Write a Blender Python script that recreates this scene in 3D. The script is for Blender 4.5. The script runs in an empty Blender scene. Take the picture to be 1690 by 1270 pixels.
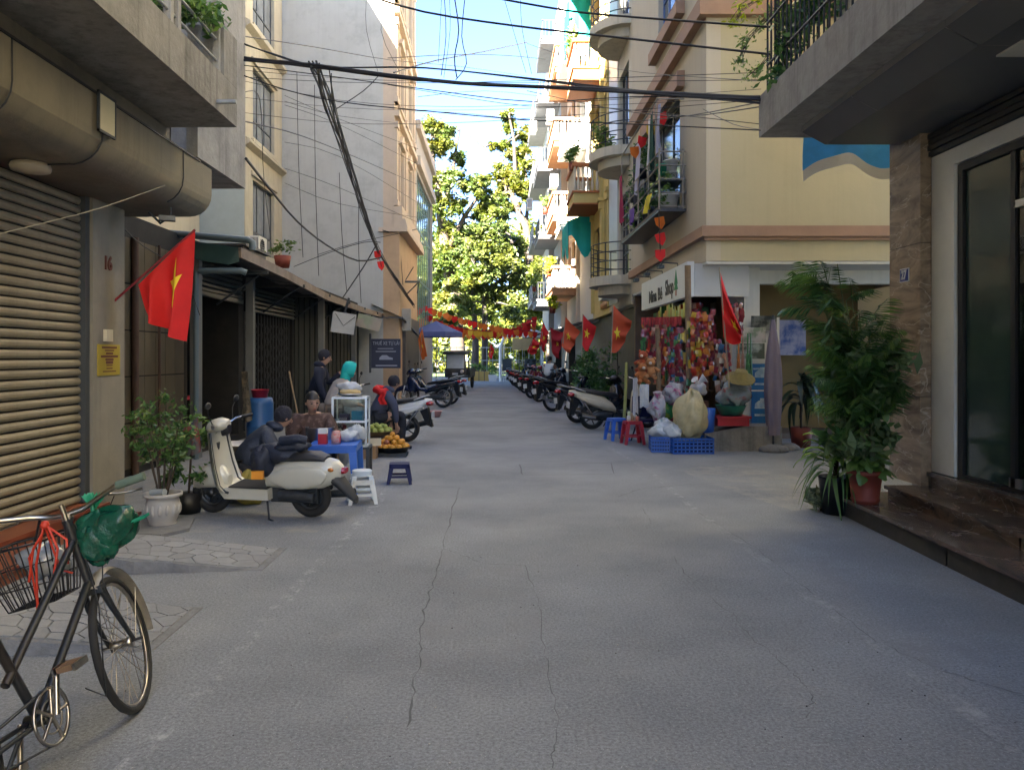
import bpy, bmesh, math, random
import numpy as np
from mathutils import Vector, Matrix, Quaternion
R = math.radians
rng = random.Random(7)
S = bpy.context.scene
COL = S.collection
# ---------------------------------------------------------------- camera
K, CX, CY, HC = 1270.0, 817.0, 588.0, 1.6          # focal length and vanishing point in photo pixels, eye height
cam_d = bpy.data.cameras.new('camera'); cam = bpy.data.objects.new('camera', cam_d); COL.objects.link(cam)
cam.location = (0, 0, HC); cam.rotation_euler = (R(90), 0, 0)
cam_d.sensor_width = 36; cam_d.lens = K/1690*36
cam_d.shift_x = (845-CX)/1690; cam_d.shift_y = (CY-635)/1690
cam_d.clip_end = 2000; cam_d.clip_start = 0.05
S.camera = cam
# ---------------------------------------------------------------- daylight
SUN_D = Vector((.37, .75, -.60)).normalized()       # the way the light travels
W = bpy.data.worlds.new('World'); S.world = W; W.use_nodes = True
wn = W.node_tree; wn.nodes.clear()
sky = wn.nodes.new('ShaderNodeTexSky'); sky.sky_type = 'NISHITA'; sky.sun_disc = False
sky.sun_elevation = math.asin(-SUN_D.z); sky.sun_rotation = math.atan2(-SUN_D.x, -SUN_D.y)
sky.air_density = 0.4; sky.dust_density = 0.05; sky.ozone_density = 3.0
bg = wn.nodes.new('ShaderNodeBackground'); bg.inputs['Strength'].default_value = 0.052
wo = wn.nodes.new('ShaderNodeOutputWorld')
wn.links.new(sky.outputs[0], bg.inputs['Color']); wn.links.new(bg.outputs[0], wo.inputs['Surface'])
sl = bpy.data.lights.new('sun', 'SUN'); sl.energy = 5.0; sl.angle = R(.5); sl.color = (1, .93, .82)
so = bpy.data.objects.new('sun', sl); COL.objects.link(so); so.rotation_euler = SUN_D.to_track_quat('-Z', 'Y').to_euler()
so.location = (-20, -40, 40)
S.view_settings.view_transform = 'Standard'; S.view_settings.look = 'None'
S.view_settings.gamma = 1; S.view_settings.exposure = 4.5; S.view_settings.use_curve_mapping = False
S.view_settings.use_white_balance = True; S.view_settings.white_balance_temperature = 6900; S.view_settings.white_balance_tint = 10
S.render.engine = 'CYCLES'
S.cycles.use_denoising = True; S.cycles.max_bounces = 6; S.cycles.diffuse_bounces = 4; S.cycles.glossy_bounces = 3
S.cycles.transparent_max_bounces = 8; S.cycles.transmission_bounces = 4; S.cycles.caustics_reflective = False; S.cycles.caustics_refractive = False

def P(px, py, Y): return Vector(((px-CX)/K*Y, Y, HC-(py-CY)/K*Y))
def G(px, py, z=0.0):
    Y = K*(HC-z)/(py-CY); return Vector(((px-CX)/K*Y, Y, z))
# ---------------------------------------------------------------- materials
MATS = {}
def N(nt, t, **kw):
    n = nt.nodes.new(t)
    for k, v in kw.items():
        if k in n.inputs.keys(): n.inputs[k].default_value = v
        else: setattr(n, k, v)
    return n
def mat(name, c, rough=.6, metal=0, var=.12, scale=3.0, bump=0, bscale=40, stain=0, stain_c=(.05,.045,.04), streak=0, coat=0, island=0, trans=0, trans_c=None, c2=None, c2s=4, c2t=.5, spec=.5, emit=0, alpha=1, objvar=0):
    """one procedural surface: base colour + two-scale noise variation, optional blotches, vertical run-off streaks, fine bump"""
    if name in MATS: return MATS[name]
    m = bpy.data.materials.new(name); MATS[name] = m; m.use_nodes = True; nt = m.node_tree; L = nt.links
    b = nt.nodes['Principled BSDF']
    tc = N(nt, 'ShaderNodeTexCoord'); co = tc.outputs['Object']
    col = None
    base = N(nt, 'ShaderNodeRGB'); base.outputs[0].default_value = (*c, 1); col = base.outputs[0]
    def mix(a, bcol, fac, mode='MIX'):
        x = N(nt, 'ShaderNodeMix', data_type='RGBA', blend_type=mode)
        L.new(a, x.inputs[6]) if not isinstance(a, tuple) else setattr(x.inputs[6], 'default_value', a)
        if isinstance(bcol, tuple): x.inputs[7].default_value = (*bcol, 1)[:4]
        else: L.new(bcol, x.inputs[7])
        if isinstance(fac, float): x.inputs[0].default_value = fac
        else: L.new(fac, x.inputs[0])
        return x.outputs[2]
    def ramp(src, lo, hi, a=0., z=1.):
        r = N(nt, 'ShaderNodeMapRange'); L.new(src, r.inputs['Value'])
        r.inputs['From Min'].default_value = lo; r.inputs['From Max'].default_value = hi
        r.inputs['To Min'].default_value = a; r.inputs['To Max'].default_value = z; return r.outputs[0]
    if c2 is not None:
        n = N(nt, 'ShaderNodeTexNoise', Scale=float(c2s), Detail=6.0, Roughness=.6); L.new(co, n.inputs['Vector'])
        col = mix(col, c2, ramp(n.outputs[0], c2t-.06, c2t+.06))
    if var:
        n = N(nt, 'ShaderNodeTexNoise', Scale=float(scale), Detail=8.0, Roughness=.65); L.new(co, n.inputs['Vector'])
        v = ramp(n.outputs[0], .25, .75, 1-var, 1+var)
        g = N(nt, 'ShaderNodeCombineColor'); [L.new(v, g.inputs[i]) for i in range(3)]
        col = mix(col, g.outputs[0], 1.0, 'MULTIPLY')
    if island:
        ge = N(nt, 'ShaderNodeNewGeometry'); v = ramp(ge.outputs['Random Per Island'], 0, 1, 1-island, 1+island)
        g = N(nt, 'ShaderNodeCombineColor'); [L.new(v, g.inputs[i]) for i in range(3)]
        col = mix(col, g.outputs[0], 1.0, 'MULTIPLY')
        h = N(nt, 'ShaderNodeHueSaturation'); L.new(ramp(ge.outputs['Random Per Island'], 0, 1, .5+island*.06, .5-island*.06), h.inputs['Hue']); L.new(col, h.inputs['Color']); col = h.outputs[0]
    if objvar:
        oi = N(nt, 'ShaderNodeObjectInfo'); v = ramp(oi.outputs['Random'], 0, 1, 1-objvar, 1+objvar); g = N(nt, 'ShaderNodeCombineColor'); [L.new(v, g.inputs[i]) for i in range(3)]
        col = mix(col, g.outputs[0], 1.0, 'MULTIPLY')
    if stain:
        n = N(nt, 'ShaderNodeTexNoise', Scale=1.3, Detail=10.0, Roughness=.7); L.new(co, n.inputs['Vector'])
        col = mix(col, stain_c, ramp(n.outputs[0], .5, .78, 0, stain))
    if streak:
        mp = N(nt, 'ShaderNodeMapping'); mp.inputs['Scale'].default_value = (5, 5, .22); L.new(co, mp.inputs['Vector'])
        n = N(nt, 'ShaderNodeTexNoise', Scale=1.6, Detail=6.0, Roughness=.7); L.new(mp.outputs[0], n.inputs['Vector'])
        col = mix(col, stain_c, ramp(n.outputs[0], .5, .8, 0, streak))
    L.new(col, b.inputs['Base Color'])
    b.inputs['Roughness'].default_value = rough; b.inputs['Metallic'].default_value = metal
    b.inputs['Specular IOR Level'].default_value = spec
    if coat: b.inputs['Coat Weight'].default_value = coat; b.inputs['Coat Roughness'].default_value = .08
    if bump:
        n = N(nt, 'ShaderNodeTexNoise', Scale=float(bscale), Detail=6.0, Roughness=.6); L.new(co, n.inputs['Vector'])
        bp = N(nt, 'ShaderNodeBump', Strength=float(bump), Distance=.02); L.new(n.outputs[0], bp.inputs['Height']); L.new(bp.outputs[0], b.inputs['Normal'])
    if trans:
        tr = N(nt, 'ShaderNodeBsdfTranslucent'); h = N(nt, 'ShaderNodeHueSaturation', Value=1.5, Saturation=1.1); L.new(col, h.inputs['Color'])
        if trans_c: tr.inputs[0].default_value = (*trans_c, 1)
        else: L.new(h.outputs[0], tr.inputs[0])
        ms = N(nt, 'ShaderNodeMixShader'); ms.inputs[0].default_value = trans
        L.new(b.outputs[0], ms.inputs[1]); L.new(tr.outputs[0], ms.inputs[2]); L.new(ms.outputs[0], nt.nodes['Material Output'].inputs[0])
    return m
def glass_mat(name, tint, refl_rough=.02, clear=.5):
    if name in MATS: return MATS[name]
    m = bpy.data.materials.new(name); MATS[name] = m; m.use_nodes = True; nt = m.node_tree; L = nt.links; nt.nodes.clear()
    o = N(nt, 'ShaderNodeOutputMaterial'); t = N(nt, 'ShaderNodeBsdfTransparent'); t.inputs[0].default_value = (*tint, 1)
    g = N(nt, 'ShaderNodeBsdfGlossy'); g.inputs['Roughness'].default_value = refl_rough
    fr = N(nt, 'ShaderNodeFresnel'); fr.inputs[0].default_value = 1.5
    ma = N(nt, 'ShaderNodeMath', operation='MULTIPLY_ADD'); ma.inputs[1].default_value = 1.0; ma.inputs[2].default_value = .05; L.new(fr.outputs[0], ma.inputs[0])
    ms = N(nt, 'ShaderNodeMixShader'); L.new(ma.outputs[0], ms.inputs[0]); L.new(t.outputs[0], ms.inputs[1]); L.new(g.outputs[0], ms.inputs[2]); L.new(ms.outputs[0], o.inputs[0])
    return m
# ---------------------------------------------------------------- mesh builder
class MB:
    def __init__(s): s.v = []; s.f = []; s.m = []; s.sm = []; s.k = 0; s.T = None
    def add(s, vs, fs, smooth=False, k=None):
        o = len(s.v)
        if s.T is not None: vs = [s.T @ Vector(v) for v in vs]
        s.v += [tuple(v) for v in vs]; s.f += [tuple(o+i for i in f) for f in fs]
        s.m += [s.k if k is None else k]*len(fs); s.sm += [smooth]*len(fs); return s
    def box(s, x0, x1, y0, y1, z0, z1, k=None):
        x0, x1 = sorted((x0, x1)); y0, y1 = sorted((y0, y1)); z0, z1 = sorted((z0, z1))
        v = [(x0,y0,z0),(x1,y0,z0),(x1,y1,z0),(x0,y1,z0),(x0,y0,z1),(x1,y0,z1),(x1,y1,z1),(x0,y1,z1)]
        return s.add(v, [(3,2,1,0),(4,5,6,7),(0,1,5,4),(1,2,6,5),(2,3,7,6),(3,0,4,7)], False, k)
    def obox(s, c, size, M=None, k=None):
        a, b, d = [q/2 for q in size]; M = M or Matrix.Identity(3); c = Vector(c)
        v = [c + M @ Vector(p) for p in ((-a,-b,-d),(a,-b,-d),(a,b,-d),(-a,b,-d),(-a,-b,d),(a,-b,d),(a,b,d),(-a,b,d))]
        return s.add(v, [(3,2,1,0),(4,5,6,7),(0,1,5,4),(1,2,6,5),(2,3,7,6),(3,0,4,7)], False, k)
    def quad(s, a, b, c, d, k=None, smooth=False): return s.add([a,b,c,d], [(0,1,2,3)], smooth, k)
    def prism(s, poly, axis, a, b, k=None):
        """poly of 2-D points extruded along axis between a and b"""
        def mk(p, t): return (t, p[0], p[1]) if axis == 'x' else ((p[0], t, p[1]) if axis == 'y' else (p[0], p[1], t))
        n = len(poly); v = [mk(p, a) for p in poly] + [mk(p, b) for p in poly]
        return s.add(v, [tuple(range(n))[::-1], tuple(range(n, 2*n))] + [(i, (i+1) % n, n+(i+1) % n, n+i) for i in range(n)], False, k)
    def tube(s, pts, r, n=8, k=None, close=False, caps=True, flat=1.0):
        pts = [Vector(p) for p in pts]; rs = r if isinstance(r, (list, tuple)) else [r]*len(pts); m = len(pts)
        up = None; rings = []
        for i, p in enumerate(pts):
            if close: t = pts[(i+1) % m]-pts[i-1]
            else: t = pts[min(i+1, m-1)]-pts[max(i-1, 0)]
            if t.length < 1e-9: t = Vector((0,0,1))
            t.normalize()
            if up is None: up = t.orthogonal().normalized()
            else:
                up = up - t*up.dot(t)
                up = up.normalized() if up.length > 1e-6 else t.orthogonal().normalized()
            w = t.cross(up)
            rings.append([p + (up*math.cos(6.28318*j/n) + w*math.sin(6.28318*j/n)*flat)*rs[i] for j in range(n)])
        v = [q for rg in rings for q in rg]; f = []
        for i in range(m if close else m-1):
            a, b = i*n, ((i+1) % m)*n
            for j in range(n): f.append((a+j, a+(j+1) % n, b+(j+1) % n, b+j))
        s.add(v, f, True, k)
        if caps and not close: s.add(rings[0], [tuple(range(n))[::-1]], False, k); s.add(rings[-1], [tuple(range(n))], False, k)
        return s
    def lathe(s, prof, c=(0,0,0), n=20, axis='z', k=None, smooth=True, sx=1, sy=1):
        c = Vector(c); v = []
        for r, h in prof:
            for j in range(n):
                a = 6.28318*j/n; x, y = r*math.cos(a)*sx, r*math.sin(a)*sy
                v.append(c + (Vector((x, y, h)) if axis == 'z' else (Vector((h, x, y)) if axis == 'x' else Vector((x, h, y)))))
        f = [(i*n+j, i*n+(j+1) % n, (i+1)*n+(j+1) % n, (i+1)*n+j) for i in range(len(prof)-1) for j in range(n)]
        if axis == 'y': f = [q[::-1] for q in f]
        s.add(v, f, smooth, k)
        return s
    def loft(s, secs, n=14, k=None, axis='x', e=2.4, caps=True):
        """secs: (pos, z_centre, half_width, half_height[, lateral]) superellipse sections along axis"""
        v = []
        for q in secs:
            x, zc, hw, hh = q[:4]; lat = q[4] if len(q) > 4 else 0
            for j in range(n):
                a = 6.28318*j/n; ca, sa = math.cos(a), math.sin(a)
                y = math.copysign(abs(ca)**(2/e), ca)*hw + lat; z = math.copysign(abs(sa)**(2/e), sa)*hh + zc
                v.append((x, y, z) if axis == 'x' else ((y, x, z) if axis == 'y' else (y, z, x)))
        m = len(secs)
        f = [(i*n+j, i*n+(j+1) % n, (i+1)*n+(j+1) % n, (i+1)*n+j) for i in range(m-1) for j in range(n)]
        s.add(v, f, True, k)
        if caps: s.add(v[:n], [tuple(range(n))[::-1]], False, k); s.add(v[-n:], [tuple(range(n))], False, k)
        return s
    def blob(s, c, r, n=10, k=None, jit=0.0, seed=0):
        rx, ry, rz = r if isinstance(r, (tuple, list)) else (r, r, r); rr = random.Random(seed); v = []; f = []; m = max(5, n//2+1)
        for i in range(m+1):
            t = math.pi*i/m
            for j in range(n):
                a = 6.28318*j/n; q = 1+jit*(rr.random()-.5)*(1 if 0 < i < m else 0)
                v.append((c[0]+rx*math.sin(t)*math.cos(a)*q, c[1]+ry*math.sin(t)*math.sin(a)*q, c[2]+rz*math.cos(t)*q))
        for i in range(m):
            for j in range(n): f.append((i*n+j, (i+1)*n+j, (i+1)*n+(j+1) % n, i*n+(j+1) % n))
        return s.add(v, f, True, k)
    def grid(s, fn, nu, nv, k=None, smooth=True, thick=0):
        v = [Vector(fn(i/nu, j/nv)) for i in range(nu+1) for j in range(nv+1)]
        f = [(i*(nv+1)+j, (i+1)*(nv+1)+j, (i+1)*(nv+1)+j+1, i*(nv+1)+j+1) for i in range(nu) for j in range(nv)]
        return s.add(v, f, smooth, k)
    def build(s, name, mats, parent=None, smooth=None, **props):
        me = bpy.data.meshes.new(name)
        org = ORG.get(parent.name, Vector()) if parent is not None else Vector(props.pop('loc', (0,0,0)))
        v = s.v
        if org.length > 0: v = [(a-org.x, b-org.y, c-org.z) for a, b, c in v]
        me.from_pydata(v, [], s.f); 
        mats = mats if isinstance(mats, (list, tuple)) else [mats]
        for m in mats: me.materials.append(m)
        me.polygons.foreach_set('material_index', s.m); me.polygons.foreach_set('use_smooth', s.sm if smooth is None else [smooth]*len(s.f))
        me.update()
        o = bpy.data.objects.new(name, me); COL.objects.link(o)
        if parent is not None:
            o.parent = parent
            if parent.name in ORG: ORG[o.name] = ORG[parent.name]
        else: o.location = org; 
        for k2, x in props.items(): o[k2] = x
        return o
ORG = {}
def thing(name, label, cat, loc=(0,0,0), rz=0, group=None, world=False):
    """an Empty at the thing's base; world=True lets its parts be given in world coordinates"""
    o = bpy.data.objects.new(name, None); COL.objects.link(o); o.location = loc; o.rotation_euler = (0, 0, rz); o.empty_display_size = .1
    o['label'] = label; o['category'] = cat
    if group: o['group'] = group
    if world: ORG[o.name] = Vector(loc)
    return o
def tag(o, label, cat, group=None):
    o['label'] = label; o['category'] = cat
    if group: o['group'] = group
    return o
def dup(t, loc, rz=None, label=None, group=None, scale=None):
    def cp(o, par):
        c = o.copy(); COL.objects.link(c); c.parent = par
        for ch in [q for q in CH.get(o.name, ())]: cp(ch, c)
        return c
    CH = {}
    for q in COL.objects:
        if q.parent is not None: CH.setdefault(q.parent.name, []).append(q)
    c = cp(t, None); c.location = loc
    if rz is not None: c.rotation_euler = (0, 0, rz)
    if scale: c.scale = (scale,)*3
    if label: c['label'] = label
    if group: c['group'] = group
    return c
def share(o, parent, loc=(0,0,0), rot=None, scale=None):
    """another object on the same mesh data, under parent"""
    c = o.copy(); COL.objects.link(c); c.parent = parent; c.location = loc
    if rot: c.rotation_euler = rot
    if scale: c.scale = scale if isinstance(scale, tuple) else (scale,)*3
    return c
def text_part(txt, size, m, parent, origin, right, up, extrude=.004, name='lettering', sx=1.0, font_bold=0.0, align='CENTER', **pr):
    cu = bpy.data.curves.new('lettering', 'FONT'); cu.body = txt; cu.size = size; cu.extrude = extrude; cu.align_x = align; cu.align_y = 'CENTER'; cu.offset = font_bold; cu.resolution_u = 3
    ob = bpy.data.objects.new('lettering', cu); COL.objects.link(ob)
    dg = bpy.context.evaluated_depsgraph_get(); me = bpy.data.meshes.new_from_object(ob.evaluated_get(dg)); bpy.data.objects.remove(ob)
    right = Vector(right).normalized(); up = Vector(up).normalized(); nn = right.cross(up)
    org = ORG.get(parent.name, Vector()) if parent else Vector()
    M = Matrix((right, up, nn)).transposed()
    for v in me.vertices: v.co = Vector(origin) + M @ Vector((v.co.x*sx, v.co.y, v.co.z)) - org
    me.materials.clear(); me.materials.append(m)
    for p in me.polygons: p.material_index = 0
    o = bpy.data.objects.new(name, me); COL.objects.link(o); o.parent = parent
    return o
def wall(mb, axis, c, u0, u1, z0, z1, holes=(), depth=.2, out=-1, k=None):
    """a wall sheet on the plane axis=c with rectangular openings (u0,u1,z0,z1) and their reveals; out = sign of its normal"""
    us = sorted({u0, u1, *[h[0] for h in holes], *[h[1] for h in holes]}); zs = sorted({z0, z1, *[h[2] for h in holes], *[h[3] for h in holes]})
    pt = (lambda u, z, d=0: (c-out*d, u, z)) if axis == 'x' else (lambda u, z, d=0: (u, c-out*d, z))
    flip = (out > 0) if axis == 'x' else (out < 0)
    def q(a, b, c_, d): mb.add([a,b,c_,d], [(0,1,2,3)] if flip else [(3,2,1,0)], False, k)
    for i in range(len(us)-1):
        for j in range(len(zs)-1):
            um, zm = (us[i]+us[i+1])/2, (zs[j]+zs[j+1])/2
            if any(h[0] < um < h[1] and h[2] < zm < h[3] for h in holes): continue
            q(pt(us[i], zs[j]), pt(us[i+1], zs[j]), pt(us[i+1], zs[j+1]), pt(us[i], zs[j+1]))
    for a, b, lo, hi in holes:
        for (p0, p1) in (((a,lo),(a,hi)), ((a,hi),(b,hi)), ((b,hi),(b,lo)), ((b,lo),(a,lo))):
            q(pt(*p0), pt(*p1), pt(*p1, depth), pt(*p0, depth))
def rotz(a): return Matrix.Rotation(a, 3, 'Z')
# ---------------------------------------------------------------- palette
black = mat('black_plastic', (.012,.012,.013), .45, var=.1)
rubber = mat('rubber', (.014,.014,.014), .8, var=.15, scale=20)
steel = mat('steel', (.55,.55,.55), .32, metal=1, var=.1, scale=8)
chrome = mat('chrome', (.7,.7,.7), .14, metal=1, var=.05)
dsteel = mat('dark_steel', (.06,.065,.07), .45, metal=.6, var=.3, scale=12)
galv = mat('galvanised', (.32,.34,.35), .5, metal=.5, var=.2, scale=10)
white_p = mat('white_paint', (.72,.72,.69), .4, var=.07, stain=.15)
white_w = mat('white_wall', (.66,.66,.62), .8, var=.06, stain=.1, streak=.12)
conc = mat('old_concrete', (.25,.24,.22), .92, var=.22, scale=5, bump=.6, bscale=18, stain=.75, streak=.75)
conc_l = mat('pale_concrete', (.34,.33,.31), .92, var=.18, scale=6, bump=.6, bscale=14, stain=.6, streak=.7, stain_c=(.12,.115,.105))
render_b = mat('beige_render', (.22,.19,.135), .85, var=.1, scale=2.5, bump=.12, bscale=30, stain=.5, streak=.5, stain_c=(.10,.085,.06))
cream = mat('cream_render', (.60,.55,.43), .85, var=.08, scale=2, bump=.1, bscale=20, stain=.18, streak=.22, stain_c=(.2,.16,.1))
cream2 = mat('pale_cream', (.52,.475,.37), .85, var=.08, scale=2, bump=.1, stain=.3, streak=.5, stain_c=(.22,.19,.14))
brown_t = mat('brown_trim', (.34,.21,.14), .8, var=.12, scale=4, stain=.2)
tileface = mat('dun_tile', (.09,.07,.04), .5, var=.2, scale=3, stain=.4)
maroon = mat('maroon', (.11,.03,.02), .6)
red = mat('red_cloth', (.62,.012,.012), .75, var=.15, scale=3)
red_o = mat('faded_red_cloth', (.62,.09,.03), .75, var=.15, scale=3)
yellow = mat('flag_yellow', (.85,.62,.03), .7, var=.05)
redpl = mat('red_plastic', (.42,.02,.035), .4, var=.08)
bluepl = mat('blue_plastic', (.03,.14,.55), .38, var=.08)
navypl = mat('navy_plastic', (.01,.014,.065), .6, var=.1, spec=.25)
crate_b = mat('crate_blue', (.01,.10,.42), .42, var=.1, stain=.25, stain_c=(.4,.42,.45))
teal = mat('teal_cloth', (.0,.40,.36), .75, var=.15)
wood = mat('wood', (.28,.19,.10), .75, var=.25, scale=6)
leafd = mat('dark_leaf', (.062,.14,.036), .38, var=.2, scale=6, island=.35, trans=.22)
leafm = mat('mid_leaf', (.105,.20,.045), .42, var=.2, scale=6, island=.4, trans=.25)
leafy = mat('yellow_leaf', (.26,.30,.03), .5, var=.2, scale=6, island=.35, trans=.4)
leafp = mat('pale_leaf', (.12,.19,.05), .45, var=.2, island=.4, trans=.3)
bark = mat('bark', (.065,.05,.038), .95, var=.4, scale=4, bump=.7, bscale=9)
bark_p = mat('pale_bark', (.12,.10,.08), .95, var=.3, scale=3, bump=.5, bscale=9)
soil = mat('soil', (.04,.03,.02), 1, var=.3, scale=20)
skin = mat('skin', (.42,.24,.16), .55, var=.06)
hair = mat('hair', (.010,.009,.009), .5, var=.2, scale=60)
glass_d = mat('dark_window_glass', (.035,.045,.05), .06, var=.25, scale=.7, spec=.9)
glass_b = mat('sky_window_glass', (.10,.13,.16), .05, var=.2, scale=.6, spec=1.0)
clear = glass_mat('clear_glass', (.86,.9,.88))
door_gl = glass_mat('door_glass', (.5,.7,.62))
# ---------------------------------------------------------------- ground
def asphalt_mat():
    m = bpy.data.materials.new('asphalt'); m.use_nodes = True; nt = m.node_tree; L = nt.links; b = nt.nodes['Principled BSDF']
    co = N(nt, 'ShaderNodeTexCoord').outputs['Object']
    def noise(sc, det=8., ro=.6, dist=0.):
        n = N(nt, 'ShaderNodeTexNoise', Scale=float(sc), Detail=det, Roughness=ro, Distortion=dist); L.new(co, n.inputs['Vector']); return n.outputs[0]
    def mr(s, a, c, lo, hi):
        r = N(nt, 'ShaderNodeMapRange'); L.new(s, r.inputs[0]); r.inputs[1].default_value = a; r.inputs[2].default_value = c; r.inputs[3].default_value = lo; r.inputs[4].default_value = hi; return r.outputs[0]
    def mix(a, c, f, mode='MIX'):
        x = N(nt, 'ShaderNodeMix', data_type='RGBA', blend_type=mode)
        for s, q in ((6, a), (7, c)):
            if isinstance(q, tuple): x.inputs[s].default_value = (*q, 1)
            else: L.new(q, x.inputs[s])
        if isinstance(f, float): x.inputs[0].default_value = f
        else: L.new(f, x.inputs[0])
        return x.outputs[2]
    c = mix((.185,.196,.208), (.25,.262,.272), mr(noise(.55, 5.), .38, .62, 0, 1))
    c = mix(c, (.19,.193,.20), mr(noise(1.7, 6., .7), .55, .72, 0, .6))
    c = mix(c, (.315,.31,.295), mr(noise(.9, 9., .75, .6), .60, .76, 0, .5))
    v = mr(noise(60, 6., .85), .32, .68, .45, 1.55); g = N(nt, 'ShaderNodeCombineColor'); [L.new(v, g.inputs[i]) for i in range(3)]
    c = mix(c, g.outputs[0], 1.0, 'MULTIPLY')
    vo = N(nt, 'ShaderNodeTexVoronoi', Scale=95.0); L.new(co, vo.inputs['Vector'])
    sp = mr(vo.outputs['Distance'], .12, .24, 1, 0); sg = mr(vo.outputs['Color'], .62, .8, 0, .75)
    mm = N(nt, 'ShaderNodeMath', operation='MULTIPLY'); L.new(sp, mm.inputs[0]); L.new(sg, mm.inputs[1])
    c = mix(c, (.62,.61,.58), mm.outputs[0])
    v2 = N(nt, 'ShaderNodeTexVoronoi', Scale=60.0); L.new(co, v2.inputs['Vector'])
    s2 = mr(v2.outputs['Distance'], .1, .22, 1, 0); g2 = mr(v2.outputs['Color'], .3, .22, 0, .6)
    m2 = N(nt, 'ShaderNodeMath', operation='MULTIPLY'); L.new(s2, m2.inputs[0]); L.new(g2, m2.inputs[1])
    c = mix(c, (.07,.07,.07), m2.outputs[0])
    L.new(c, b.inputs['Base Color']); L.new(mr(noise(1.2), .3, .7, .62, .9), b.inputs['Roughness']); b.inputs['Specular IOR Level'].default_value = .35
    bp = N(nt, 'ShaderNodeBump', Strength=.5, Distance=.006); L.new(noise(160, 3.), bp.inputs['Height']); L.new(bp.outputs[0], b.inputs['Normal'])
    return m
asph = asphalt_mat()
def worn_paint(name, paint, cover, sc=7):
    m = asph.copy(); m.name = name; nt = m.node_tree; L = nt.links; b = nt.nodes['Principled BSDF']
    src = b.inputs['Base Color'].links[0].from_socket
    n = N(nt, 'ShaderNodeTexNoise', Scale=float(sc), Detail=10.0, Roughness=.8); L.new(N(nt, 'ShaderNodeTexCoord').outputs['Object'], n.inputs['Vector'])
    r = N(nt, 'ShaderNodeMapRange'); L.new(n.outputs[0], r.inputs[0]); r.inputs[1].default_value = cover; r.inputs[2].default_value = cover+.16; r.inputs[4].default_value = .75
    x = N(nt, 'ShaderNodeMix', data_type='RGBA'); L.new(r.outputs[0], x.inputs[0]); L.new(src, x.inputs[6]); x.inputs[7].default_value = (*paint, 1); L.new(x.outputs[2], b.inputs['Base Color'])
    return m
line_m = worn_paint('worn_white_line', (.50,.50,.495), .515)
faint_m = worn_paint('worn_faint_line', (.38,.385,.385), .50, 5)
dust_m = worn_paint('dusty_asphalt', (.33,.315,.28), .47, 2.5)
patch_m = worn_paint('asphalt_patch', (.21,.213,.218), .47, 3)
crack_m = mat('crack_dark', (.12,.122,.125), 1, var=.4, scale=9)
def structure(name, mb, m): return mb.build(name, m, kind='structure')
gr = mat('earth', (.10,.09,.065), 1, var=.3, scale=.6)
structure('ground', MB().quad((-250,-120,-.02), (250,-120,-.02), (250,320,-.02), (-250,320,-.02)), gr)
structure('road', MB().quad((-14,-26,0), (14,-26,0), (14,51.5,0), (-14,51.5,0)), asph)
def ribbon(pts, w, z, jit=0.0, sub=6, wj=0.0):
    P2 = []
    for a, b in zip(pts[:-1], pts[1:]):
        for i in range(sub): P2.append(Vector(a).lerp(Vector(b), i/sub) + Vector(((rng.random()-.5)*jit, (rng.random()-.5)*jit, 0)))
    P2.append(Vector(pts[-1])); L_, R_ = [], []
    for i, p in enumerate(P2):
        t = (P2[min(i+1, len(P2)-1)]-P2[max(i-1, 0)]); t.z = 0; t.normalize(); n = Vector((-t.y, t.x, 0)); ww = w*(1+wj*(rng.random()*2-1))/2
        L_.append((p.x+n.x*ww, p.y+n.y*ww, z)); R_.append((p.x-n.x*ww, p.y-n.y*ww, z))
    m = MB(); n = len(P2); m.add(L_+R_, [(n+i, n+i+1, i+1, i) for i in range(n-1)]); return m
def gp(*l): return [G(a, b) for a, b in l]
structure('road_patch', MB().add([(*p[:2], .001) for p in gp((757,805),(712,970),(697,1020),(690,1100),(905,1110),(885,980),(868,932),(800,930),(735,908))], [tuple(range(9))[::-1]]), patch_m)
structure('road_patch', MB().add([(*p[:2], .001) for p in gp((1110,700),(1140,915),(1205,1010),(1340,1150),(1330,1268),(1690,1268),(1690,1150),(1450,1062),(1250,905),(1060,770))][0:0] + [(*p[:2], .001) for p in gp((1235,905),(1345,985),(1470,1075),(1690,1150),(1690,1010),(1420,880),(1330,860))], [tuple(range(7))[::-1]]), patch_m)
structure('road_dust', MB().add([(*p[:2], .001) for p in gp((1180,800),(1390,870),(1372,832),(1330,790),(1200,762),(1120,775))], [tuple(range(6))]), dust_m)
structure('road_dust', MB().add([(-4.8,7,.001),(-1.62,7,.001),(-1.55,27,.001),(-4.8,27,.001)], [(0,1,2,3)]), dust_m)
structure('painted_line', ribbon(gp((160,1320),(430,1035),(520,935),(618,836),(668,770),(700,715),(733,672)), .10, .002, .01, 4, .25), line_m)
structure('painted_line', ribbon(gp((1000,735),(1070,775),(1150,843),(1202,882)), .08, .002, .01, 4, .2), line_m)
structure('painted_line', ribbon(gp((1202,882),(1330,975),(1690,1240)), .13, .002, .02, 5, .4), faint_m)
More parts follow.
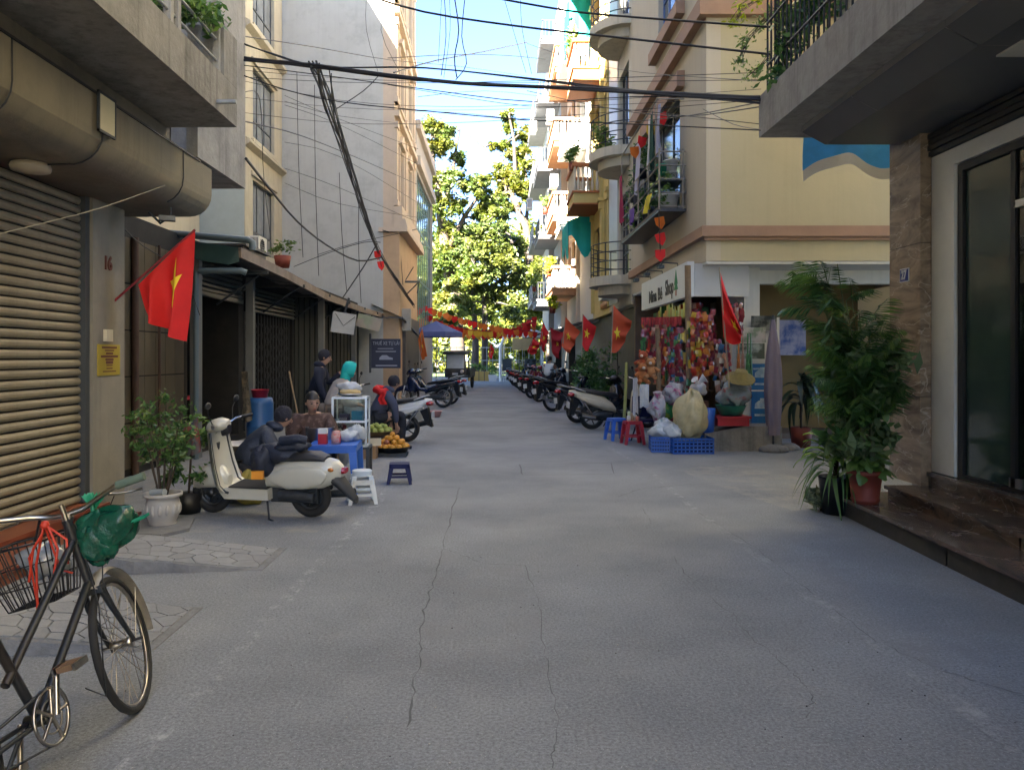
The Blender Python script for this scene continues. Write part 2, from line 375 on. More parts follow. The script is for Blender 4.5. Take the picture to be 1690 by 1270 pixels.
for c in (((625,796),(757,805),(750,830),(730,905),(712,970),(697,1020),(690,1100),(672,1200)), ((733,905),(800,930),(868,932),(885,980),(900,1080),(920,1200),(912,1268)),
          ((1110,918),(1150,970),(1205,1010),(1250,1060),(1300,1100),(1340,1150),(1332,1185)), ((1150,845),(1250,905),(1330,970),(1450,1060),(1560,1110),(1690,1145)),
          ((1020,820),(1058,806),(1130,800),(1180,797)), ((1060,838),(1074,858),(1068,872)), ((870,690),(905,712),(960,735),(1010,745)), ((640,745),(700,738),(760,752)), ((985,720),(1010,730),(1035,728))):
    structure('road_crack', ribbon(gp(*c), .0035 if c[0][1] > 830 else .007, .003, .03, 9, .8), crack_m)
mh = gp((857,766),(1008,764),(1014,782),(862,784))
structure('road_crack', ribbon(mh+[mh[0]], .012, .003, .02, 4, .4), crack_m)
mb = MB()
for i in range(150):
    a = G(rng.uniform(150, 1690), rng.uniform(700, 1268)); s = rng.uniform(.002, .0055); mb.blob((a.x, a.y, s*.5), (s, s*rng.uniform(.6,1.4), s*.6), 5, k=i % 2)
mb.build('road_grit', [mat('pale_grit', (.42,.40,.36), .9), mat('dark_grit', (.11,.105,.10), .9)], kind='stuff')
# ---------------------------------------------------------------- house 16 (left foreground)
h16 = thing('corner_house', 'weathered beige house numbered 16 with closed roller shutter and rounded concrete canopy', 'house', (-4.2, 0, 0), world=True)
TOP = 24.5
mb = MB(); mb.box(-11, -4.02, -20, 9.6, 3.95, TOP)                                   # upper floors
mb.box(-11, -4.3, -20, 8.1, 0, 3.95); mb.box(-4.35, -4.02, 2.6, 7.5, 3.1, 3.94)
mb.box(-4.4, -4.0, -20, 2.6, 0, 3.94)
mb.box(-4.0, -3.30, -20, 7.8, 3.665, 3.90)                                            # recessed band under balcony
mb.build('wall', mat('grimy_render', (.17,.155,.13), .9, var=.25, scale=1.5, bump=.3, stain=.7, streak=.3, stain_c=(.05,.06,.075)), h16)
mb = MB(); mb.box(-4.0, -2.6, -20, 7.75, 3.905, 4.29); mb.box(-2.95, -2.6, 7.38, 7.752, 4.292, 4.78); mb.build('balcony_slab', conc, h16)
mb = MB(); mb.box(-3.25, -3.13, 8.1, 9.65, 3.70, 3.90); mb.box(-3.25, -3.13, 8.1, 9.65, 3.9, 4.3); mb.box(-3.25, -3.13, 8.66, 9.65, 4.3, TOP); mb.box(-4.0, -3.26, 9.5, 9.65, 3.70, TOP-.05); mb.box(-4.0, -3.252, 8.1, 9.5, 3.70, 3.78)
mb.build('end_wall', conc_l, h16)
# bull-nosed canopy
prof = [(-4.3, 3.66), (-3.13, 3.66), (-3.13, 3.38)]
prof += [(-3.13-.24+.24*math.cos(a), 3.38-.24*math.sin(a)) for a in [R(15*i) for i in range(1, 7)]] + [(-4.3, 3.14)]
mb = MB(); n = len(prof)
mb.prism(prof, 'y', -20, 8.5); mb.sm = [False]*len(mb.f)
for i, f in enumerate(mb.f):
    if 3 <= i-2 <= 9: mb.sm[i] = True
mb.build('canopy', render_b, h16)
mb = MB(); mb.box(-3.128, -3.115, -5, 8.15, 3.655, 3.672); mb.tube([(-3.12,6.12,3.66)]+[(-3.37+.252*math.cos(a), 6.12, 3.38-.252*math.sin(a)) for a in (0,.3,.6,.9,1.2,1.5)]+[(-3.68,6.15,3.13)], .007, 5)
[mb.tube([(-3.12,y,3.66)]+[(-3.37+.252*math.cos(a), y, 3.38-.252*math.sin(a)) for a in (0,.3,.6,.9,1.2)], .006, 5) for y in (7.7,4.97)]; mb.build('conduit', black, h16)
mb = MB(); mb.lathe([(0,.0),(.14,.0),(.15,-.03),(.14,-.06),(.0,-.075)][::-1], (-3.71,6.15,3.14), 20); mb.build('ceiling_lamp', mat('old_acrylic', (.45,.38,.28), .5), h16)
mb = MB()
for a, b_ in ((3.36,3.38),(3.66,3.68)): mb.box(-3.105,-3.085,6.0,6.27,a,b_)
for a in (6.0,6.255): mb.box(-3.105,-3.085,a,a+.015,3.36,3.68)
lp = mb.build('framed_sign', dsteel, h16); MB().box(-3.10,-3.09,6.015,6.255,3.38,3.66).build('lens', mat('framed_face', (.55,.50,.33), .3), lp)  # small hanging framed sign panel, not a lamp
mb = MB(); mb.tube([(-3.35,7.95,3.14),(-3.35,7.95,3.06)], .012); mb.obox((-3.38,7.93,3.02),(.16,.1,.05), rotz(.4)); mb.tube([(-3.38,7.93,3.02),(-3.5,8.05,2.99),(-3.6,8.0,3.1)],.012); mb.build('camera_bracket', dsteel, h16)
mb = MB(); mb.tube([(-2.6,7.2,3.98),(-2.42,7.2,3.98)], .022, 8); mb.build('drain_spout', galv, h16)
mb = MB()
for i in range(5): mb.tube([(-2.66,-5,4.42+i*.2),(-2.66,7.36,4.42+i*.2)], .014, 6)
mb.build('railing', galv, h16)
for y in (3.0, 4.7, 6.27, 6.42, 7.36): MB().box(-2.69,-2.63,y-.03,y+.03,4.29,5.3).build('railing_post', conc_l, h16)
mb = MB(); mb.box(-4.01,-3.99,5.2,6.4,4.3,6.4); mb.box(-4.01,-3.99,7.2,8.4,4.3,6.4); mb.build('balcony_door', mat('blue_door', (.16,.24,.32), .5, var=.15), h16)
MB().box(-3.98,-3.6,6.9,7.25,4.3,5.3).build('cupboard', mat('salmon', (.5,.33,.26), .8), h16)
sh = MB(); sh.box(-4.04,-4.005,2.6,7.42,.2,3.14); shut = sh.build('roller_shutter', mat('shutter_gap', (.02,.018,.014), .9), h16)
slm = mat('shutter_slat', (.235,.205,.145), .5, var=.1, scale=2, stain=.4, streak=.5, stain_c=(.12,.09,.05), objvar=.12)
sl0 = None; pitch = .0865
for i in range(34):
    z = .2+i*pitch
    if sl0 is None:
        mb = MB(); h = .072
        mb.prism([(-4.004,z),(-3.985,z+.004),(-3.972,z+h*.35),(-3.972,z+h*.65),(-3.985,z+h-.003),(-4.004,z+h)], 'y', 2.6, 7.38)
        sl0 = mb.build('slat', slm, shut)
    else: share(sl0, shut, (0,0,i*pitch))
mb = MB(); mb.box(-4.0,-3.93,7.38,7.46,.2,3.138); mb.build('shutter_rail', mat('rail_dark', (.05,.055,.06), .5), h16)
pl = MB().box(-4.3,-3.9,7.46,8.1,0,3.138).build('pillar', mat('pillar_render', (.24,.22,.18), .9, var=.12, bump=.2, stain=.25, streak=.3), h16)
text_part('16', .19, maroon, h16, (-3.893,7.74,2.53), (0,1,0), (0,0,1), .008, 'house_number', .85, .004)
nb = MB().box(-3.9,-3.888,7.54,7.98,1.41,1.72).build('notice_plate', mat('ochre_plate', (.36,.27,.03), .5, var=.1), h16)
mb = MB()
for i, (w_, h_) in enumerate(((.30,.02),(.18,.012),(.14,.02),(.34,.022),(.16,.022),(.14,.03),(.12,.012),(.12,.012),(.26,.012))): mb.box(-3.888,-3.886,7.76-w_/2,7.76+w_/2,1.69-i*.03-h_/2,1.69-i*.03+h_/2)
mb.build('print_lines', maroon, nb)
mb = MB(); mb.box(-3.9,-3.86,7.66,7.78,1.75,1.87); mb.build('doorbell', mat('ivory', (.6,.55,.42), .5), h16)
# terrazzo steps in front of the shutter
stp = mat('orange_tile', (.22,.07,.035), .45, var=.15, scale=5, stain=.3)
mb = MB(); mb.box(-4.3,-3.72,2.0,7.4,.0,.195); mb.build('step', stp, h16)
mb = MB(); mb.box(-3.72,-3.42,2.0,7.4,.0,.10); mb.build('step', stp, h16)
mb = MB(); mb.box(-3.74,-3.70,2.0,7.4,.175,.205); mb.box(-3.44,-3.40,2.0,7.4,.082,.112); mb.build('step_nosing', mat('red_nosing', (.2,.05,.025), .4), h16)
# ---------------------------------------------------------------- stamped concrete ramps
def clip(poly, x0, x1, y0, y1):
    for ax, lim, sgn in ((0,x0,1),(0,x1,-1),(1,y0,1),(1,y1,-1)):
        out = []
        for i, p in enumerate(poly):
            q = poly[i-1]; ip = (p[ax]-lim)*sgn >= 0; iq = (q[ax]-lim)*sgn >= 0
            if ip != iq: t = (lim-q[ax])/(p[ax]-q[ax]); out.append((q[0]+(p[0]-q[0])*t, q[1]+(p[1]-q[1])*t))
            if ip: out.append(p)
        poly = out
        if len(poly) < 3: return []
    return poly
pav = mat('stamped_concrete', (.27,.275,.275), .9, objvar=.10, var=.14, scale=7, bump=.35, bscale=50, stain=.25)
side_c = mat('ramp_side', (.21,.212,.212), .95, var=.2, scale=9, bump=.6, bscale=30, stain=.4)
def ramp_slab(x0, x1, y0, y1, h0, label, skew=.0):
    t = thing('access_ramp', label, 'ramp', ((x0+x1)/2, (y0+y1)/2, 0), world=True)
    hz = lambda x: max(.012, h0*(1-max(0,(x-x0)/(x1-x0))**1.15))
    xs = [x0-.35] + [x0+(x1-x0)*i/10 for i in range(11)]; mb = MB(); v = []
    for i, x in enumerate(xs):
        j0, j1 = (rng.random()-.5)*.03, (rng.random()-.5)*.03; ed = skew*(x-x0)
        v += [(x,y0+j0+ed,0),(x,y0+j0+.02+ed,hz(x)-.006),(x,y1+j1,hz(x)-.006),(x,y1+j1+.02,0)]
    n = len(xs); mb.add(v, [(i*4+j, i*4+4+j, i*4+5+j, i*4+1+j) for i in range(n-1) for j in range(3)] + [(0,1,2,3),(n*4-1,n*4-2,n*4-3,n*4-4)])
    mb.build('slab', side_c, t)
    jr = {}
    def jit(p):
        k = (round(p[0]*40), round(p[1]*40))
        if k not in jr: q = random.Random(hash(k) & 0xffff); jr[k] = ((q.random()-.5)*.07, (q.random()-.5)*.07)
        return (p[0]+jr[k][0], p[1]+jr[k][1])
    s = .095
    for r in range(-1, int((y1-y0)/(s*1.5))+2):
        for c in range(-1, int((x1-x0+.4)/(s*1.732))+2):
            cx, cy = x0-.33+c*s*1.732+(r % 2)*s*.866, y0+r*s*1.5
            hx = [jit((cx+s*math.sin(R(60*i)), cy+s*math.cos(R(60*i)))) for i in range(6)]
            pl_ = clip(hx, x0-.33, x1-.05, y0+.05+max(0, skew*(cx-x0)), y1-.03)
            if len(pl_) < 3: continue
            mx, my = sum(p[0] for p in pl_)/len(pl_), sum(p[1] for p in pl_)/len(pl_)
            rad = max(math.hypot(p[0]-mx, p[1]-my) for p in pl_)
            if rad < .035: continue
            q = 1-.006/rad*1.2; pl_ = [(mx+(p[0]-mx)*q, my+(p[1]-my)*q) for p in pl_]; dz = rng.random()*.002
            k = len(pl_); m = MB(); m.add([(p[0],p[1],hz(p[0])-.007) for p in pl_]+[(p[0],p[1],hz(p[0])+.001+dz) for p in pl_], [tuple(range(k,2*k))]+[(i,(i+1)%k,k+(i+1)%k,k+i) for i in range(k)])
            m.build('paving_piece', pav, t)
    return t
ramp_slab(-3.05, -1.74, 5.62, 6.42, .13, 'far stamped-concrete ramp rising towards the white ribbed pot', .1)
ramp_slab(-3.10, -1.86, 4.08, 4.90, .13, 'near stamped-concrete ramp beside the black bicycle', .08)
# ---------------------------------------------------------------- house 27 (right foreground)
h27 = thing('marble_house', 'house numbered 27 with marble pillar, marble steps, glass door and grey metal canopy', 'house', (4.3, 0, 0), world=True)
def marble_mat(name, a, b_, vein, sc):
    m = bpy.data.materials.new(name); m.use_nodes = True; nt = m.node_tree; L = nt.links; b = nt.nodes['Principled BSDF']
    co = N(nt, 'ShaderNodeTexCoord').outputs['Object']
    n = N(nt, 'ShaderNodeTexNoise', Scale=float(sc), Detail=9.0, Roughness=.65, Distortion=2.2); mp = N(nt, 'ShaderNodeMapping'); mp.inputs['Rotation'].default_value = (.5,.3,.5); mp.inputs['Scale'].default_value = (1,.6,1.8); L.new(co, mp.inputs[0]); L.new(mp.outputs[0], n.inputs['Vector'])
    r = nt.nodes.new('ShaderNodeValToRGB'); e = r.color_ramp.elements; e[0].position = .33; e[0].color = (*a, 1); e[1].position = .68; e[1].color = (*b_, 1)
    x = e.new(.5); x.color = (*[(p+q)/2 for p, q in zip(a, b_)], 1); L.new(n.outputs[0], r.inputs[0])
    n2 = N(nt, 'ShaderNodeTexNoise', Scale=float(sc)*.7, Detail=5.0, Distortion=1.5); L.new(mp.outputs[0], n2.inputs['Vector'])
    s = N(nt, 'ShaderNodeMath', operation='SUBTRACT'); s.inputs[1].default_value = .5; L.new(n2.outputs[0], s.inputs[0]); ab = N(nt, 'ShaderNodeMath', operation='ABSOLUTE'); L.new(s.outputs[0], ab.inputs[0])
    mr = N(nt, 'ShaderNodeMapRange'); L.new(ab.outputs[0], mr.inputs[0]); mr.inputs[1].default_value = 0; mr.inputs[2].default_value = .012; mr.inputs[3].default_value = .65; mr.inputs[4].default_value = 0
    mx = N(nt, 'ShaderNodeMix', data_type='RGBA'); L.new(mr.outputs[0], mx.inputs[0]); L.new(r.outputs[0], mx.inputs[6]); mx.inputs[7].default_value = (*vein, 1); L.new(mx.outputs[2], b.inputs['Base Color'])
    b.inputs['Roughness'].default_value = .22; return m
marb = marble_mat('brown_marble', (.15,.105,.07), (.42,.31,.21), (.6,.5,.4), 2.2)
marb_s = marble_mat('step_marble', (.06,.05,.045), (.21,.145,.11), (.34,.31,.29), 3.2)
grey_e = mat('slab_edge', (.17,.16,.15), .4, var=.25, scale=30)
H27 = 14.5
mb = MB(); mb.box(4.42, 12, -20, 8.15, 3.95, H27); mb.box(3.6, 4.42, -20, 8.15, 4.6, H27)
mb.box(4.32, 4.7, -20, 2.0, 0, 3.94); mb.box(4.75, 12, 7.9, 8.12, 0, 3.94); mb.box(4.33,4.9,2.0,7.7,3.56,3.94)
mb.build('wall', cream, h27)
mb = MB(); mb.box(9, 9.1, 2, 7.9, .4, 3.9); mb.box(4.5, 9, 1.9, 2.0, .4, 3.9); mb.build('inner_wall', mat('inner_grey', (.30,.33,.30), .8), h27)
mb = MB(); mb.box(4.28, 9, 2, 7.9, 0, .455); mb.build('inner_floor', mat('inner_floor_tile', (.16,.14,.12), .3), h27)
for j, (a, b_) in enumerate(((.0,1.2),(1.206,2.72),(2.726,3.98))): MB().box(4.2-.0, 4.74, 7.6, 8.19, max(a,.325), b_).build('marble_panel', marb, h27)
sl_ = MB(); sl_.box(2.88, 4.9, -20, 8.4, 3.985, 4.43); sl_.build('balcony_slab', conc_l, h27)
# metal canopy: panels with joints
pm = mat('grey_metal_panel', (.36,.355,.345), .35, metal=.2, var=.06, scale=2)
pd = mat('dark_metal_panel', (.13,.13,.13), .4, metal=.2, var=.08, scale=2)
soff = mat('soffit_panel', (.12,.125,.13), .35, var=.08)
ys = [8.0, 6.9, 5.45, 4.0, 2.5, 1.0, -1, -4, -8]
for a, b_ in zip(ys[:-1], ys[1:]):
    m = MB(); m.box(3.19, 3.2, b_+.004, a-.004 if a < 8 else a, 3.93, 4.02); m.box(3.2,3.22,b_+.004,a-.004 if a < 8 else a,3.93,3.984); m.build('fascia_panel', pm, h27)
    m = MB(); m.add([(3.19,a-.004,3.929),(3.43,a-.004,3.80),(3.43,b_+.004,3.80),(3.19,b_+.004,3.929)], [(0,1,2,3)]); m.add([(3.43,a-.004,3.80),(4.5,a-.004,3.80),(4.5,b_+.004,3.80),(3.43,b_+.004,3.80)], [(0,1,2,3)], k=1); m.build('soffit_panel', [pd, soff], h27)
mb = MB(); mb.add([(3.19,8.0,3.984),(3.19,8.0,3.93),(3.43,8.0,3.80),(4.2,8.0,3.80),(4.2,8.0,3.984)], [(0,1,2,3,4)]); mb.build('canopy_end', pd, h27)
MB().box(3.66,3.92,5.35,5.62,3.785,3.799).build('ceiling_lamp', mat('lamp_panel', (.75,.72,.62), .4), h27)
mb = MB(); mb.box(4.30, 4.36, 2.0, 7.6, 3.56, 3.795)
for i in range(4): mb.box(4.28-.01*(i % 2), 4.30, 2.0, 7.6, 3.565+i*.058, 3.61+i*.058)
mb.build('shutter_box', mat('box_dark', (.05,.045,.04), .45, var=.2), h27)
MB().box(4.305, 4.42, 7.22, 7.59, .47, 3.4).build('door_jamb', white_p, h27)
MB().box(4.305, 4.42, 2.0, 7.59, 3.4, 3.556).build('door_lintel', white_p, h27)
mb = MB(); mb.box(4.33,4.40,7.13,7.2,.47,3.39); mb.box(4.33,4.40,2.0,7.13,3.32,3.39); mb.box(4.33,4.40,2.0,7.13,.47,.50); mb.box(4.34,4.39,6.42,6.48,.5,3.32); mb.build('door_frame', black, h27)
MB().box(4.36,4.372,6.49,7.12,.505,3.31).build('glass_panel', mat('green_film_glass', (.045,.075,.065), .12, var=.1, coat=.6), h27); gd = MB().box(4.36,4.372,4.9,6.41,.505,3.31).build('glass_panel', door_gl, h27)
MB().box(4.34,4.39,6.28,6.44,2.84,2.90).build('hinge', steel, gd); MB().box(4.34,4.385,6.36,6.5,.5,.58).build('hinge', steel, gd); MB().tube([(4.35,6.2,2.82),(4.35,5.6,2.86)],.01,6).build('closer_arm', steel, gd)
mb = MB()
for i in range(26):
    y = 4.2+i*.11
    for s in (-1, 1):
        pts = [(4.62, y+s*k*.055, .9+k*.14) for k in range(0, 9)]; pts = [(4.62, y+(.055*s if k % 2 else 0), .9+k*.16) for k in range(8)]
        mb.tube(pts, .006, 4)
mb.build('scissor_gate', mat('gate_green', (.03,.10,.08), .5), h27)
# marble steps (treads proud of risers), slightly splayed like the photo
def step(z, xo_far, yfar, xo_near, ynear, xin, th=.035, nm='tread'):
    cuts = [0, .33, .7, 1.0]; 
    for a, b_ in zip(cuts[:-1], cuts[1:]):
        f = lambda t: (xo_far+(xo_near-xo_far)*t, yfar+(ynear-yfar)*t)
        (xa, ya), (xb, yb) = f(a), f(b_); g = .002
        m = MB(); m.prism([(xa,ya-g),(xb,yb+g),(xin,yb+g),(xin,ya-g)], 'z', z-th, z); m.build('tread', marb_s, h27)
        m = MB(); m.prism([(xa+.03,ya-g-.02),(xb+.03,yb+g),(xin,yb+g),(xin,ya-g-.02)], 'z', z-.19 if z < .2 else z-.15, z-th); m.build('riser', marb_s if z > .2 else mat('riser_dark', (.05,.048,.045), .8, var=.3, scale=8), h27)
step(.19, 3.49, 8.03, 3.25, 1.5, 4.3); step(.325, 3.86, 7.64, 3.66, 1.5, 4.3); step(.465, 4.25, 7.58, 3.98, 1.5, 4.33)
np_ = MB(); np_.box(4.192,4.2,7.80,7.97,2.36,2.50); npl = np_.build('number_plate', mat('enamel_white', (.7,.7,.7), .3), h27)
MB().box(4.188,4.1925,7.81,7.96,2.37,2.49).build('plate_field', mat('enamel_blue', (.01,.02,.2), .3), npl)
text_part('27', .125, mat('enamel_white', (.7,.7,.7)), npl, (4.186,7.885,2.43), (0,-1,0), (0,0,1), .002, 'house_number', .8, .004)
mb = MB(); mb.box(4.19,4.2,7.602,8.188,1.2,1.206); mb.build('joint', black, h27)
mb = MB()
for i in range(34): mb.tube([(2.95,8.33-i*.11,4.43),(2.95,8.33-i*.11,5.75)], .011, 5)
for z in (4.75, 5.2, 5.7): mb.tube([(2.95,8.34,z),(2.95,-4,z)], .014, 5)
for i in range(11): mb.tube([(3.05+i*.11,8.33,4.43),(3.05+i*.11,8.33,5.75)], .011, 5)
mb.tube([(2.95,8.33,5.7),(4.2,8.33,5.7)], .014, 5)
mb.build('balcony_railing', mat('railing_dark', (.03,.035,.04), .5, metal=.3), h27)
# ---------------------------------------------------------------- generic facade pieces (sd = -1: facade looks to -x, right row; +1: left row)
def window(t, sd, x, y0, y1, z0, z1, fm, gm, nv=1, nh=1, depth=.14, w=.06, name='window'):
    xo = x - sd*(depth-.03) if sd > 0 else x + (depth-.03)
    xi = x - sd*(depth+.02) if sd > 0 else x + (depth+.02)
    m = MB(); m.box(xo,xi,y0,y1,z0,z0+w); m.box(xo,xi,y0,y1,z1-w,z1); m.box(xo,xi,y0,y0+w,z0+w,z1-w); m.box(xo,xi,y1-w,y1,z0+w,z1-w)
    for i in range(1, nv+1): y = y0+(y1-y0)*i/(nv+1); m.box(xo,xi,y-w/2,y+w/2,z0+w,z1-w)
    for i in range(1, nh+1): z = z0+(z1-z0)*(.28 if nh == 1 else i/(nh+1)); m.box(xo-.002*sd*-1,xi,y0+w,y1-w,z-w*.4,z+w*.4)
    f = m.build(name, fm, t); xc = (xo+xi)/2
    MB().box(xc-.006,xc+.006,y0+w*.5,y1-w*.5,z0+w*.5,z1-w*.5).build('pane', gm, f); return f
def shell(t, sd, x, y0, y1, z0, z1, m, holes=(), deep=9, name='wall', inset=.25):
    w = MB(); X = x - sd*inset if sd > 0 else x+inset
    far = x - deep if sd > 0 else x + deep
    wall(w, 'x', x, y0, y1, z0, z1, holes, inset-.01, sd)
    w.box(min(X, far), max(X, far), y0, y1, z0, z1)
    a, b = min(x, X), max(x, X)
    w.quad((a,y0,z0),(b,y0,z0),(b,y0,z1),(a,y0,z1)); w.quad((a,y1,z0),(b,y1,z0),(b,y1,z1),(a,y1,z1)); w.quad((a,y0,z1),(b,y0,z1),(b,y1,z1),(a,y1,z1))
    return w.build(name, m, t)
def balcony(t, x, xo, y0, y1, z, slab, trim, rail, style='rail', h=.9, th=.22):
    """slab from the facade x out to xo with trim band and a railing or balusters"""
    m = MB(); a, b = min(x, xo), max(x, xo); m.box(a, b, y0, y1, z-th, z); s = 1 if xo > x else -1
    m.box(a-(.05 if s < 0 else 0), b+(.05 if s > 0 else 0), y0-.05, y1+.05, z, z+.07, k=1)
    m.box(a-(.04 if s < 0 else 0), b+(.04 if s > 0 else 0), y0-.04, y1+.04, z-th-.05, z-th, k=1)
    q = m.build('balcony', [slab, trim], t); r = MB(); tp = z+.07+h
    e = .05*(-s)
    if style == 'solid':
        r.box(xo, xo+e*2, y0, y1, z+.07, tp); r.box(a+.1, b-.1, y0, y0+.1, z+.07, tp); r.box(a+.1, b-.1, y1-.1, y1, z+.07, tp)
    else:
        n = max(4, int((y1-y0)/.16)); nx = max(3, int(abs(xo-x)/.16)); rr = .035 if style == 'balus' else .012
        def post(px_, py_):
            if style == 'balus': r.lathe([(.02,0),(.05,.1*h),(.055,.3*h),(.022,.6*h),(.04,.85*h),(.03,h)], (px_,py_,z+.07), 6)
            else: r.box(px_-rr,px_+rr,py_-rr,py_+rr,z+.07,tp)
        for i in range(n+1): post(xo+e, y0+.06+(y1-y0-.12)*i/n)
        for i in range(1, nx): post(x+(xo-x)*i/nx, y0+.06); post(x+(xo-x)*i/nx, y1-.06)
        k = 1 if style == 'balus' else 0
        tw = .1 if style == 'balus' else .02
        r.box(xo+e-tw, xo+e+tw, y0-.02, y1+.02, tp, tp+tw*1.2, k=k); r.box(a, b, y0+.06-tw, y0+.06+tw, tp+.001, tp+tw*1.2+.001, k=k); r.box(a, b, y1-.06-tw, y1-.06+tw, tp+.001, tp+tw*1.2+.001, k=k)
        if style == 'rail': r.box(xo+e-.015,xo+e+.015,y0,y1,z+.07+h*.5,z+.1+h*.5)
    r.build('railing', [rail, trim], q); return q
def round_balcony(t, x, yc, r, z, slab, rail, sd=-1):
    m = MB(); n = 12; arc = [(x+sd*(r*.85)*math.sin(math.pi*i/n)-sd*.0, yc-r*math.cos(math.pi*i/n)) for i in range(n+1)]
    m.prism(arc, 'z', z-.25, z); arc2 = [(x+(p[0]-x)*.75, yc+(p[1]-yc)*.8) for p in arc]; m.prism(arc2, 'z', z-.5, z-.252)
    q = m.build('balcony', slab, t); m = MB()
    for h in (.15, .4, .65, .9): m.tube([(p[0]-sd*.05, p[1], z+h) for p in arc], .016, 5)
    for p in arc[1:-1:2]: m.tube([(p[0]-sd*.05, p[1], z), (p[0]-sd*.05, p[1], z+.9)], .014, 5)
    m.build('railing', rail, q); return q
def aircon(t, x, y, z, sd=-1, label=None):
    m = MB(); X = x+sd*.38; m.box(min(x+sd*.06,X),max(x+sd*.06,X),y-.4,y+.4,z,z+.55)
    m.lathe([(.0,0),(.21,0),(.21,-.01*-sd)],(X+sd*.002,y-.08,z+.27),16,'x',k=1)
    for i in range(6): m.box(X+sd*.004,X+sd*.012,y-.3,y+.14,z+.08+i*.07,z+.09+i*.07,k=2)
    for i in range(6): m.box(x+sd*.12+sd*.04*i, x+sd*.14+sd*.04*i, y-.404,y-.4,z+.05,z+.5,k=1)
    return tag(m.build('air_conditioner', [white_p, dsteel, galv], None), label or 'white outdoor air conditioner box hanging on a facade', 'air conditioner')
# ---------------------------------------------------------------- left: low row of shops under one awning
row = thing('shop_row', 'low dark shop row with rusty awning, roller shutters and grey steel posts', 'shop row', (-5, 12, 0), world=True)
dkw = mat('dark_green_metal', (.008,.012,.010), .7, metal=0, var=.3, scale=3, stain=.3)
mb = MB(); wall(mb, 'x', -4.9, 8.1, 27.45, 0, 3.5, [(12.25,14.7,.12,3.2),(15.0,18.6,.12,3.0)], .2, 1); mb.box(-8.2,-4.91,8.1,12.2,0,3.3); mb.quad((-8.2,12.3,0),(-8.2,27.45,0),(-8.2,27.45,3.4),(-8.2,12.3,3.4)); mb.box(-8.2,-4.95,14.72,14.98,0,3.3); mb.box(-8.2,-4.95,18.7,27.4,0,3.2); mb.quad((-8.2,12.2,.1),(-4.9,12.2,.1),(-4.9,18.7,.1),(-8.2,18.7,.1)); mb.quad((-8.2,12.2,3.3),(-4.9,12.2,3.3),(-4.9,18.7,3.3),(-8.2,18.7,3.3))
mb.build('wall', mat('shade_dark_wall', (.012,.012,.011), .85, var=.3, stain=.5), row)  # near-black wall colour holds the shade of the shop openings
tl0 = None
for i in range(6):
    for j in range(5):
        m = MB(); m.box(-4.898,-4.885,10.05+i*.34,10.38+i*.34,.1+j*.62,.7+j*.62); m.build('wall_tile', tileface, row)
mb = MB()
for i in range(7): z = 2.68+i*.085; mb.prism([(-4.86,z),(-4.82,z+.02),(-4.82,z+.06),(-4.86,z+.08)], 'y', 12.3, 14.68)
mb.box(-4.88,-4.80,12.3,14.68,2.6,2.675); mb.build('roller_shutter', mat('shutter_grey', (.06,.063,.055), .4, metal=.4, var=.2), row, kind='stuff')
mb = MB()
for i in range(6): z = 2.48+i*.085; mb.prism([(-4.86,z),(-4.82,z+.02),(-4.82,z+.06),(-4.86,z+.08)], 'y', 15.05, 18.55)
mb.build('roller_shutter', mat('shutter_green', (.028,.04,.033), .4, metal=.4, var=.2), row, kind='stuff')
mb = MB()
for i in range(16): y = 15.3+i*.22; mb.box(-5.0,-4.97,y-.012,y+.012,.12,2.5)
for i in range(12):
    for s in (-1,1): mb.tube([(-5.02,15.3+.28*i+(.11*s if k % 2 else -.11*s)+.1,.3+k*.25) for k in range(9)], .008, 4)
mb.build('folding_gate', dsteel, row, kind='stuff')
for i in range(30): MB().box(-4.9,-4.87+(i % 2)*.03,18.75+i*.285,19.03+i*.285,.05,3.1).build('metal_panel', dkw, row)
for y, x in ((12.15,-4.72),(14.85,-4.72),(19.5,-4.4),(24,-4.4)):
    MB().box(x-.07,x+.07,y-.07,y+.07,0,3.12).build('post', mat('grey_post', (.13,.135,.13), .5, var=.15, stain=.3), row)
ed = [(12.08,3.28),(14.6,3.22),(18.3,3.07),(23.4,3.06),(27.4,3.1)]
rust = mat('rusty_fascia', (.24,.19,.15), .7, var=.3, scale=4, stain=.7, stain_c=(.10,.045,.02))
rf = mat('roof_sheet', (.13,.12,.11), .6, metal=.3, var=.3, scale=3, stain=.5, stain_c=(.12,.06,.03))
for (ya, za), (yb, zb) in zip(ed[:-1], ed[1:]):
    m = MB(); nn = max(3, int((yb-ya)/.5))
    for i in range(nn):
        a, b = ya+(yb-ya)*i/nn, ya+(yb-ya)*(i+1)/nn; z1, z2 = za+(zb-za)*i/nn, za+(zb-za)*(i+1)/nn; o = .012*(i % 2)
        m.add([(-4.0,a,z1+o),(-4.0,b,z2+o),(-7.6,b,z2+.55+o),(-7.6,a,z1+.55+o),(-4.0,a,z1-.02+o),(-4.0,b,z2-.02+o),(-7.6,b,z2+.53+o),(-7.6,a,z1+.53+o)], [(0,1,2,3),(7,6,5,4),(0,4,5,1),(1,5,6,2),(3,7,4,0)])
    rp = m.build('roof', rf, row)
    m = MB(); m.add([(-3.985,ya,za+.03),(-3.985,yb,zb+.03),(-3.985,yb,zb-.13),(-3.985,ya,za-.13),(-4.03,ya,za+.03),(-4.03,yb,zb+.03),(-4.03,yb,zb-.13),(-4.03,ya,za-.13)], [(0,1,2,3),(7,6,5,4),(0,4,5,1),(3,2,6,7),(0,3,7,4),(1,5,6,2)]); m.build('fascia', rust, rp)
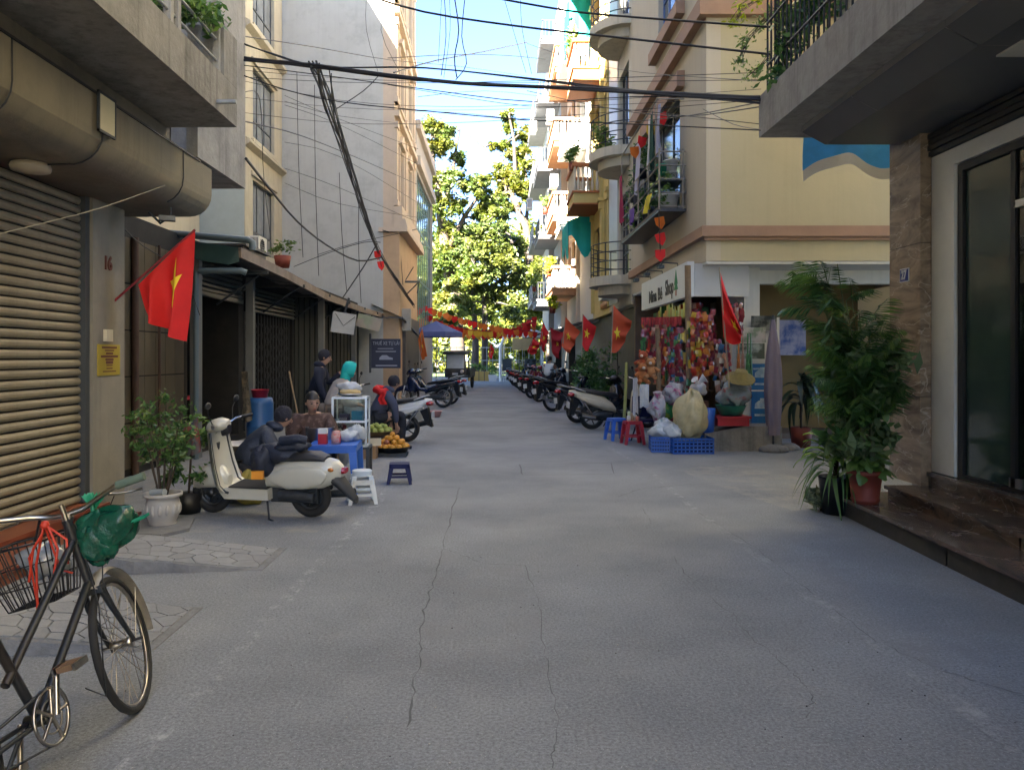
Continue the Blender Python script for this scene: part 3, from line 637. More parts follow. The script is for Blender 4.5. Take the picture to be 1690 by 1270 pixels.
for y in (13.4,16,18.5,21,23.5,26): m = MB(); m.obox((-4.45,y,3.06),(1.0,.05,.06)); m.tube([(-4.85,y,2.5),(-4.1,y,3.02)], .02, 5); m.build('bracket', dsteel, row)
mb = MB(); mb.add([(-5.85,11.98,3.56),(-4.02,12.02,3.30),(-4.0,12.02,3.08),(-4.15,12.0,3.03),(-5.85,11.95,3.30)], [(0,1,2,3,4)]); mb.add([(-5.85,12.0,3.56),(-4.02,12.04,3.30),(-4.0,12.04,3.08),(-4.15,12.02,3.03),(-5.85,11.97,3.30)], [(4,3,2,1,0)])
mb.build('awning_flap', mat('dark_teal_sheet', (.025,.07,.07), .45, var=.3, scale=2, stain=.3, stain_c=(.1,.13,.12)), row)
mb = MB(); mb.tube([(-5.85,11.9,3.57),(-3.82,11.9,3.40),(-3.75,11.9,3.36),(-3.75,11.9,3.24)], .055, 8); mb.tube([(-4.6,11.98,2.93),(-3.95,11.98,2.93),(-3.88,12.0,2.90),(-3.9,12.05,2.80),(-4.6,12.0,2.6),(-4.6,12,1.0)][:3], .05, 8); mb.tube([(-4.66,12.0,2.92),(-4.66,12.0,.0)], .045, 8)
mb.build('gutter_pipe', mat('blue_grey_pipe', (.10,.14,.16), .4, var=.1), row, kind='stuff')
tag(MB().box(-5.2,-4.93,10.55,10.75,1.35,1.72).build('electric_box', ivory if 'ivory' in dir() else mat('ivory', (.6,.55,.42), .5)), 'small ivory electricity box on the tiled wall behind the pot plant', 'box')
mb = MB(); mb.tube([(-4.84,10.35,0),(-4.84,10.35,3.2)], .05, 8); mb.tube([(-4.84,11.1,0),(-4.84,11.1,3.2)], .02, 6); tag(mb.build('drain_pipe', mat('rusty_pipe', (.09,.05,.035), .8, var=.4)), 'dark rusty drain pipe on tiled wall left of the first grey post', 'pipe')
aw2 = thing('small_awning', 'pale corrugated lean-to awning sloping down at the end of the shop row', 'awning', (-3.7, 30, 2.7), world=True)
mb = MB()
for i in range(12):
    a = i/12; b = (i+1)/12; Ya, Yb = 27.2+6.5*a, 27.2+6.5*b; o = .03*(i % 2)
    f = lambda Y, x: (x, Y, 3.30-(Y-27.2)*.085-(x+4.0)*.45+o)
    mb.quad(f(Ya,-4.4), f(Yb,-4.4), f(Yb,-3.25), f(Ya,-3.25)); mb.quad(f(Yb,-4.4), f(Yb,-3.25), (f(Yb,-3.25)[0], Yb, f(Yb,-3.25)[2]-.03), (f(Yb,-4.4)[0], Yb, f(Yb,-4.4)[2]-.03))
mb.build('sheet', mat('pale_sheet', (.38,.36,.30), .6, var=.3, scale=3, stain=.6), aw2)
mb = MB(); mb.box(-4.4,-3.25,27.15,27.2,2.95,3.0); mb.tube([(-3.27,27.2,2.95),(-3.27,33.6,2.42)], .035, 6); mb.tube([(-4.35,33.5,2.4),(-3.27,33.5,2.4)], .03, 6); mb.tube([(-3.35,33.4,0),(-3.35,33.4,2.4)], .03, 6); mb.build('frame', dsteel, aw2)
# ---------------------------------------------------------------- left: cream house behind the row
l1 = thing('cream_house', 'cream rendered house with three tall grey framed windows above the shop roof', 'house', (-8, 25, 0), world=True)
wz = [(1.2,3.4),(4.95,7.15),(8.5,10.7),(12.1,14.3)]
shell(l1, 1, -7.6, 23.4, 27.45, 0, 17, cream2, [(24.15,26.5,a,b) for a, b in wz], 6)
for a, b in wz[1:]:
    window(l1, 1, -7.6, 24.15, 26.5, a, b, mat('window_frame_dark', (.05,.06,.07), .4), mat('curtained_glass', (.23,.25,.27), .12, var=.35, scale=1.5, spec=.8), 2, 1, w=.07)
    for zz, hh, pr in ((a-.22,.12,.10),(b+.1,.14,.08)): MB().box(-7.6,-7.6+pr,23.95,26.7,zz,zz+hh).build('window_sill', cream2, l1)
for z in (8.0, 11.6): MB().prism([(-7.6,z),(-7.42,z+.12),(-7.42,z+.2),(-7.6,z+.3)],'y',23.35,27.44).build('cornice', cream2, l1)
MB().box(-13.5,-7.62,23.36,23.39,0,8.4).build('side_render', mat('pale_blue_render', (.42,.50,.52), .85, var=.08, stain=.1), l1)
aircon(None, -7.6, 23.95, 4.75, 1, 'white outdoor air conditioner beside the cream house window')
bx = MB(); bx.box(-6.5,-5.6,17.1,18.8,3.55,4.05); bx.box(-6.6,-5.5,17.0,18.9,4.05,4.1,k=1); tag(bx.build('roof_tank', [mat('tank_dark', (.03,.035,.045), .4), dsteel]), 'dark box standing on the shop row roof below the plant', 'box')
# ---------------------------------------------------------------- left: grey gable house with ornate front
l2 = thing('grey_house', 'tall house with plain grey gable wall and ornate pink cream front', 'house', (-5, 30, 0), world=True)
gw = mat('grey_gable', (.49,.50,.475), .9, var=.09, scale=.8, bump=.15, bscale=8, stain=.4, streak=.15, stain_c=(.17,.17,.165))
pk = mat('pink_cream', (.58,.47,.36), .85, var=.08, stain=.15, streak=.15, stain_c=(.3,.22,.15))
pch = mat('peach_render', (.52,.36,.22), .85, var=.1, stain=.2, streak=.15, stain_c=(.25,.15,.08))
MB().box(-13,-4.0,27.5,34,0,20).build('wall', gw, l2)
mb = MB(); wall(mb, 'x', -3.6, 27.52, 34, 6.05, 20, [(28.7,29.8,7.2,9.4),(31.4,32.6,7.2,9.4),(28.7,29.8,10.9,13.1),(31.4,32.6,10.9,13.1),(28.7,29.8,14.6,16.8),(31.4,32.6,14.6,16.8)], .15, 1)
mb.quad((-4,27.51,6.21),(-3.6,27.51,6.21),(-3.6,27.51,20),(-4,27.51,20)); mb.quad((-4,34,6.1),(-3.6,34,6.1),(-3.6,34,20),(-4,34,20)); mb.build('front', pk, l2)
for z in (7.2, 10.9, 14.6):
    for a, b in ((28.7,29.8),(31.4,32.6)):
        window(l2, 1, -3.6, a, b, z, z+2.2, white_p, glass_b, 1, 1)
        m = MB(); m.box(-3.6,-3.48,a-.15,b+.15,z-.16,z-.04); m.prism([(a-.2,z+2.3),(b+.2,z+2.3),((a+b)/2,z+2.75)],'x',-3.6,-3.45); m.box(-3.6,-3.52,a-.12,a,z,z+2.2); m.box(-3.6,-3.52,b,b+.12,z,z+2.2); m.build('window_surround', pk, l2)
    MB().box(-3.6,-3.42,27.5,34,z+3.0,z+3.2).build('cornice', pk, l2)
for y in (27.7, 30.6, 33.7):
    for z in (7.0,10.7,14.4): m = MB(); m.box(-3.6,-3.5,y-.18,y+.18,z,z+3.0); m.box(-3.6,-3.46,y-.24,y+.24,z,z+.2); m.box(-3.6,-3.46,y-.24,y+.24,z+2.78,z+3.0); m.build('pilaster', pk, l2)
mb = MB(); mb.box(-4.15,-3.12,27.4,33.9,6.05,6.2); mb.prism([(-3.6,6.2),(-3.12,6.2),(-3.2,6.5),(-3.3,6.5),(-3.3,6.95),(-3.6,6.95)],'y',27.4,33.9); mb.build('bay_ledge', pk, l2)
mb = MB(); mb.box(-4.0,-3.42,27.52,33.8,0,6.04); mb.build('lower_wall', pch, l2)
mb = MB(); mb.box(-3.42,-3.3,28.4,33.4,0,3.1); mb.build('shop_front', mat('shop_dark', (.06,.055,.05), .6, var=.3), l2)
tag(MB().box(-3.42,-3.1,28.2,28.5,2.55,3.35).build('meter_box', mat('meter_box', (.35,.33,.28), .6, stain=.5)), 'grey electricity meter box at the corner of the peach wall', 'meter box')
mb = MB(); mb.box(-3.42,-2.85,29.2,29.3,4.4,4.47); mb.tube([(-3.42,29.25,3.9),(-2.9,29.25,4.42)],.025,5); mb.tube([(-3.4,29.25,4.5),(-3.1,29.25,5.0)],.02,6); mb.tube([(-2.95,29.25,4.0),(-2.9,29.25,4.4)],.03,6); tag(mb.build('cable_bracket', dsteel), 'dark cable bracket and junction boxes under the ornate bay', 'bracket')
# glass fronted building
l3 = thing('glass_building', 'low office block with green glass front before the trees', 'building', (-5, 38, 0), world=True)
shell(l3, 1, -3.5, 34.2, 43, 0, 12.1, mat('office_grey', (.38,.36,.33), .8, var=.08), [(34.5,42.7,2.9,9.9)], 8)
for i in range(4):
    for j in range(3): window(l3, 1, -3.5, 34.5+2.05*i, 36.55+2.05*i, 2.9+2.33*j, 5.23+2.33*j, mat('mullion', (.08,.15,.14), .4), mat('green_glass', (.16,.26,.24), .06, spec=1, var=.2), 1, 0)
for z in (10.1, 11.7): MB().box(-3.5,-3.3,34.1,43.1,z,z+.4).build('cornice', mat('office_trim', (.48,.42,.35), .8), l3)
# ---------------------------------------------------------------- right: beige corner house with the shop
b1 = thing('beige_house', 'beige corner house with brown cornices and a caged balcony above the shop', 'house', (5, 15, 0), world=True)
bg1 = mat('beige_yellow', (.475,.425,.275), .85, var=.07, scale=1.3, bump=.12, bscale=12, stain=.35, streak=.25, stain_c=(.36,.31,.2))
bg2 = mat('beige_front', (.50,.45,.35), .85, var=.07, scale=1.3, bump=.1, bscale=12, stain=.2, streak=.2, stain_c=(.28,.23,.17))
mb = MB(); mb.box(3.9,12.5,13.3,20.5,3.25,19); mb.build('wall', bg1, b1)
mb = MB(); wall(mb, 'x', 3.65, 13.3, 20.5, 3.25, 19, [(15.2,19.4,4.5,6.75),(15.0,17.2,8.6,11.6)], .24, -1); mb.quad((3.65,20.5,3.25),(3.9,20.5,3.25),(3.9,20.5,19),(3.65,20.5,19)); mb.quad((3.65,13.298,3.25),(3.9,13.298,3.25),(3.9,13.298,19),(3.65,13.298,19)); mb.quad((3.65,13.3,3.25),(3.9,13.3,3.25),(3.9,20.5,3.25),(3.65,20.5,3.25)); mb.build('front_wall', bg2, b1)
mb = MB(); mb.box(4.75,12.5,16.2,16.4,0,3.25); mb.box(4.66,4.76,14.79,16.2,0,3.2); mb.build('lower_wall', mat('ochre_wall', (.22,.155,.065), .85, var=.1, stain=.25, streak=.2, stain_c=(.2,.13,.05)), b1)
mb = MB(); mb.box(4.5,4.78,13.9,14.79,0,3.25); mb.box(4.79,12.5,14.3,14.5,2.95,3.25); mb.box(3.66,12.5,13.32,20.4,3.2,3.248); mb.build('column', white_w, b1)
mb = MB(); mb.prism([(12.5,3.66),(12.5,3.84),(3.55,3.84),(3.55,3.66)],'y',13.18,13.3); mb.prism([(12.5,3.6),(12.5,3.66),(3.6,3.66),(3.6,3.6)],'y',13.23,13.3); mb.box(3.55,3.65,13.3,20.5,3.66,3.84); mb.box(12.5,3.5,13.15,13.3,7.45,7.75); mb.box(3.5,3.65,13.3,20.5,7.45,7.75); mb.box(3.5,3.65,14.8,18.6,6.8,7.1); mb.box(3.48,3.65,14.8,17.5,8.2,8.45); mb.build('cornice', brown_t, b1)
window(b1, -1, 3.65, 15.0, 17.2, 8.6, 11.6, mat('blue_frame', (.08,.16,.4), .4), glass_b, 3, 1, w=.05)
window(b1, -1, 3.65, 15.2, 19.4, 4.5, 6.75, dsteel, glass_d, 3, 0)
mb = MB(); mb.box(3.9,9,15.0,20.4,0,.1); mb.box(8,8.1,15,20.4,.1,3.2); mb.box(3.7,8,20.3,20.45,.1,3.2); mb.build('shop_interior', mat('shop_inner', (.16,.12,.09), .8, var=.3), b1)
sg = thing('shop_sign', 'white shop sign reading Mina Bé Shop with three spotlights and tree drawing', 'sign', (3.5, 15, 3), world=True)
MB().box(3.4,3.52,13.6,17.85,2.66,3.28).build('sign_board', mat('sign_white', (.72,.74,.73), .4, var=.04), sg)
MB().box(3.525,4.49,13.6,13.7,2.66,3.245).build('side_board', mat('sign_grey', (.52,.53,.53), .6, var=.05), sg)
inkm = mat('ink_black', (.03,.035,.035), .5)
text_part('Mina Bé', .36, inkm, sg, (3.395,16.3,2.88), (0,-1,0), (0,0,1), .004, 'lettering', 1.15, .008)
text_part('Shop', .42, inkm, sg, (3.395,15.0,2.94), (0,-1,0), (0,0,1), .004, 'lettering', .85, .008)
mb = MB(); mb.prism([(14.45,3.22),(14.32,2.95),(14.38,2.95),(14.30,2.85),(14.6,2.85),(14.52,2.95),(14.58,2.95)],'x',3.392,3.4); mb.box(3.392,3.4,14.4,14.5,2.74,2.85,k=1); mb.build('tree_emblem', [mat('emblem_green', (.03,.25,.08), .6), mat('emblem_pink', (.5,.25,.2), .6)], sg)
for y in (17.3, 16.1, 14.75): m = MB(); m.tube([(3.5,y,3.28),(3.5,y,3.38),(3.2,y,3.40),(3.18,y,3.34)], .014, 5); m.obox((3.17,y,3.31),(.1,.24,.07)); m.build('spotlight', dsteel, sg)
# caged balcony
cg = thing('balcony_cage', 'steel cage balcony crowded with pots and laundry on the beige house', 'balcony', (3.4, 16.8, 4.4), world=True)
mb = MB(); mb.box(3.12,3.64,14.65,19.0,4.36,4.42); mb.build('floor', dsteel, cg)
cb = mat('cage_bars', (.30,.27,.22), .5, metal=.3, var=.2); mb = MB()
for z in (4.45,4.72,4.98,5.24,5.5): mb.tube([(3.13,19.0,z),(3.13,14.66,z),(3.64,14.66,z)], .016, 5); mb.tube([(3.13,19.0,z),(3.64,19.0,z)], .016, 5)
for y in (14.66,15.7,16.8,17.9,19.0): mb.tube([(3.13,y,4.4),(3.13,y,5.5 if y > 15 else 5.56)], .02, 5)
mb.tube([(3.58,14.66,4.4),(3.58,14.66,5.55)], .018, 5); mb.tube([(3.13,14.8,6.55),(3.13,19,6.55)], .015, 5); mb.tube([(3.64,14.8,6.55),(3.1,14.8,6.55)], .015, 5); mb.tube([(3.13,15.0,5.5),(3.13,15,6.55)],.014,5); mb.tube([(3.13,19.0,5.5),(3.13,19,6.55)],.014,5)
mb.build('bars', cb, cg)
MB().box(3.16,3.6,14.7,15.3,4.95,4.97).build('shelf', dsteel, cg)
def cloth(name, label, cat, p0, p1, drop, m, group=None, wav=.03, seed=0, pinch=.0, n=10):
    """cloth hanging from the line p0-p1"""
    p0, p1 = Vector(p0), Vector(p1); q = random.Random(seed); ph = q.random()*6; d = (p1-p0); nn = Vector((-d.y, d.x, 0)).normalized() if d.xy.length > 0 else Vector((1,0,0))
    def fn(u, v):
        w = (u-.5)*(1-pinch*(1-v)); p = (p0+p1)/2 + d*w; p.z -= drop*v*(1+.04*math.sin(u*9+ph)); return p + nn*(wav*v*math.sin(u*14+ph)+wav*.6*math.sin(u*6-ph+v*3))
    mb = MB(); mb.grid(fn, n, 8); return tag(mb.build(name, m), label, cat, group)
lav = mat('lavender_cloth', (.42,.42,.55), .85); dkg = mat('dark_green_cloth', (.02,.07,.05), .85); wht = mat('white_cloth', (.62,.62,.6), .85); mag = mat('burgundy_cloth', (.28,.015,.06), .85)
cloth('shirt', 'lavender shirt hanging highest at the near end of the caged balcony', 'laundry', (3.2,14.9,6.5), (3.2,15.2,6.5), .95, lav, seed=1)
cloth('shirt', 'dark green garment hanging beside the white one on the caged balcony', 'laundry', (3.16,15.35,6.5), (3.16,15.6,6.5), 1.1, dkg, seed=2)
cloth('shirt', 'white garment hanging between green and lavender laundry on the balcony', 'laundry', (3.16,15.65,6.45), (3.16,15.9,6.45), 1.0, wht, seed=3)
cloth('shirt', 'pale lavender shirt hanging in the middle of the caged balcony', 'laundry', (3.14,16.6,6.3), (3.14,17.2,6.3), 1.1, lav, seed=4)
cloth('shirt', 'dark checked shirt hanging behind balcony plants', 'laundry', (3.2,17.4,6.2), (3.2,17.8,6.2), 1.2, mat('dark_cloth', (.04,.04,.06), .85), seed=5)
cloth('towel', 'burgundy towel hanging at the far end of the caged balcony', 'laundry', (3.1,18.75,6.05), (3.1,19.05,6.05), 1.2, mag, seed=6)
cloth('cloth', 'bright yellow cloth draped over the lower balcony bars', 'laundry', (3.10,15.3,4.85), (3.10,16.0,4.85), .3, mat('bright_yellow', (.6,.5,.02), .8), seed=8)
cloth('cloth', 'purple cloth draped over the balcony bars beside a yellow one', 'laundry', (3.10,17.2,4.95), (3.10,17.8,4.95), .35, mat('violet', (.12,.05,.25), .8), seed=9)
def pot(label, loc, r, h, m, cat='pot', group=None, soil_=True):
    mb = MB(); mb.lathe([(0,0),(r*.72,0),(r*.96,h*.9),(r*1.06,h*.9),(r*1.06,h),(r*.92,h),(r*.9,h*.86),(0,h*.86)], loc, 18); return tag(mb.build('plant_pot', m), label, cat, group)
wp = mat('white_pot', (.62,.62,.60), .5, var=.1, stain=.2)
pot('wide white bowl pot on the lowest shelf of the caged balcony', (3.36,14.9,4.42), .2, .3, wp); pot('small white pot on the upper shelf, under another pot', (3.42,14.95,4.97), .12, .2, wp); pot('small white pot stacked on top of another on the balcony shelf', (3.42,14.95,5.18), .14, .22, wp)
pot('green plastic pot on the upper shelf of the caged balcony', (3.24,14.95,5.1), .11, .22, mat('green_plastic', (.02,.25,.14), .5))
# ---------------------------------------------------------------- right row beyond
grt = mat('grey_blue_tiles', (.40,.44,.46), .4, var=.1, scale=3, stain=.12)
b2 = thing('tiled_house', 'narrow cream house with blue grey tile strip and rounded balconies', 'house', (5, 22, 0), world=True)
wz = [(3.9,6.2),(7.4,9.7),(10.9,13.2),(14.4,16.7)]
shell(b2, -1, 3.65, 20.52, 24.5, 3.0, 18, mat('tile_and_cream', (.50,.47,.38), .8, var=.1, streak=.2), [(21.0,22.6,a,b) for a, b in wz])
MB().box(3.62,3.66,22.75,24.45,3.2,18).build('tile_strip', grt, b2)
for i, (a, b) in enumerate(wz): window(b2, -1, 3.65, 21.0, 22.6, a, b, dsteel, glass_d, 2, 1); round_balcony(b2, 3.65, 21.8, 1.15, a-.1, cream2, dsteel)
MB().box(3.9,12,20.6,24.4,0,2.99).build('shop_shade_block', mat('shop_dark', (.06,.055,.05), .6), b2)  # dark block stands in for the shaded shop opening
yel = mat('yellow_render', (.60,.47,.17), .8, var=.08, stain=.12, streak=.12, stain_c=(.35,.24,.1))
orn = mat('orange_trim', (.42,.14,.045), .75, var=.1); ydk = mat('brown_window', (.10,.06,.04), .5)
b3 = thing('yellow_house', 'yellow house with orange trimmed balustrade balconies and tall brown window', 'house', (5, 27, 0), world=True)
shell(b3, -1, 3.7, 24.52, 29.0, 3.0, 18.5, yel, [(24.95,26.1,4.1,6.9),(24.95,26.1,8.0,10.4),(24.95,26.1,11.8,14.2),(26.9,28.4,8.3,10.6),(26.9,28.4,12.5,14.8),(26.9,28.4,4.0,6.2)])
for a, b, c, d in ((24.95,26.1,4.1,6.9),(24.95,26.1,8.0,10.4),(24.95,26.1,11.8,14.2),(26.9,28.4,8.3,10.6),(26.9,28.4,12.5,14.8),(26.9,28.4,4.0,6.2)): window(b3, -1, 3.7, a, b, c, d, ydk, glass_d, 2, 1)
for y in (24.7, 26.4, 28.8):
    m = MB(); m.box(3.6,3.7,y-.12,y+.12,3.2,18)
    for z in (6.9,8.0,10.6,11.8,14.5): m.box(3.52,3.7,y-.2,y+.2,z,z+.12); m.box(3.56,3.7,y-.16,y+.16,z-.25,z)
    m.build('pilaster', yel, b3)
for z in (7.25, 11.55, 15.8): balcony(b3, 3.7, 2.72, 26.6, 28.9, z, yel, orn, cream, 'balus', .85, .35)
MB().box(3.9,12,24.6,28.9,0,2.99).build('shop_shade_block', mat('shop_dark', (.06,.055,.05), .6), b3)  # shade of the open shop painted as a dark block
mb = MB(); mb.box(3.66,3.7,24.6,26.4,3.2,3.9); [mb.blob((3.62,24.75+.2*i,3.3),(.05,.09,.09),6) for i in range(8)]; mb.build('relief_panel', mat('relief', (.5,.28,.12), .8), b3)
specs = [('white_house', 'bright white sunlit house with teal awning and grey canopies', 3.75, 29.02, 34.0, 17, mat('bright_white', (.62,.61,.58), .8, var=.05), white_w, galv, 'rail', [7.0,10.4,13.8], 1.0, 1),
         ('orange_house', 'pale house stacked with orange brown balconies and plants', 3.6, 34.02, 38.5, 19, mat('pale_stone', (.56,.48,.38), .8, var=.1, streak=.2), mat('orange_brown', (.42,.22,.11), .8, var=.15), cream2, 'balus', [4.6,7.9,11.2,14.5], 1.05, 2),
         ('grey_balcony_house', 'grey house with dark railed balconies and air conditioners', 3.3, 38.52, 43.0, 20, mat('mid_grey_render', (.36,.37,.38), .8, var=.1, streak=.2), mat('slate', (.18,.19,.21), .7, var=.15), dsteel, 'rail', [4.4,7.8,11.2,14.6,17.6], 1.1, 3),
         ('last_house', 'last pale grey house of the right row before the trees', 3.0, 43.02, 48.5, 18, mat('pale_grey_render', (.48,.47,.44), .8, var=.1, streak=.3), mat('grey_slab', (.30,.30,.31), .7, var=.15), galv, 'rail', [4.8,8.2,11.6,15.0], 1.0, 4)]
for nm, lb, x, y0, y1, H, wm, sm_, rm, st, fl, pr, sd_ in specs:
    t = thing(nm, lb, 'house', (x+2, y0, 0), world=True); q = random.Random(sd_); hs = []
    for z in fl:
        w_ = (y1-y0); hs += [(y0+.5, y0+w_*.45, z+.15, z+2.35), (y0+w_*.58, y1-.5, z+.15, z+2.35)]
    shell(t, -1, x, y0, y1, 3.0, H, wm, hs)
    for h in hs: window(t, -1, x, *h, q.choice([dsteel, white_p, ydk]), q.choice([glass_d, glass_b]), 1, 1)
    for z in fl:
        ya, yb = (y0+.2, y1-.25) if nm != 'white_house' else (y0+2.4, y1-.2)
        balcony(t, x, x-pr*q.uniform(.85,1.1), ya, yb, z, sm_, sm_, rm, st, .85)
    MB().box(x+.4,x+8,y0+.1,y1-.1,0,2.99).build('shop_shade_block', mat('shop_dark', (.06,.055,.05), .6), t)  # dark box in place of each house's shaded shop opening
    m = MB(); m.add([(x,y0+.2,3.0),(x,y1-.2,3.0),(x-1.0,y1-.2,2.75),(x-1.0,y0+.2,2.75),(x,y0+.2,3.04),(x,y1-.2,3.04),(x-1.0,y1-.2,2.79),(x-1.0,y0+.2,2.79)],[(0,1,2,3),(7,6,5,4),(2,3,7,6),(0,3,7,4),(1,2,6,5)]); m.build('awning', q.choice([rf, galv, dkw]), t)
for i, (x, y, z, lb) in enumerate(((2.9,35.2,9.3,'white air conditioner under the second orange balcony'),(2.2,40.0,13.2,'white air conditioner outside the upper grey balcony'),(2.1,42.0,9.6,'white air conditioner below a grey balcony near the trees'),(2.9,37.6,13.0,'white air conditioner high on the stone house'),(3.65,23.9,3.35,'white air conditioner over the shop beside the yellow house'))): aircon(None, x, y, z, -1, lb)
def awning_cloth(label, x0, x1, y0, y1, z0, z1, m, skirt=.5, seed=0):
    mb = MB(); q = random.Random(seed)
    mb.grid(lambda u, v: (x0+(x1-x0)*u, y0+(y1-y0)*v, z0+(z1-z0)*u+.05*math.sin(v*20+u*5)), 6, 10)
    mb.grid(lambda u, v: (x1+.04*math.sin(v*22), y0+(y1-y0)*v, z1-skirt*u*(1+.3*math.sin(v*13))), 4, 14)
    mb.grid(lambda u, v: (x0+(x1-x0)*u, y0+.04*math.sin(u*14), (z0+(z1-z0)*u)-skirt*v*(1+.5*math.sin(u*5))), 8, 4)
    return tag(mb.build('cloth_awning', m), label, 'awning')
awning_cloth('lower teal cloth awning on the white house, over the small balcony', 3.75, 2.75, 29.0, 31.6, 7.1, 6.7, teal, 1.1, 1)
awning_cloth('upper teal cloth hanging from the top floor of the white house', 3.75, 2.8, 29.2, 31.4, 15.6, 15.2, teal, 1.5, 2)
t = thing('alley_light_blocker', 'plain wall added in the side alley behind house 27 to block light', 'wall', (6.4, 10.5, 0), world=True); MB().box(6.2,6.5,8.13,13.15,0,2.7).build('wall', bg1, t)  # added to keep the alley ground behind the plants dark
# tarpaulin below the neighbour's slab
mb = MB(); mb.grid(lambda u, v: (3.62+1.2*u, 9.0+.06*math.sin(u*9+v*2), 4.30-.52*v*(1-.35*math.sin(min(1,u*1.3)*3.1)) +.015*math.sin(u*17)), 24, 6)
mb.k = 1; mb.grid(lambda u, v: (3.62+1.2*u, 8.99+.06*math.sin(u*9+2), 4.30-.52*(1-.35*math.sin(min(1,u*1.3)*3.1))+.015*math.sin(u*17)-.13*v), 24, 1)
tag(mb.build('tarpaulin', [mat('blue_tarp', (.03,.33,.80), .55, var=.15, scale=5), wht]), 'bright blue tarpaulin with white hem hanging under the neighbour balcony', 'tarpaulin')
t = thing('gable_shade_block', 'unseen plain tall block added behind the shop row to shade the gable', 'building', (-11, 16, 0), world=True); MB().box(-15,-8.95,9.7,23.3,0,21.5).build('wall', cream, t)  # out of view, height set so its shadow covers the grey gable
# the left row goes on behind the viewpoint
t = thing('row_house', 'cream house continuing the left row behind the viewpoint', 'house', (-7, -30, 0), world=True); MB().box(-11,-4.2,-34,-20.2,0,13).build('wall', cream, t)
for i in range(3):
    for j in range(3): MB().box(-4.23,-4.17,-32+i*4,-30+i*4,1.5+j*3.6,3.6+j*3.6).build('window', glass_d, t)
# ---------------------------------------------------------------- leaves
def leaf_cloud(centers, n, size, seed=0, flat=.5, along=None, elong=1.6):
    """centers: list of (x,y,z,rx,rz); n leaves for each (4-corner bent leaves), fast"""
    g = np.random.RandomState(seed); C = np.repeat(np.array(centers, float), n, axis=0); m = len(C)
    d = g.normal(size=(m,3)); d /= np.linalg.norm(d, axis=1)[:,None]; rad = np.clip(np.abs(g.normal(size=m))*.55+.1, 0, 1.35)
    p = C[:,:3] + d*rad[:,None]*np.stack([C[:,3], C[:,3], C[:,4]], 1)
    a = g.normal(size=(m,3)); a[:,2] = a[:,2]*flat-.25; a /= np.linalg.norm(a, axis=1)[:,None]
    b = np.cross(a, g.normal(size=(m,3))); b /= np.linalg.norm(b, axis=1)[:,None]; c = np.cross(a, b)
    s = (size*g.uniform(.6,1.35,m))[:,None]
    v = np.stack([p-a*s*elong*.5, p+b*s*.32+c*s*.06, p+a*s*elong*.5, p-b*s*.32+c*s*.06], 1).reshape(-1,3)
    f = np.arange(m*4).reshape(-1,4); return v, f
def leaf_mesh(name, vf, m, parent=None, **pr):
    v, f = vf; org = np.array(ORG.get(parent.name, (0,0,0))) if parent is not None else 0
    me = bpy.data.meshes.new(name); me.vertices.add(len(v)); me.vertices.foreach_set('co', (v-org).astype(np.float32).ravel())
    me.loops.add(f.size); me.loops.foreach_set('vertex_index', f.astype(np.int32).ravel()); me.polygons.add(len(f)); me.polygons.foreach_set('loop_start', np.arange(0, f.size, 4, dtype=np.int32)); me.update(calc_edges=True)
    me.materials.append(m); o = bpy.data.objects.new(name, me); COL.objects.link(o); o.parent = parent
    for k, x in pr.items(): o[k] = x
    return o
def ppx(px, py, r, Y, fl=.8): a = P(px, py, Y); return (a.x, a.y, a.z, r/K*Y, r/K*Y*fl)
def limb(m, pts, Y, r0, r1, dy=0):
    q = [P(a, b, Y+dy*i/len(pts)) for i, (a, b) in enumerate(pts)]; n = len(q); m.tube(q, [r0+(r1-r0)*i/(n-1) for i in range(n)], 9)
tree_leaf = mat('tree_leaf', (.055,.088,.015), .5, var=.15, scale=.5, island=.45, trans=.35, c2=(.12,.125,.018), c2s=.35, c2t=.55)
tree_leaf2 = mat('tree_leaf_bright', (.085,.115,.016), .5, var=.15, island=.4, trans=.4, c2=(.10,.105,.016), c2s=.4)
tree_leafd = mat('tree_leaf_dark', (.038,.066,.014), .5, var=.2, island=.4, trans=.25, c2=(.08,.10,.016), c2s=.4)
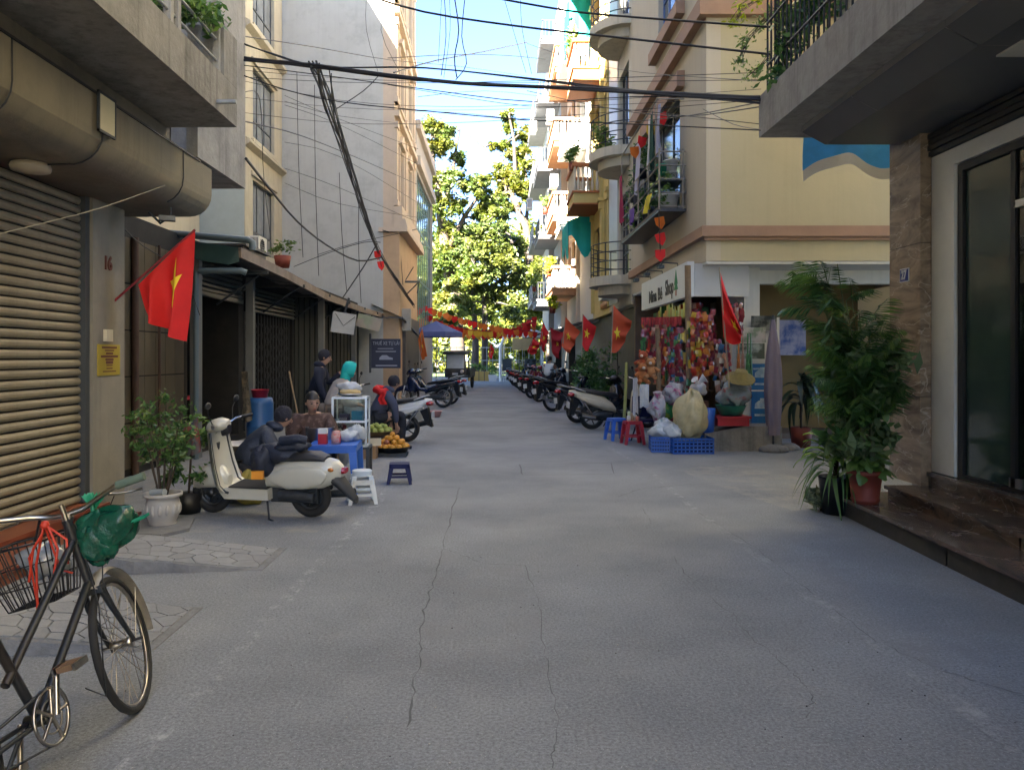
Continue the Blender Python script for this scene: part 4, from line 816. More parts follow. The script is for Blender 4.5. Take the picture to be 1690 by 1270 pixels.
def tree(label, base, trunk, limbs, clumps, Y, r0, lm, bk, seed, n=150, size=.3, depth=2.5):
    b = P(*base, Y); t = thing('park_tree', label, 'tree', (b.x, Y, 0), world=True, group='trees beyond the end of the lane')
    m = MB(); tp = [base]+trunk; q = [P(a, c, Y) for a, c in tp]; q[0].z = -.05; k = len(q); m.tube(q, [r0*(1-.55*i/(k-1)) for i in range(k)], 12)
    for l in limbs: limb(m, l[0], Y, l[1], l[1]*.35, l[2] if len(l) > 2 else 0)
    g = random.Random(seed)
    cl = []
    for c in clumps:
        yy = Y+g.uniform(-depth, depth); cl.append(ppx(c[0], c[1], c[2], yy))
        near = min([pt for l in limbs for pt in l[0]]+tp[1:], key=lambda s: (s[0]-c[0])**2+(s[1]-c[1])**2)
        m.tube([P(*near, Y), P((near[0]+c[0])/2+3, (near[1]+c[1])/2-3, (Y+yy)/2), P(c[0], c[1], yy)], [.10,.07,.03], 5)
    m.build('trunk', bk, t)
    for _ in range(len(clumps)//2):
        c = g.choice(clumps); cl.append(ppx(c[0]+g.uniform(-22,22), c[1]+g.uniform(5,30), c[2]*.9, Y+g.uniform(-depth, depth)*1.4))
    sub = []
    for (x, y, z, rx, rz) in cl:
        for _ in range(11):
            d = Vector((g.gauss(0,1), g.gauss(0,1), g.gauss(0,1))).normalized()*g.uniform(.2,1.15); q = g.uniform(.38,.7); sub.append((x+d.x*rx, y+d.y*rx, z+d.z*rz*1.1, rx*q, rz*q))
    leaf_mesh('crown', leaf_cloud(sub, int(n*5)//11, size*.78, seed), lm, t); return t
tree('tall park tree with the thickest trunk, left of centre behind the cargo tricycle', (757,622), [(755,560),(750,500),(738,430),(728,360),(722,300)],
     [([(722,320),(715,270),(712,225)], .22), ([(728,350),(745,300),(752,250),(758,215)], .2), ([(735,420),(765,360),(785,330),(800,310)], .22,-2), ([(740,440),(712,400),(700,370)], .2), ([(750,500),(775,450),(790,420)], .18, -2)],
     [(712,205,18),(740,215,14),(728,240,20),(705,250,16),(752,262,15),(708,290,20),(742,300,18),(765,300,17),(722,330,24),(755,340,20),(700,350,18),(785,305,17),(705,400,26),(735,385,24),(765,385,24),(715,440,26),(745,450,26),(700,480,18),(770,430,22),(790,360,18),(812,330,15),(800,300,12),(780,470,24),(735,500,22),(707,520,16)], 58, .62, tree_leaf, bark, 3, 260, .27)
tree('right park tree with pale leaning trunk and a bare broken limb against the sky', (872,622), [(876,520),(874,420),(868,375),(850,335),(838,310)],
     [([(838,315),(828,285),(812,262),(800,243),(776,223)], .2), ([(845,325),(850,280),(848,230),(840,190)], .2), ([(868,375),(872,320),(866,270)], .17), ([(838,315),(815,330),(800,345)], .15,-2)],
     [(838,188,10),(840,208,13),(858,222,15),(832,238,12),(866,246,14),(846,262,18),(868,278,16),(826,282,12),(855,296,18),(834,305,15),(812,240,8),(870,320,12),(822,330,14),(800,345,16),(852,340,9),(880,430,20),(868,470,18),(885,500,20),(850,420,14)], 60, .40, tree_leaf2, bark, 5, 240, .27)
tree('slim dark upright park tree in the middle behind the red bunting', (800,622), [(800,560),(800,500),(803,440),(806,400)],
     [([(803,450),(825,420),(845,400)], .13), ([(803,460),(780,430),(770,400)], .13), ([(806,400),(812,360)], .12), ([(801,480),(835,455),(850,450)], .12)],
     [(806,380,24),(830,380,22),(785,400,22),(850,400,20),(815,420,24),(840,430,22),(775,430,22),(800,455,18),(828,470,24),(856,460,20),(785,480,20),(815,500,20),(845,505,22),(762,410,18),(760,500,20),(825,350,16),(790,375,16)], 55, .27, tree_leafd, mat('dark_bark', (.05,.042,.036), .95, var=.3), 8, 240, .26)
tree('thin forked park tree close behind the yellow planter', (783,622), [(785,570),(783,520),(780,480)], [([(783,520),(770,490)], .1), ([(780,480),(790,450)], .1)],
     [(770,470,18),(790,450,18),(775,505,16),(800,520,14),(752,470,16),(745,520,16)], 54, .3, tree_leaf, mat('dark_bark', (.05,.042,.036)), 9, 210, .26)
tree('young park tree half hidden behind the last right houses', (905,622), [(905,560),(902,500)], [([(902,500),(880,470)], .1)], [(880,540,20),(895,510,18),(870,560,14),(900,470,18),(885,450,16)], 57, .25, tree_leaf2, bark, 12, 210, .26)
# background greenery, lit yellow green
g = random.Random(4); cs = []
for i in range(190): cs.append((g.uniform(-12,12), g.uniform(66,74), g.uniform(.4,6.2), 1.1, .9))
leaf_mesh('park_shrubbery', leaf_cloud(cs, 60, .38, 21), mat('sunny_leaf', (.13,.14,.02), .5, island=.4, trans=.35), None, kind='stuff')
cs = []
for i in range(420): cs.append((g.uniform(-24,24), g.uniform(80,95), g.uniform(.4,16.5), 2.0, 1.6))
leaf_mesh('far_wood', leaf_cloud(cs, 90, .55, 22), tree_leaf, None, kind='stuff')
structure('cross_street', MB().quad((-60,51.5,-.008), (60,51.5,-.008), (60,53.0,-.008), (-60,53.0,-.008)), asph)
structure('pavement', MB().box(-60,60,53.0,75,-.3,.12), conc_l)
structure('lawn', MB().quad((-60,56,.125), (60,56,.125), (60,75,.125), (-60,75,.125)), mat('grass', (.06,.11,.02), .95, var=.4))
# planters
yp = mat('yellow_planter_paint', (.55,.36,.10), .75, var=.1, stain=.3)
for i, (x0, x1) in enumerate(((-1.75,-.35),(-.32,.02),(.9,2.3),(2.35,3.8))):
    if i == 1: continue
    t = thing('planter', ['long yellow planter box left of the white pot at the lane end', '', 'yellow planter box beside the white pot, on its right', 'rightmost yellow planter box behind the parked motorbikes'][i], 'planter', ((x0+x1)/2, 50.5, 0), world=True, group='yellow planters closing the lane')
    MB().box(x0,x1,50.2,50.8,0,.62).build('box', yp, t); m = MB()
    for k in range(5): m.box(x0+(x1-x0)*k/4-.02, x0+(x1-x0)*k/4+.02, 50.15, 50.19, 0, .95)
    m.build('rail_posts', dsteel, t, kind='stuff'); cs = [(x0+.2+g.random()*(x1-x0-.4), 50.5, .8+g.random()*.2, .25, .22) for _ in range(16)]
    leaf_mesh('shrub', leaf_cloud(cs, 30, .09, 31+i), [leafm, leafm, leafy, leafy][i], t)
t = thing('white_tub', 'square white tub with a green shrub in the gap between yellow planters', 'planter', (-.15, 49.6, 0), world=True); MB().prism([(-.38,0),(.08,0),(.14,.42),(-.44,.42)],'y',49.4,49.8).build('tub', wp, t); leaf_mesh('shrub', leaf_cloud([(-.15,49.6,.75,.42,.4)], 300, .1, 40), leafm, t)
# pale arch and notice boards
t = thing('pale_archway', 'white arched frame with tan panel standing at the end of the lane', 'archway', (1.6, 49, 0), world=True)
arc = [(.35,0),(.35,2.2),(.55,2.75),(1.0,3.1),(1.7,3.25),(2.6,3.2)]; m = MB(); m.tube([(x,49,z) for x,z in arc]+[(3.0,49,3.1),(3.0,49,0)], .09, 8); m.tube([(x+.18,49,z-.05) for x,z in arc], .03, 6)
m.build('frame', white_p, t); MB().box(1.1,2.75,49.0,49.05,2.0,2.75).build('panel', mat('tan_panel', (.48,.36,.17), .7), t); MB().box(.4,2.95,49.06,49.1,2.8,3.1).build('panel', white_p, t)
m = MB(); 
for i in range(8): m.box(.5+i*.34,.52+i*.34,49.1,49.12,.1,2.0)
m.box(.4,3.0,49.1,49.12,1.2,1.24); m.build('grille', galv, t, kind='stuff')
for i, (x0, x1) in enumerate(((.45,1.05),(1.9,2.6))): tag(MB().box(x0,x1,48.6,48.66,.7,1.45).build('notice_board', mat('slate_board', (.03,.05,.06), .5)), ['dark notice board left under the pale archway','dark notice board right under the pale archway'][i], 'board')
m = MB()
for i in range(46): m.box(-9+i*.42,-8.97+i*.42,54.0,54.03,.1,2.3)
for z in (.4,1.3,2.2): m.box(-9,10,53.98,54.0,z,z+.05)
tag(m.build('park_fence', galv), 'grey metal park railing behind the yellow planters', 'fence')
# ---------------------------------------------------------------- flags
def star_uv(cu, cv, r, ar=1.0, rot=0):
    pts = []
    for i in range(10): a = math.pi/2+rot+i*math.pi/5; q = r if i % 2 == 0 else r*.4; pts.append((cu+q*math.cos(a)*ar, cv-q*math.sin(a)))
    return pts
def flag(label, Y, base, top, low, ftop, flow, star=(.5,.5,.22,1), m=red, dy=.12, folds=3, seed=0, group='red flags with a yellow star', pole_r=.012, ptop=None):
    b = P(*base, Y); t = thing('flag', label, 'flag', b, world=True, group=group)
    MB().tube([b, P(*(ptop or top), Y)], pole_r, 6).build('pole', mat('flag_pole', (.30,.25,.18), .6) if seed != 1 else mat('red_pole', (.25,.02,.03), .5), t)
    A, B, C, D = P(*top, Y), P(*low, Y), P(*ftop, Y), P(*flow, Y)
    def fn(u, v, off=0):
        p = (A.lerp(B, u)).lerp(C.lerp(D, u), v); w = v**.7
        p.y += dy*w*math.sin(u*folds*3.14159*2+seed+v*1.5) + off; p.x += dy*.35*w*math.cos(u*folds*6.28+seed); p.z -= .04*math.sin(v*3.14)*(1+math.sin(u*7)); return p
    mb = MB(); mb.grid(fn, 22, 16); c = mb.build('cloth', m, t)
    cu, cv, r, ar = star; ring = star_uv(cu, cv, r, ar); s = MB()
    for off in (-.006, .006):
        for i in range(10):
            a, b2 = ring[i], ring[(i+1) % 10]; K_ = 4
            rows = [[fn(cu+((a[0]+(b2[0]-a[0])*j/max(1,k))-cu)*k/K_, cv+((a[1]+(b2[1]-a[1])*j/max(1,k))-cv)*k/K_, off) for j in range(k+1)] for k in range(K_+1)]
            for k in range(K_):
                for j in range(k+1):
                    s.add([rows[k][j], rows[k+1][j], rows[k+1][j+1]], [(0,1,2)], True)
                    if j < k: s.add([rows[k][j], rows[k+1][j+1], rows[k][j+1]], [(0,1,2)], True)
    s.build('star', yellow, c); return t
flag('large red flag with yellow star on a pole slanting from the pillar numbered 16', 7.9, (187,498), (322,379), (228,470), (301,563), (237,520), (.30,.40,.30,.55), red, .10, 2, 1)
flag('red flag hanging furled beside the white shop column and doll display', 12.6, (1204,640), (1187,441), (1194,556), (1224,545), (1222,566), (.42,.70,.22,.8), red, .08, 2, 2)
flag('orange red flag hanging nearest the shop sign, left of the goods', 17.5, (1008,600), (1012,502), (1008,580), (1044,530), (1026,574), (.55,.38,.24,.9), red_o, .08, 2, 3)
flag('bright red flag in the middle of the three hung over the shrubs', 20, (960,590), (962,518), (960,566), (985,539), (971,580), (.48,.42,.26,.9), red, .06, 1, 4)
flag('faded orange flag leftmost of the three hung over the shrubs', 22, (927,592), (933,522), (927,570), (957,546), (941,582), (.5,.42,.22,.9), red_o, .08, 2, 5)
flag('dark red flag hanging in shade left of the faded orange flag', 26, (912,600), (908,540), (910,580), (930,548), (922,592), (.5,.6,.15,.9), mat('dark_red_cloth', (.35,.01,.015), .8), .1, 2, 6)
flag('red flag hanging steep above the person in a white vest', 32, (893,585), (896,530), (890,566), (905,548), (898,582), (.5,.5,.2,.9), red, .1, 2, 7)
flag('bright red flag leftmost in the right row over the parked motorbikes', 34, (872,585), (880,556), (870,580), (892,566), (884,584), (.5,.5,.2,.9), red, .1, 2, 8)
flag('orange flag hanging at the end of the shop row awning', 30, (694,595), (697,540), (690,560), (706,585), (698,594), (.5,.5,.12,.9), mat('orange_cloth', (.6,.13,.02), .8), .08, 2, 9)
flag('small red flag by the far pot shop under the first bunting string', 42, (808,602), (810,565), (806,585), (816,575), (812,592), (.5,.5,.15,.9), red, .05, 1, 10)
# bunting
penn = [red, mat('orange_pennant', (.65,.16,.02), .7), mat('gold_pennant', (.7,.42,.03), .7)]
pm_ = []
for k in range(3): mb = MB(); mb.add([(-.14,0,0),(.14,0,0),(.13,.03,-.2),(0,.05,-.34),(-.13,.02,-.2)], [(0,1,2,3,4)]); pm_.append(mb)
def bunting(label, p0, p1, Y0, Y1, sag, n, sc=1.0, seed=0):
    a, b = P(*p0, Y0), P(*p1, Y1); t = thing('bunting', label, 'bunting', a, world=True, group='strings of red pennants across the lane'); q = random.Random(seed)
    f = lambda u: a.lerp(b, u) - Vector((0,0,sag*4*u*(1-u)))
    MB().tube([f(i/12) for i in range(13)], .01, 4).build('string', black, t); first = {}
    for i in range(n):
        p = f((i+.5)/n)-a; k = q.choice((0,0,0,0,1,1,1,2)); rt = (q.uniform(-.3,.3), q.uniform(-.3,.3), q.uniform(-.7,.7))
        if k not in first:
            o = pm_[k]; m2 = MB(); m2.v = list(o.v); m2.f = list(o.f); m2.m = list(o.m); m2.sm = list(o.sm); me = m2
            sv = ORG.pop(t.name); ob = me.build('pennant', penn[k], t); ORG[t.name] = sv; first[k] = ob; ob.location = p; ob.rotation_euler = rt; ob.scale = (sc,)*3
        else: share(first[k], t, p, rt, sc)
bunting('nearest string of red pennants sagging from the left building corner', (688,500), (888,548), 40, 41, .25, 24, 1.1, 1)
bunting('second string of red pennants, sagging lowest in the middle', (690,508), (885,528), 42, 43, .95, 24, 1.1, 2)
bunting('third string of pennants crossing behind the blue parasol', (692,518), (884,536), 44, 44, .6, 24, 1.1, 3)
bunting('string of pennants stretched highest toward the right houses', (686,512), (886,520), 46, 45, 1.25, 24, 1.1, 4)
bunting('farthest string of pennants in front of the trees', (694,528), (880,545), 47, 47, .5, 22, 1.0, 5)
bunting('short string of small red flags climbing past the caged balcony', (1100,175), (1040,250), 15.0, 17, .02, 4, .75, 6)
bunting('small red flags hanging under the corner of the caged balcony', (1087,345), (1090,425), 14.5, 14.5, .0, 3, .7, 7)
bunting('pair of tiny red flags hanging on the cables by the grey gable', (620,405), (630,440), 22, 22, 0, 2, .8, 8)
# ---------------------------------------------------------------- overhead cables
cab = mat('cable_black', (.010,.010,.012), .55)
def cable(pts, Y0, Y1, r, label=None, cnt=1, spread=.03, seed=0, m=cab, sub=3):
    n = len(pts); xs = [math.hypot(p[0]-pts[0][0], p[1]-pts[0][1]) for p in pts]; q = random.Random(seed); L_ = xs[-1]
    host = thing('cable_bundle', label, 'cable', P(*pts[0], Y0), world=True) if cnt > 1 else None
    for c in range(cnt):
        ps = [P(a, b, Y0+(Y1-Y0)*(s/L_)) + (Vector((q.uniform(-1,1), q.uniform(-1,1), q.uniform(-1,1)))*spread if cnt > 1 else Vector()) for (a, b), s in zip(pts, xs)]
        out = []
        for i in range(n-1):                                     # Catmull-Rom
            p0, p1, p2, p3 = ps[max(0,i-1)], ps[i], ps[i+1], ps[min(n-1,i+2)]
            for k in range(sub): t = k/sub; out.append(.5*((2*p1)+(p2-p0)*t+(2*p0-5*p1+4*p2-p3)*t*t+(3*p1-p0-3*p2+p3)*t**3))
        out.append(ps[-1]); m2 = MB(); m2.tube(out, r, 5)
        if host is not None: m2.build('strand', m, host); continue
        tag(m2.build('overhead_cable', m), label or 'thin black cable strung high above the lane', 'cable', None if label else 'thin cables strung over the lane')
cable([(403,97),(520,110),(640,124),(760,136),(870,143),(1000,150),(1120,157),(1256,162)], 9.6, 8.35, .017, 'thick bundled black cable crossing lowest from house 16 to house 27', 5, .02, 1)
cable([(403,72),(460,92),(500,105),(560,110),(700,113),(870,130),(1000,145),(1256,170)], 9.6, 8.35, .009, 'twisted cable joining the thick bundle near its left end', 2, .015, 2)
cable([(590,-12),(700,20),(850,43),(1000,60),(1272,90)], 10.5, 8.35, .014, 'upper black cable leaving the picture at the top centre left')
cable([(770,-12),(900,12),(1000,25),(1272,45)], 10.5, 8.35, .014, 'topmost black cable ending at the railing of house 27')
cable([(403,125),(470,148),(560,168),(700,183),(870,198),(1000,203),(1256,215)], 9.6, 8.35, .007, 'single cable sagging below the thick bundle along its length')
cable([(404,152),(425,154),(432,200),(436,300),(450,420)], 9.7, 22, .006, 'cable bending down beside the cream house windows')
cable([(406,262),(440,305),(490,365),(540,405),(590,430),(628,425)], 9.6, 21, .02, 'heavy slack cable drooping from house 16 toward the grey gable')
cable([(518,105),(545,180),(575,270),(600,350),(622,410),(655,460),(682,505)], 9.4, 29, .012, 'cable bundle dropping steeply in front of the grey gable', 9, .07, 5)
cable([(542,120),(556,200),(585,290),(606,370),(625,418)], 9.4, 22, .008, 'loose cables beside the steep bundle at the grey gable', 3, .05, 6)
cable([(403,200),(500,225),(600,265),(690,305)], 9.7, 29, .01)
cable([(403,60),(520,78),(650,100),(760,110),(870,126)], 9.7, 30, .008)
cable([(650,120),(720,100),(800,85),(870,70)], 20, 34, .02)
cable([(640,96),(760,90),(840,92),(900,98)], 24, 30, .012)
cable([(640,140),(760,160),(870,175),(1000,178),(1256,205)], 14, 8.4, .005)
cable([(749,-10),(757,50),(750,95),(754,128)], 9.2, 9.2, .008, 'cable hanging straight down from the top edge to the bundle')
cable([(768,-10),(762,60),(770,105),(752,132)], 9.2, 9.2, .006); cable([(733,-10),(736,60),(728,125)], 9.2, 9.2, .005); cable([(830,-10),(850,60),(868,120)], 16, 16, .005)
cable([(870,150),(1000,178),(1120,192),(1256,176)], 16, 8.4, .007); cable([(1000,205),(1130,192),(1256,168)], 14, 8.4, .007); cable([(1160,180),(1210,205),(1256,214)], 12, 8.4, .005)
cable([(870,72),(960,102),(1060,120),(1256,134)], 20, 8.4, .005); cable([(403,108),(560,128),(720,150),(880,168),(1040,160),(1256,158)], 9.6, 8.4, .006)
cable([(680,183),(780,188),(870,200)], 24, 34, .01); cable([(690,160),(800,150),(900,160)], 26, 30, .01)
for i, (x0, y0, x1, y1) in enumerate(((490,120,500,425),(519,140,526,455),(560,285,572,480),(592,330,596,500))): cable([(x0,y0),((x0+x1)/2-2,(y0+y1)/2),(x1,y1)], 27.2, 27.2, .012, None)
cable([(622,402),(600,440),(565,492)], 24, 26.5, .02); cable([(485,440),(540,418),(600,400),(628,400)], 26.5, 24, .012); cable([(555,180),(600,150),(625,125)], 20, 20, .012)
cable([(632,380),(655,385),(688,378)], 27, 30, .02); cable([(525,420),(590,400),(660,385)], 27.2, 27.2, .01)
cable([(-10,388),(80,366),(170,342),(272,306)], 5.6, 7.4, .005, 'pale wire slanting across the shutter to the canopy', m=mat('pale_wire', (.4,.36,.28), .6))
cable([(200,372),(235,405),(300,450),(330,520)], 8.2, 11.8, .006)
cable([(655,290),(660,400),(665,470)], 28, 28, .012)
q9 = random.Random(44)
for i in range(5):
    a = q9.uniform(95,190); b = min(218, a+q9.uniform(-30,50)); sg_ = q9.uniform(8,40); cable([(403,a),(560,(a*.75+b*.25)+sg_*.8),(730,(a+b)/2+sg_),(900,(a*.3+b*.7)+sg_*.8),(1256,b)], q9.uniform(9.5,14), q9.uniform(8.4,9), q9.choice((.003,.004,.006)))
for i in range(6):
    a = q9.uniform(150,330); cable([(470,a),(560,a+q9.uniform(10,40)),(690,a+q9.uniform(20,120))], 20, 27.3, .007)
for i in range(5):
    x = q9.uniform(560,860); cable([(x,-12),(x+q9.uniform(-15,15),50),(x+q9.uniform(-20,20),q9.uniform(100,130))], 9.3, 9.1, .003)
# twigs and plants on the two foreground balconies
def twig(label, pts, Y, nl, lm, seed, sz=.05, cat='plant', sp=.12):
    t = thing('hanging_plant', label, cat, P(*pts[0], Y), world=True); m = MB(); cs = []; q = random.Random(seed)
    for k in range(6):
        pp = [P(a+q.uniform(-14,14)*(i/len(pts)), b+q.uniform(-8,8), Y+q.uniform(-.15,.15)) for i, (a, b) in enumerate(pts)]; m.tube(pp, .004, 4); cs += [(p.x, p.y, p.z, sp, sp) for p in pp]
    m.build('stem', bark, t); leaf_mesh('foliage', leaf_cloud(cs, nl, sz, seed, 1.0), lm, t)
twig('thin pale green twigs trailing off the balcony of house 27', [(1275,20),(1255,40),(1230,70),(1222,100)], 8.7, 10, leafp, 1, .035)
twig('sparse twigs with tiny leaves arching left of the right balcony rail', [(1278,-20),(1250,-5),(1222,15),(1215,35)], 8.9, 12, leafy, 2, .035)
twig('sparse trailing shoots low on the right balcony corner', [(1272,90),(1250,110),(1238,125)], 8.8, 7, leafp, 3, .03)
twig('leafy plant behind the near bars of the right balcony railing', [(1290,120),(1300,70),(1320,40),(1350,15),(1400,-20)], 8.0, 26, leafd, 4, .07, sp=.2)
twig('pale plant among the upper bars of the right balcony railing', [(1300,30),(1330,0),(1370,-30)], 8.2, 30, leafp, 6, .06, sp=.2)
twig('plant with dark leaves behind the rail of house 16', [(250,10),(300,20),(350,30)], 7.3, 26, leafd, 5, .06, sp=.14)
twig('small green plant above the rail of house 16', [(268,-5),(320,8),(345,22)], 6.9, 20, leafm, 7, .05, sp=.12)
# ---------------------------------------------------------------- bicycle (leaning, turned front wheel)
def wheel(t, c, r, tyre_w, rim_m, spokes=0, tyre_m=rubber, T=None, hub_r=.03, name='wheel', disc=False):
    c = Vector(c); m = MB(); m.T = T
    n = 28; m.tube([c+Vector((math.cos(6.28318*i/n)*(r-tyre_w*.5), 0, math.sin(6.28318*i/n)*(r-tyre_w*.5))) for i in range(n)], tyre_w*.5, 8, close=True)
    w = m.build(name, tyre_m, t); k = MB(); k.T = T
    k.tube([c+Vector((math.cos(6.28318*i/n)*(r-tyre_w), 0, math.sin(6.28318*i/n)*(r-tyre_w))) for i in range(n)], tyre_w*.26, 6, close=True)
    k.lathe([(0,-.045),(hub_r,-.045),(hub_r*.6,-.02),(hub_r*.6,.02),(hub_r,.045),(0,.045)], c, 10, 'y')
    for i in range(spokes):
        a = 6.28318*i/spokes; b = a+(.35 if i % 2 else -.35); s = .03 if i % 4 < 2 else -.03
        k.tube([c+Vector((math.cos(b)*hub_r, s, math.sin(b)*hub_r)), c+Vector((math.cos(a)*(r-tyre_w), 0, math.sin(a)*(r-tyre_w)))], .0016 if spokes > 12 else .014, 4, caps=False)
    if disc: k.lathe([(hub_r,-.02),(r*.62,-.025),(r*.62,-.02)], c, 18, 'y')
    k.build('rim', rim_m, w); return w
bk = thing('bicycle', 'old black bicycle with wire basket leaning over at the left edge', 'bicycle', (-1.60, 2.45, 0)); bk.rotation_euler = (R(-15), 0, R(90))
fr_m = mat('frame_enamel', (.018,.02,.022), .35, var=.3, scale=20, stain=.5, stain_c=(.10,.05,.025)); old_ch = mat('old_chrome', (.42,.38,.32), .28, metal=1, var=.25, scale=15, stain=.4, stain_c=(.12,.07,.04))
wheel(bk, (-.16,0,.31), .31, .035, old_ch, 28)
m = MB(); m.tube([(.37,0,.28),(.27,0,.58),(.19,0,.86)], .017, 8); m.tube([(.87,0,.84),(.25,0,.46)], .016, 8); m.tube([(.89,0,.64),(.38,0,.29)], .018, 8); m.tube([(.855,0,.93),(.905,0,.60)], .021, 8)
for s in (-1,1): m.tube([(.37,s*.03,.28),(-.16,s*.06,.31)], .010, 6); m.tube([(.24,s*.02,.62),(-.16,s*.06,.31)], .009, 6)
m.lathe([(0,-.045),(.025,-.045),(.025,.045),(0,.045)], (.37,0,.28), 12, 'y'); m.build('frame', fr_m, bk)
m = MB(); m.loft([(-.01,.92,.10,.03),(.05,.925,.11,.035),(.15,.92,.06,.03),(.25,.92,.02,.02)]); m.tube([(.19,0,.84),(.15,0,.92)], .012, 6); m.build('saddle', black, bk)
m = MB(); m.tube([(.37+.10*math.cos(6.28318*i/30), -.05, .28+.10*math.sin(6.28318*i/30)) for i in range(30)], .007, 5, close=True)
for i in range(5): a = 1.2566*i; m.tube([(.37,-.05,.28),(.37+.098*math.cos(a),-.05,.28+.098*math.sin(a))], .007, 4)
m.tube([(.37+.06*math.cos(6.28318*i/20), -.05, .28+.06*math.sin(6.28318*i/20)) for i in range(20)], .004, 4, close=True)
cr = m.build('chainring', old_ch, bk)
m = MB(); m.tube([(.37,-.07,.28),(.42,-.075,.42)], .011, 6); m.tube([(.37,.07,.28),(.32,.075,.14)], .011, 6); m.build('crank', old_ch, cr)
for (x, y, z, s) in ((.42,-.13,.43,1),(.32,.12,.135,1)): m = MB(); m.box(x-.045,x+.045,y-.045,y-.035,z-.013,z+.013); m.box(x-.045,x+.045,y+.035,y+.045,z-.013,z+.013); m.box(x-.04,x+.04,y-.03,y+.03,z-.01,z+.012,k=1); m.build('pedal', [old_ch, mat('pedal_rubber', (.16,.09,.045), .7)], cr)
m = MB(); ch = [(.37+.103*math.cos(a), -.05, .28+.103*math.sin(a)) for a in [R(-80+20*i) for i in range(9)]]; m.tube(ch+[(-.16,-.05,.35),(-.20,-.05,.31),(-.16,-.05,.27)], .006, 4, close=True); m.build('chain', dsteel, bk)
m = MB(); m.tube([(.30,.03,.26),(.24,.17,.02),(.22,.19,.0)], .009, 5); m.build('kickstand', dsteel, bk)
m = MB(); m.grid(lambda u, v: (-.16+.345*math.cos(R(20+150*u)), (v-.5)*.06, .31+.345*math.sin(R(20+150*u))), 16, 4); m.build('rear_mudguard', fr_m, bk)
piv = Vector((.88,0,.76)); ax = Vector((-.05,0,.33)).normalized(); Tst = Matrix.Translation(piv) @ Matrix.Rotation(R(9), 4, ax) @ Matrix.Translation(-piv)
wheel(bk, (1.05,0,.31), .31, .035, old_ch, 28, T=Tst)
m = MB(); m.T = Tst
for s in (-1,1): m.tube([(.905,s*.035,.60),(.93,s*.045,.52),(.985,s*.05,.42),(1.05,s*.055,.31)], [.014,.014,.012,.009], 7)
m.box(.885,.94,-.045,.045,.585,.615); m.tube([(1.05,-.09,.31),(1.05,.09,.31)], .007, 6); m.build('fork', fr_m, bk)
m = MB(); m.T = Tst
for o in (0, .004): m.grid(lambda u, v: (1.05+(.338+o+.012*math.cos((v-.5)*3.1))*math.cos(R(-8+128*u)), (v-.5)*.062, .31+(.338+o+.012*math.cos((v-.5)*3.1))*math.sin(R(-8+128*u))), 20, 6)
m.tube([(1.05,-.06,.31),(1.30,-.033,.50)], .003, 4); m.tube([(1.05,.06,.31),(1.30,.033,.50)], .003, 4); m.build('mudguard', mat('dull_alloy', (.50,.46,.38), .35, metal=.55, var=.3, scale=12, stain=.3, stain_c=(.2,.14,.08)), bk)
m = MB(); m.T = Tst
m.tube([(.855,0,.93),(.845,0,1.0)], .012, 7); m.tube([(.80,-.30,1.015),(.815,-.24,1.01),(.87,-.15,.985),(.90,-.06,.955),(.87,0,.95),(.90,.06,.955),(.87,.15,.985),(.815,.24,1.01),(.80,.30,1.015)], .0115, 8)
m.tube([(.86,-.19,.985),(.90,-.21,.975),(.885,-.32,.965)], .006, 5); m.tube([(.86,.19,.985),(.90,.21,.975),(.885,.32,.965)], .006, 5); m.tube([(.855,0,.94),(.89,0,.93)], .02, 8)
hb = m.build('handlebar', old_ch, bk)
for s in (-1,1): m = MB(); m.T = Tst; m.tube([(.805,s*.25,1.012),(.795,s*.37,1.018)], .018, 9); m.build('grip', mat('green_grip', (.10,.14,.10), .7), hb)
m = MB(); m.T = Tst; m.tube([(.89,-.2,.97),(.95,-.10,.86),(.93,-.04,.62),(.93,-.07,.45)], .003, 4); m.tube([(.88,-.02,.9),(.80,-.05,.55),(.62,-.05,.22),(.52,-.03,.30)], .003, 4); m.build('brake_cable', black, bk)
m = MB(); bc = (1.00,.27,.60); w1, w2, h = .10, .15, .27
def bkp(u, v, z): q = w1+(w2-w1)*z/h; return (bc[0]+u*q, bc[1]+v*q*1.05, bc[2]+z)
for z in (0,.09,.18,.27): m.tube([bkp(-1,-1,z),bkp(1,-1,z),bkp(1,1,z),bkp(-1,1,z)], .0032 if z < .26 else .006, 4, close=True)
for i in range(9):
    q = -1+i*.25
    for (a, b) in (((q,-1)),((q,1)),((-1,q)),((1,q))): m.tube([bkp(a,b,0),bkp(a,b,h)], .0028, 4, caps=False)
    m.tube([bkp(q,-1,0),bkp(q,1,0)], .0026, 4, caps=False)
m.tube([(.87,.12,.96),(.92,.2,.86)], .006, 4)
m.build('basket', black, bk)
gb = thing('plastic_bag', 'bulging green plastic bag hanging on the right handlebar of the bicycle', 'bag', (-1.69, 3.38, .75)); gb.scale = (.84,)*3
bagm = mat('green_bag', (.006,.10,.055), .22, var=.5, scale=9, coat=.5, bump=1.0, bscale=13, trans=.25)
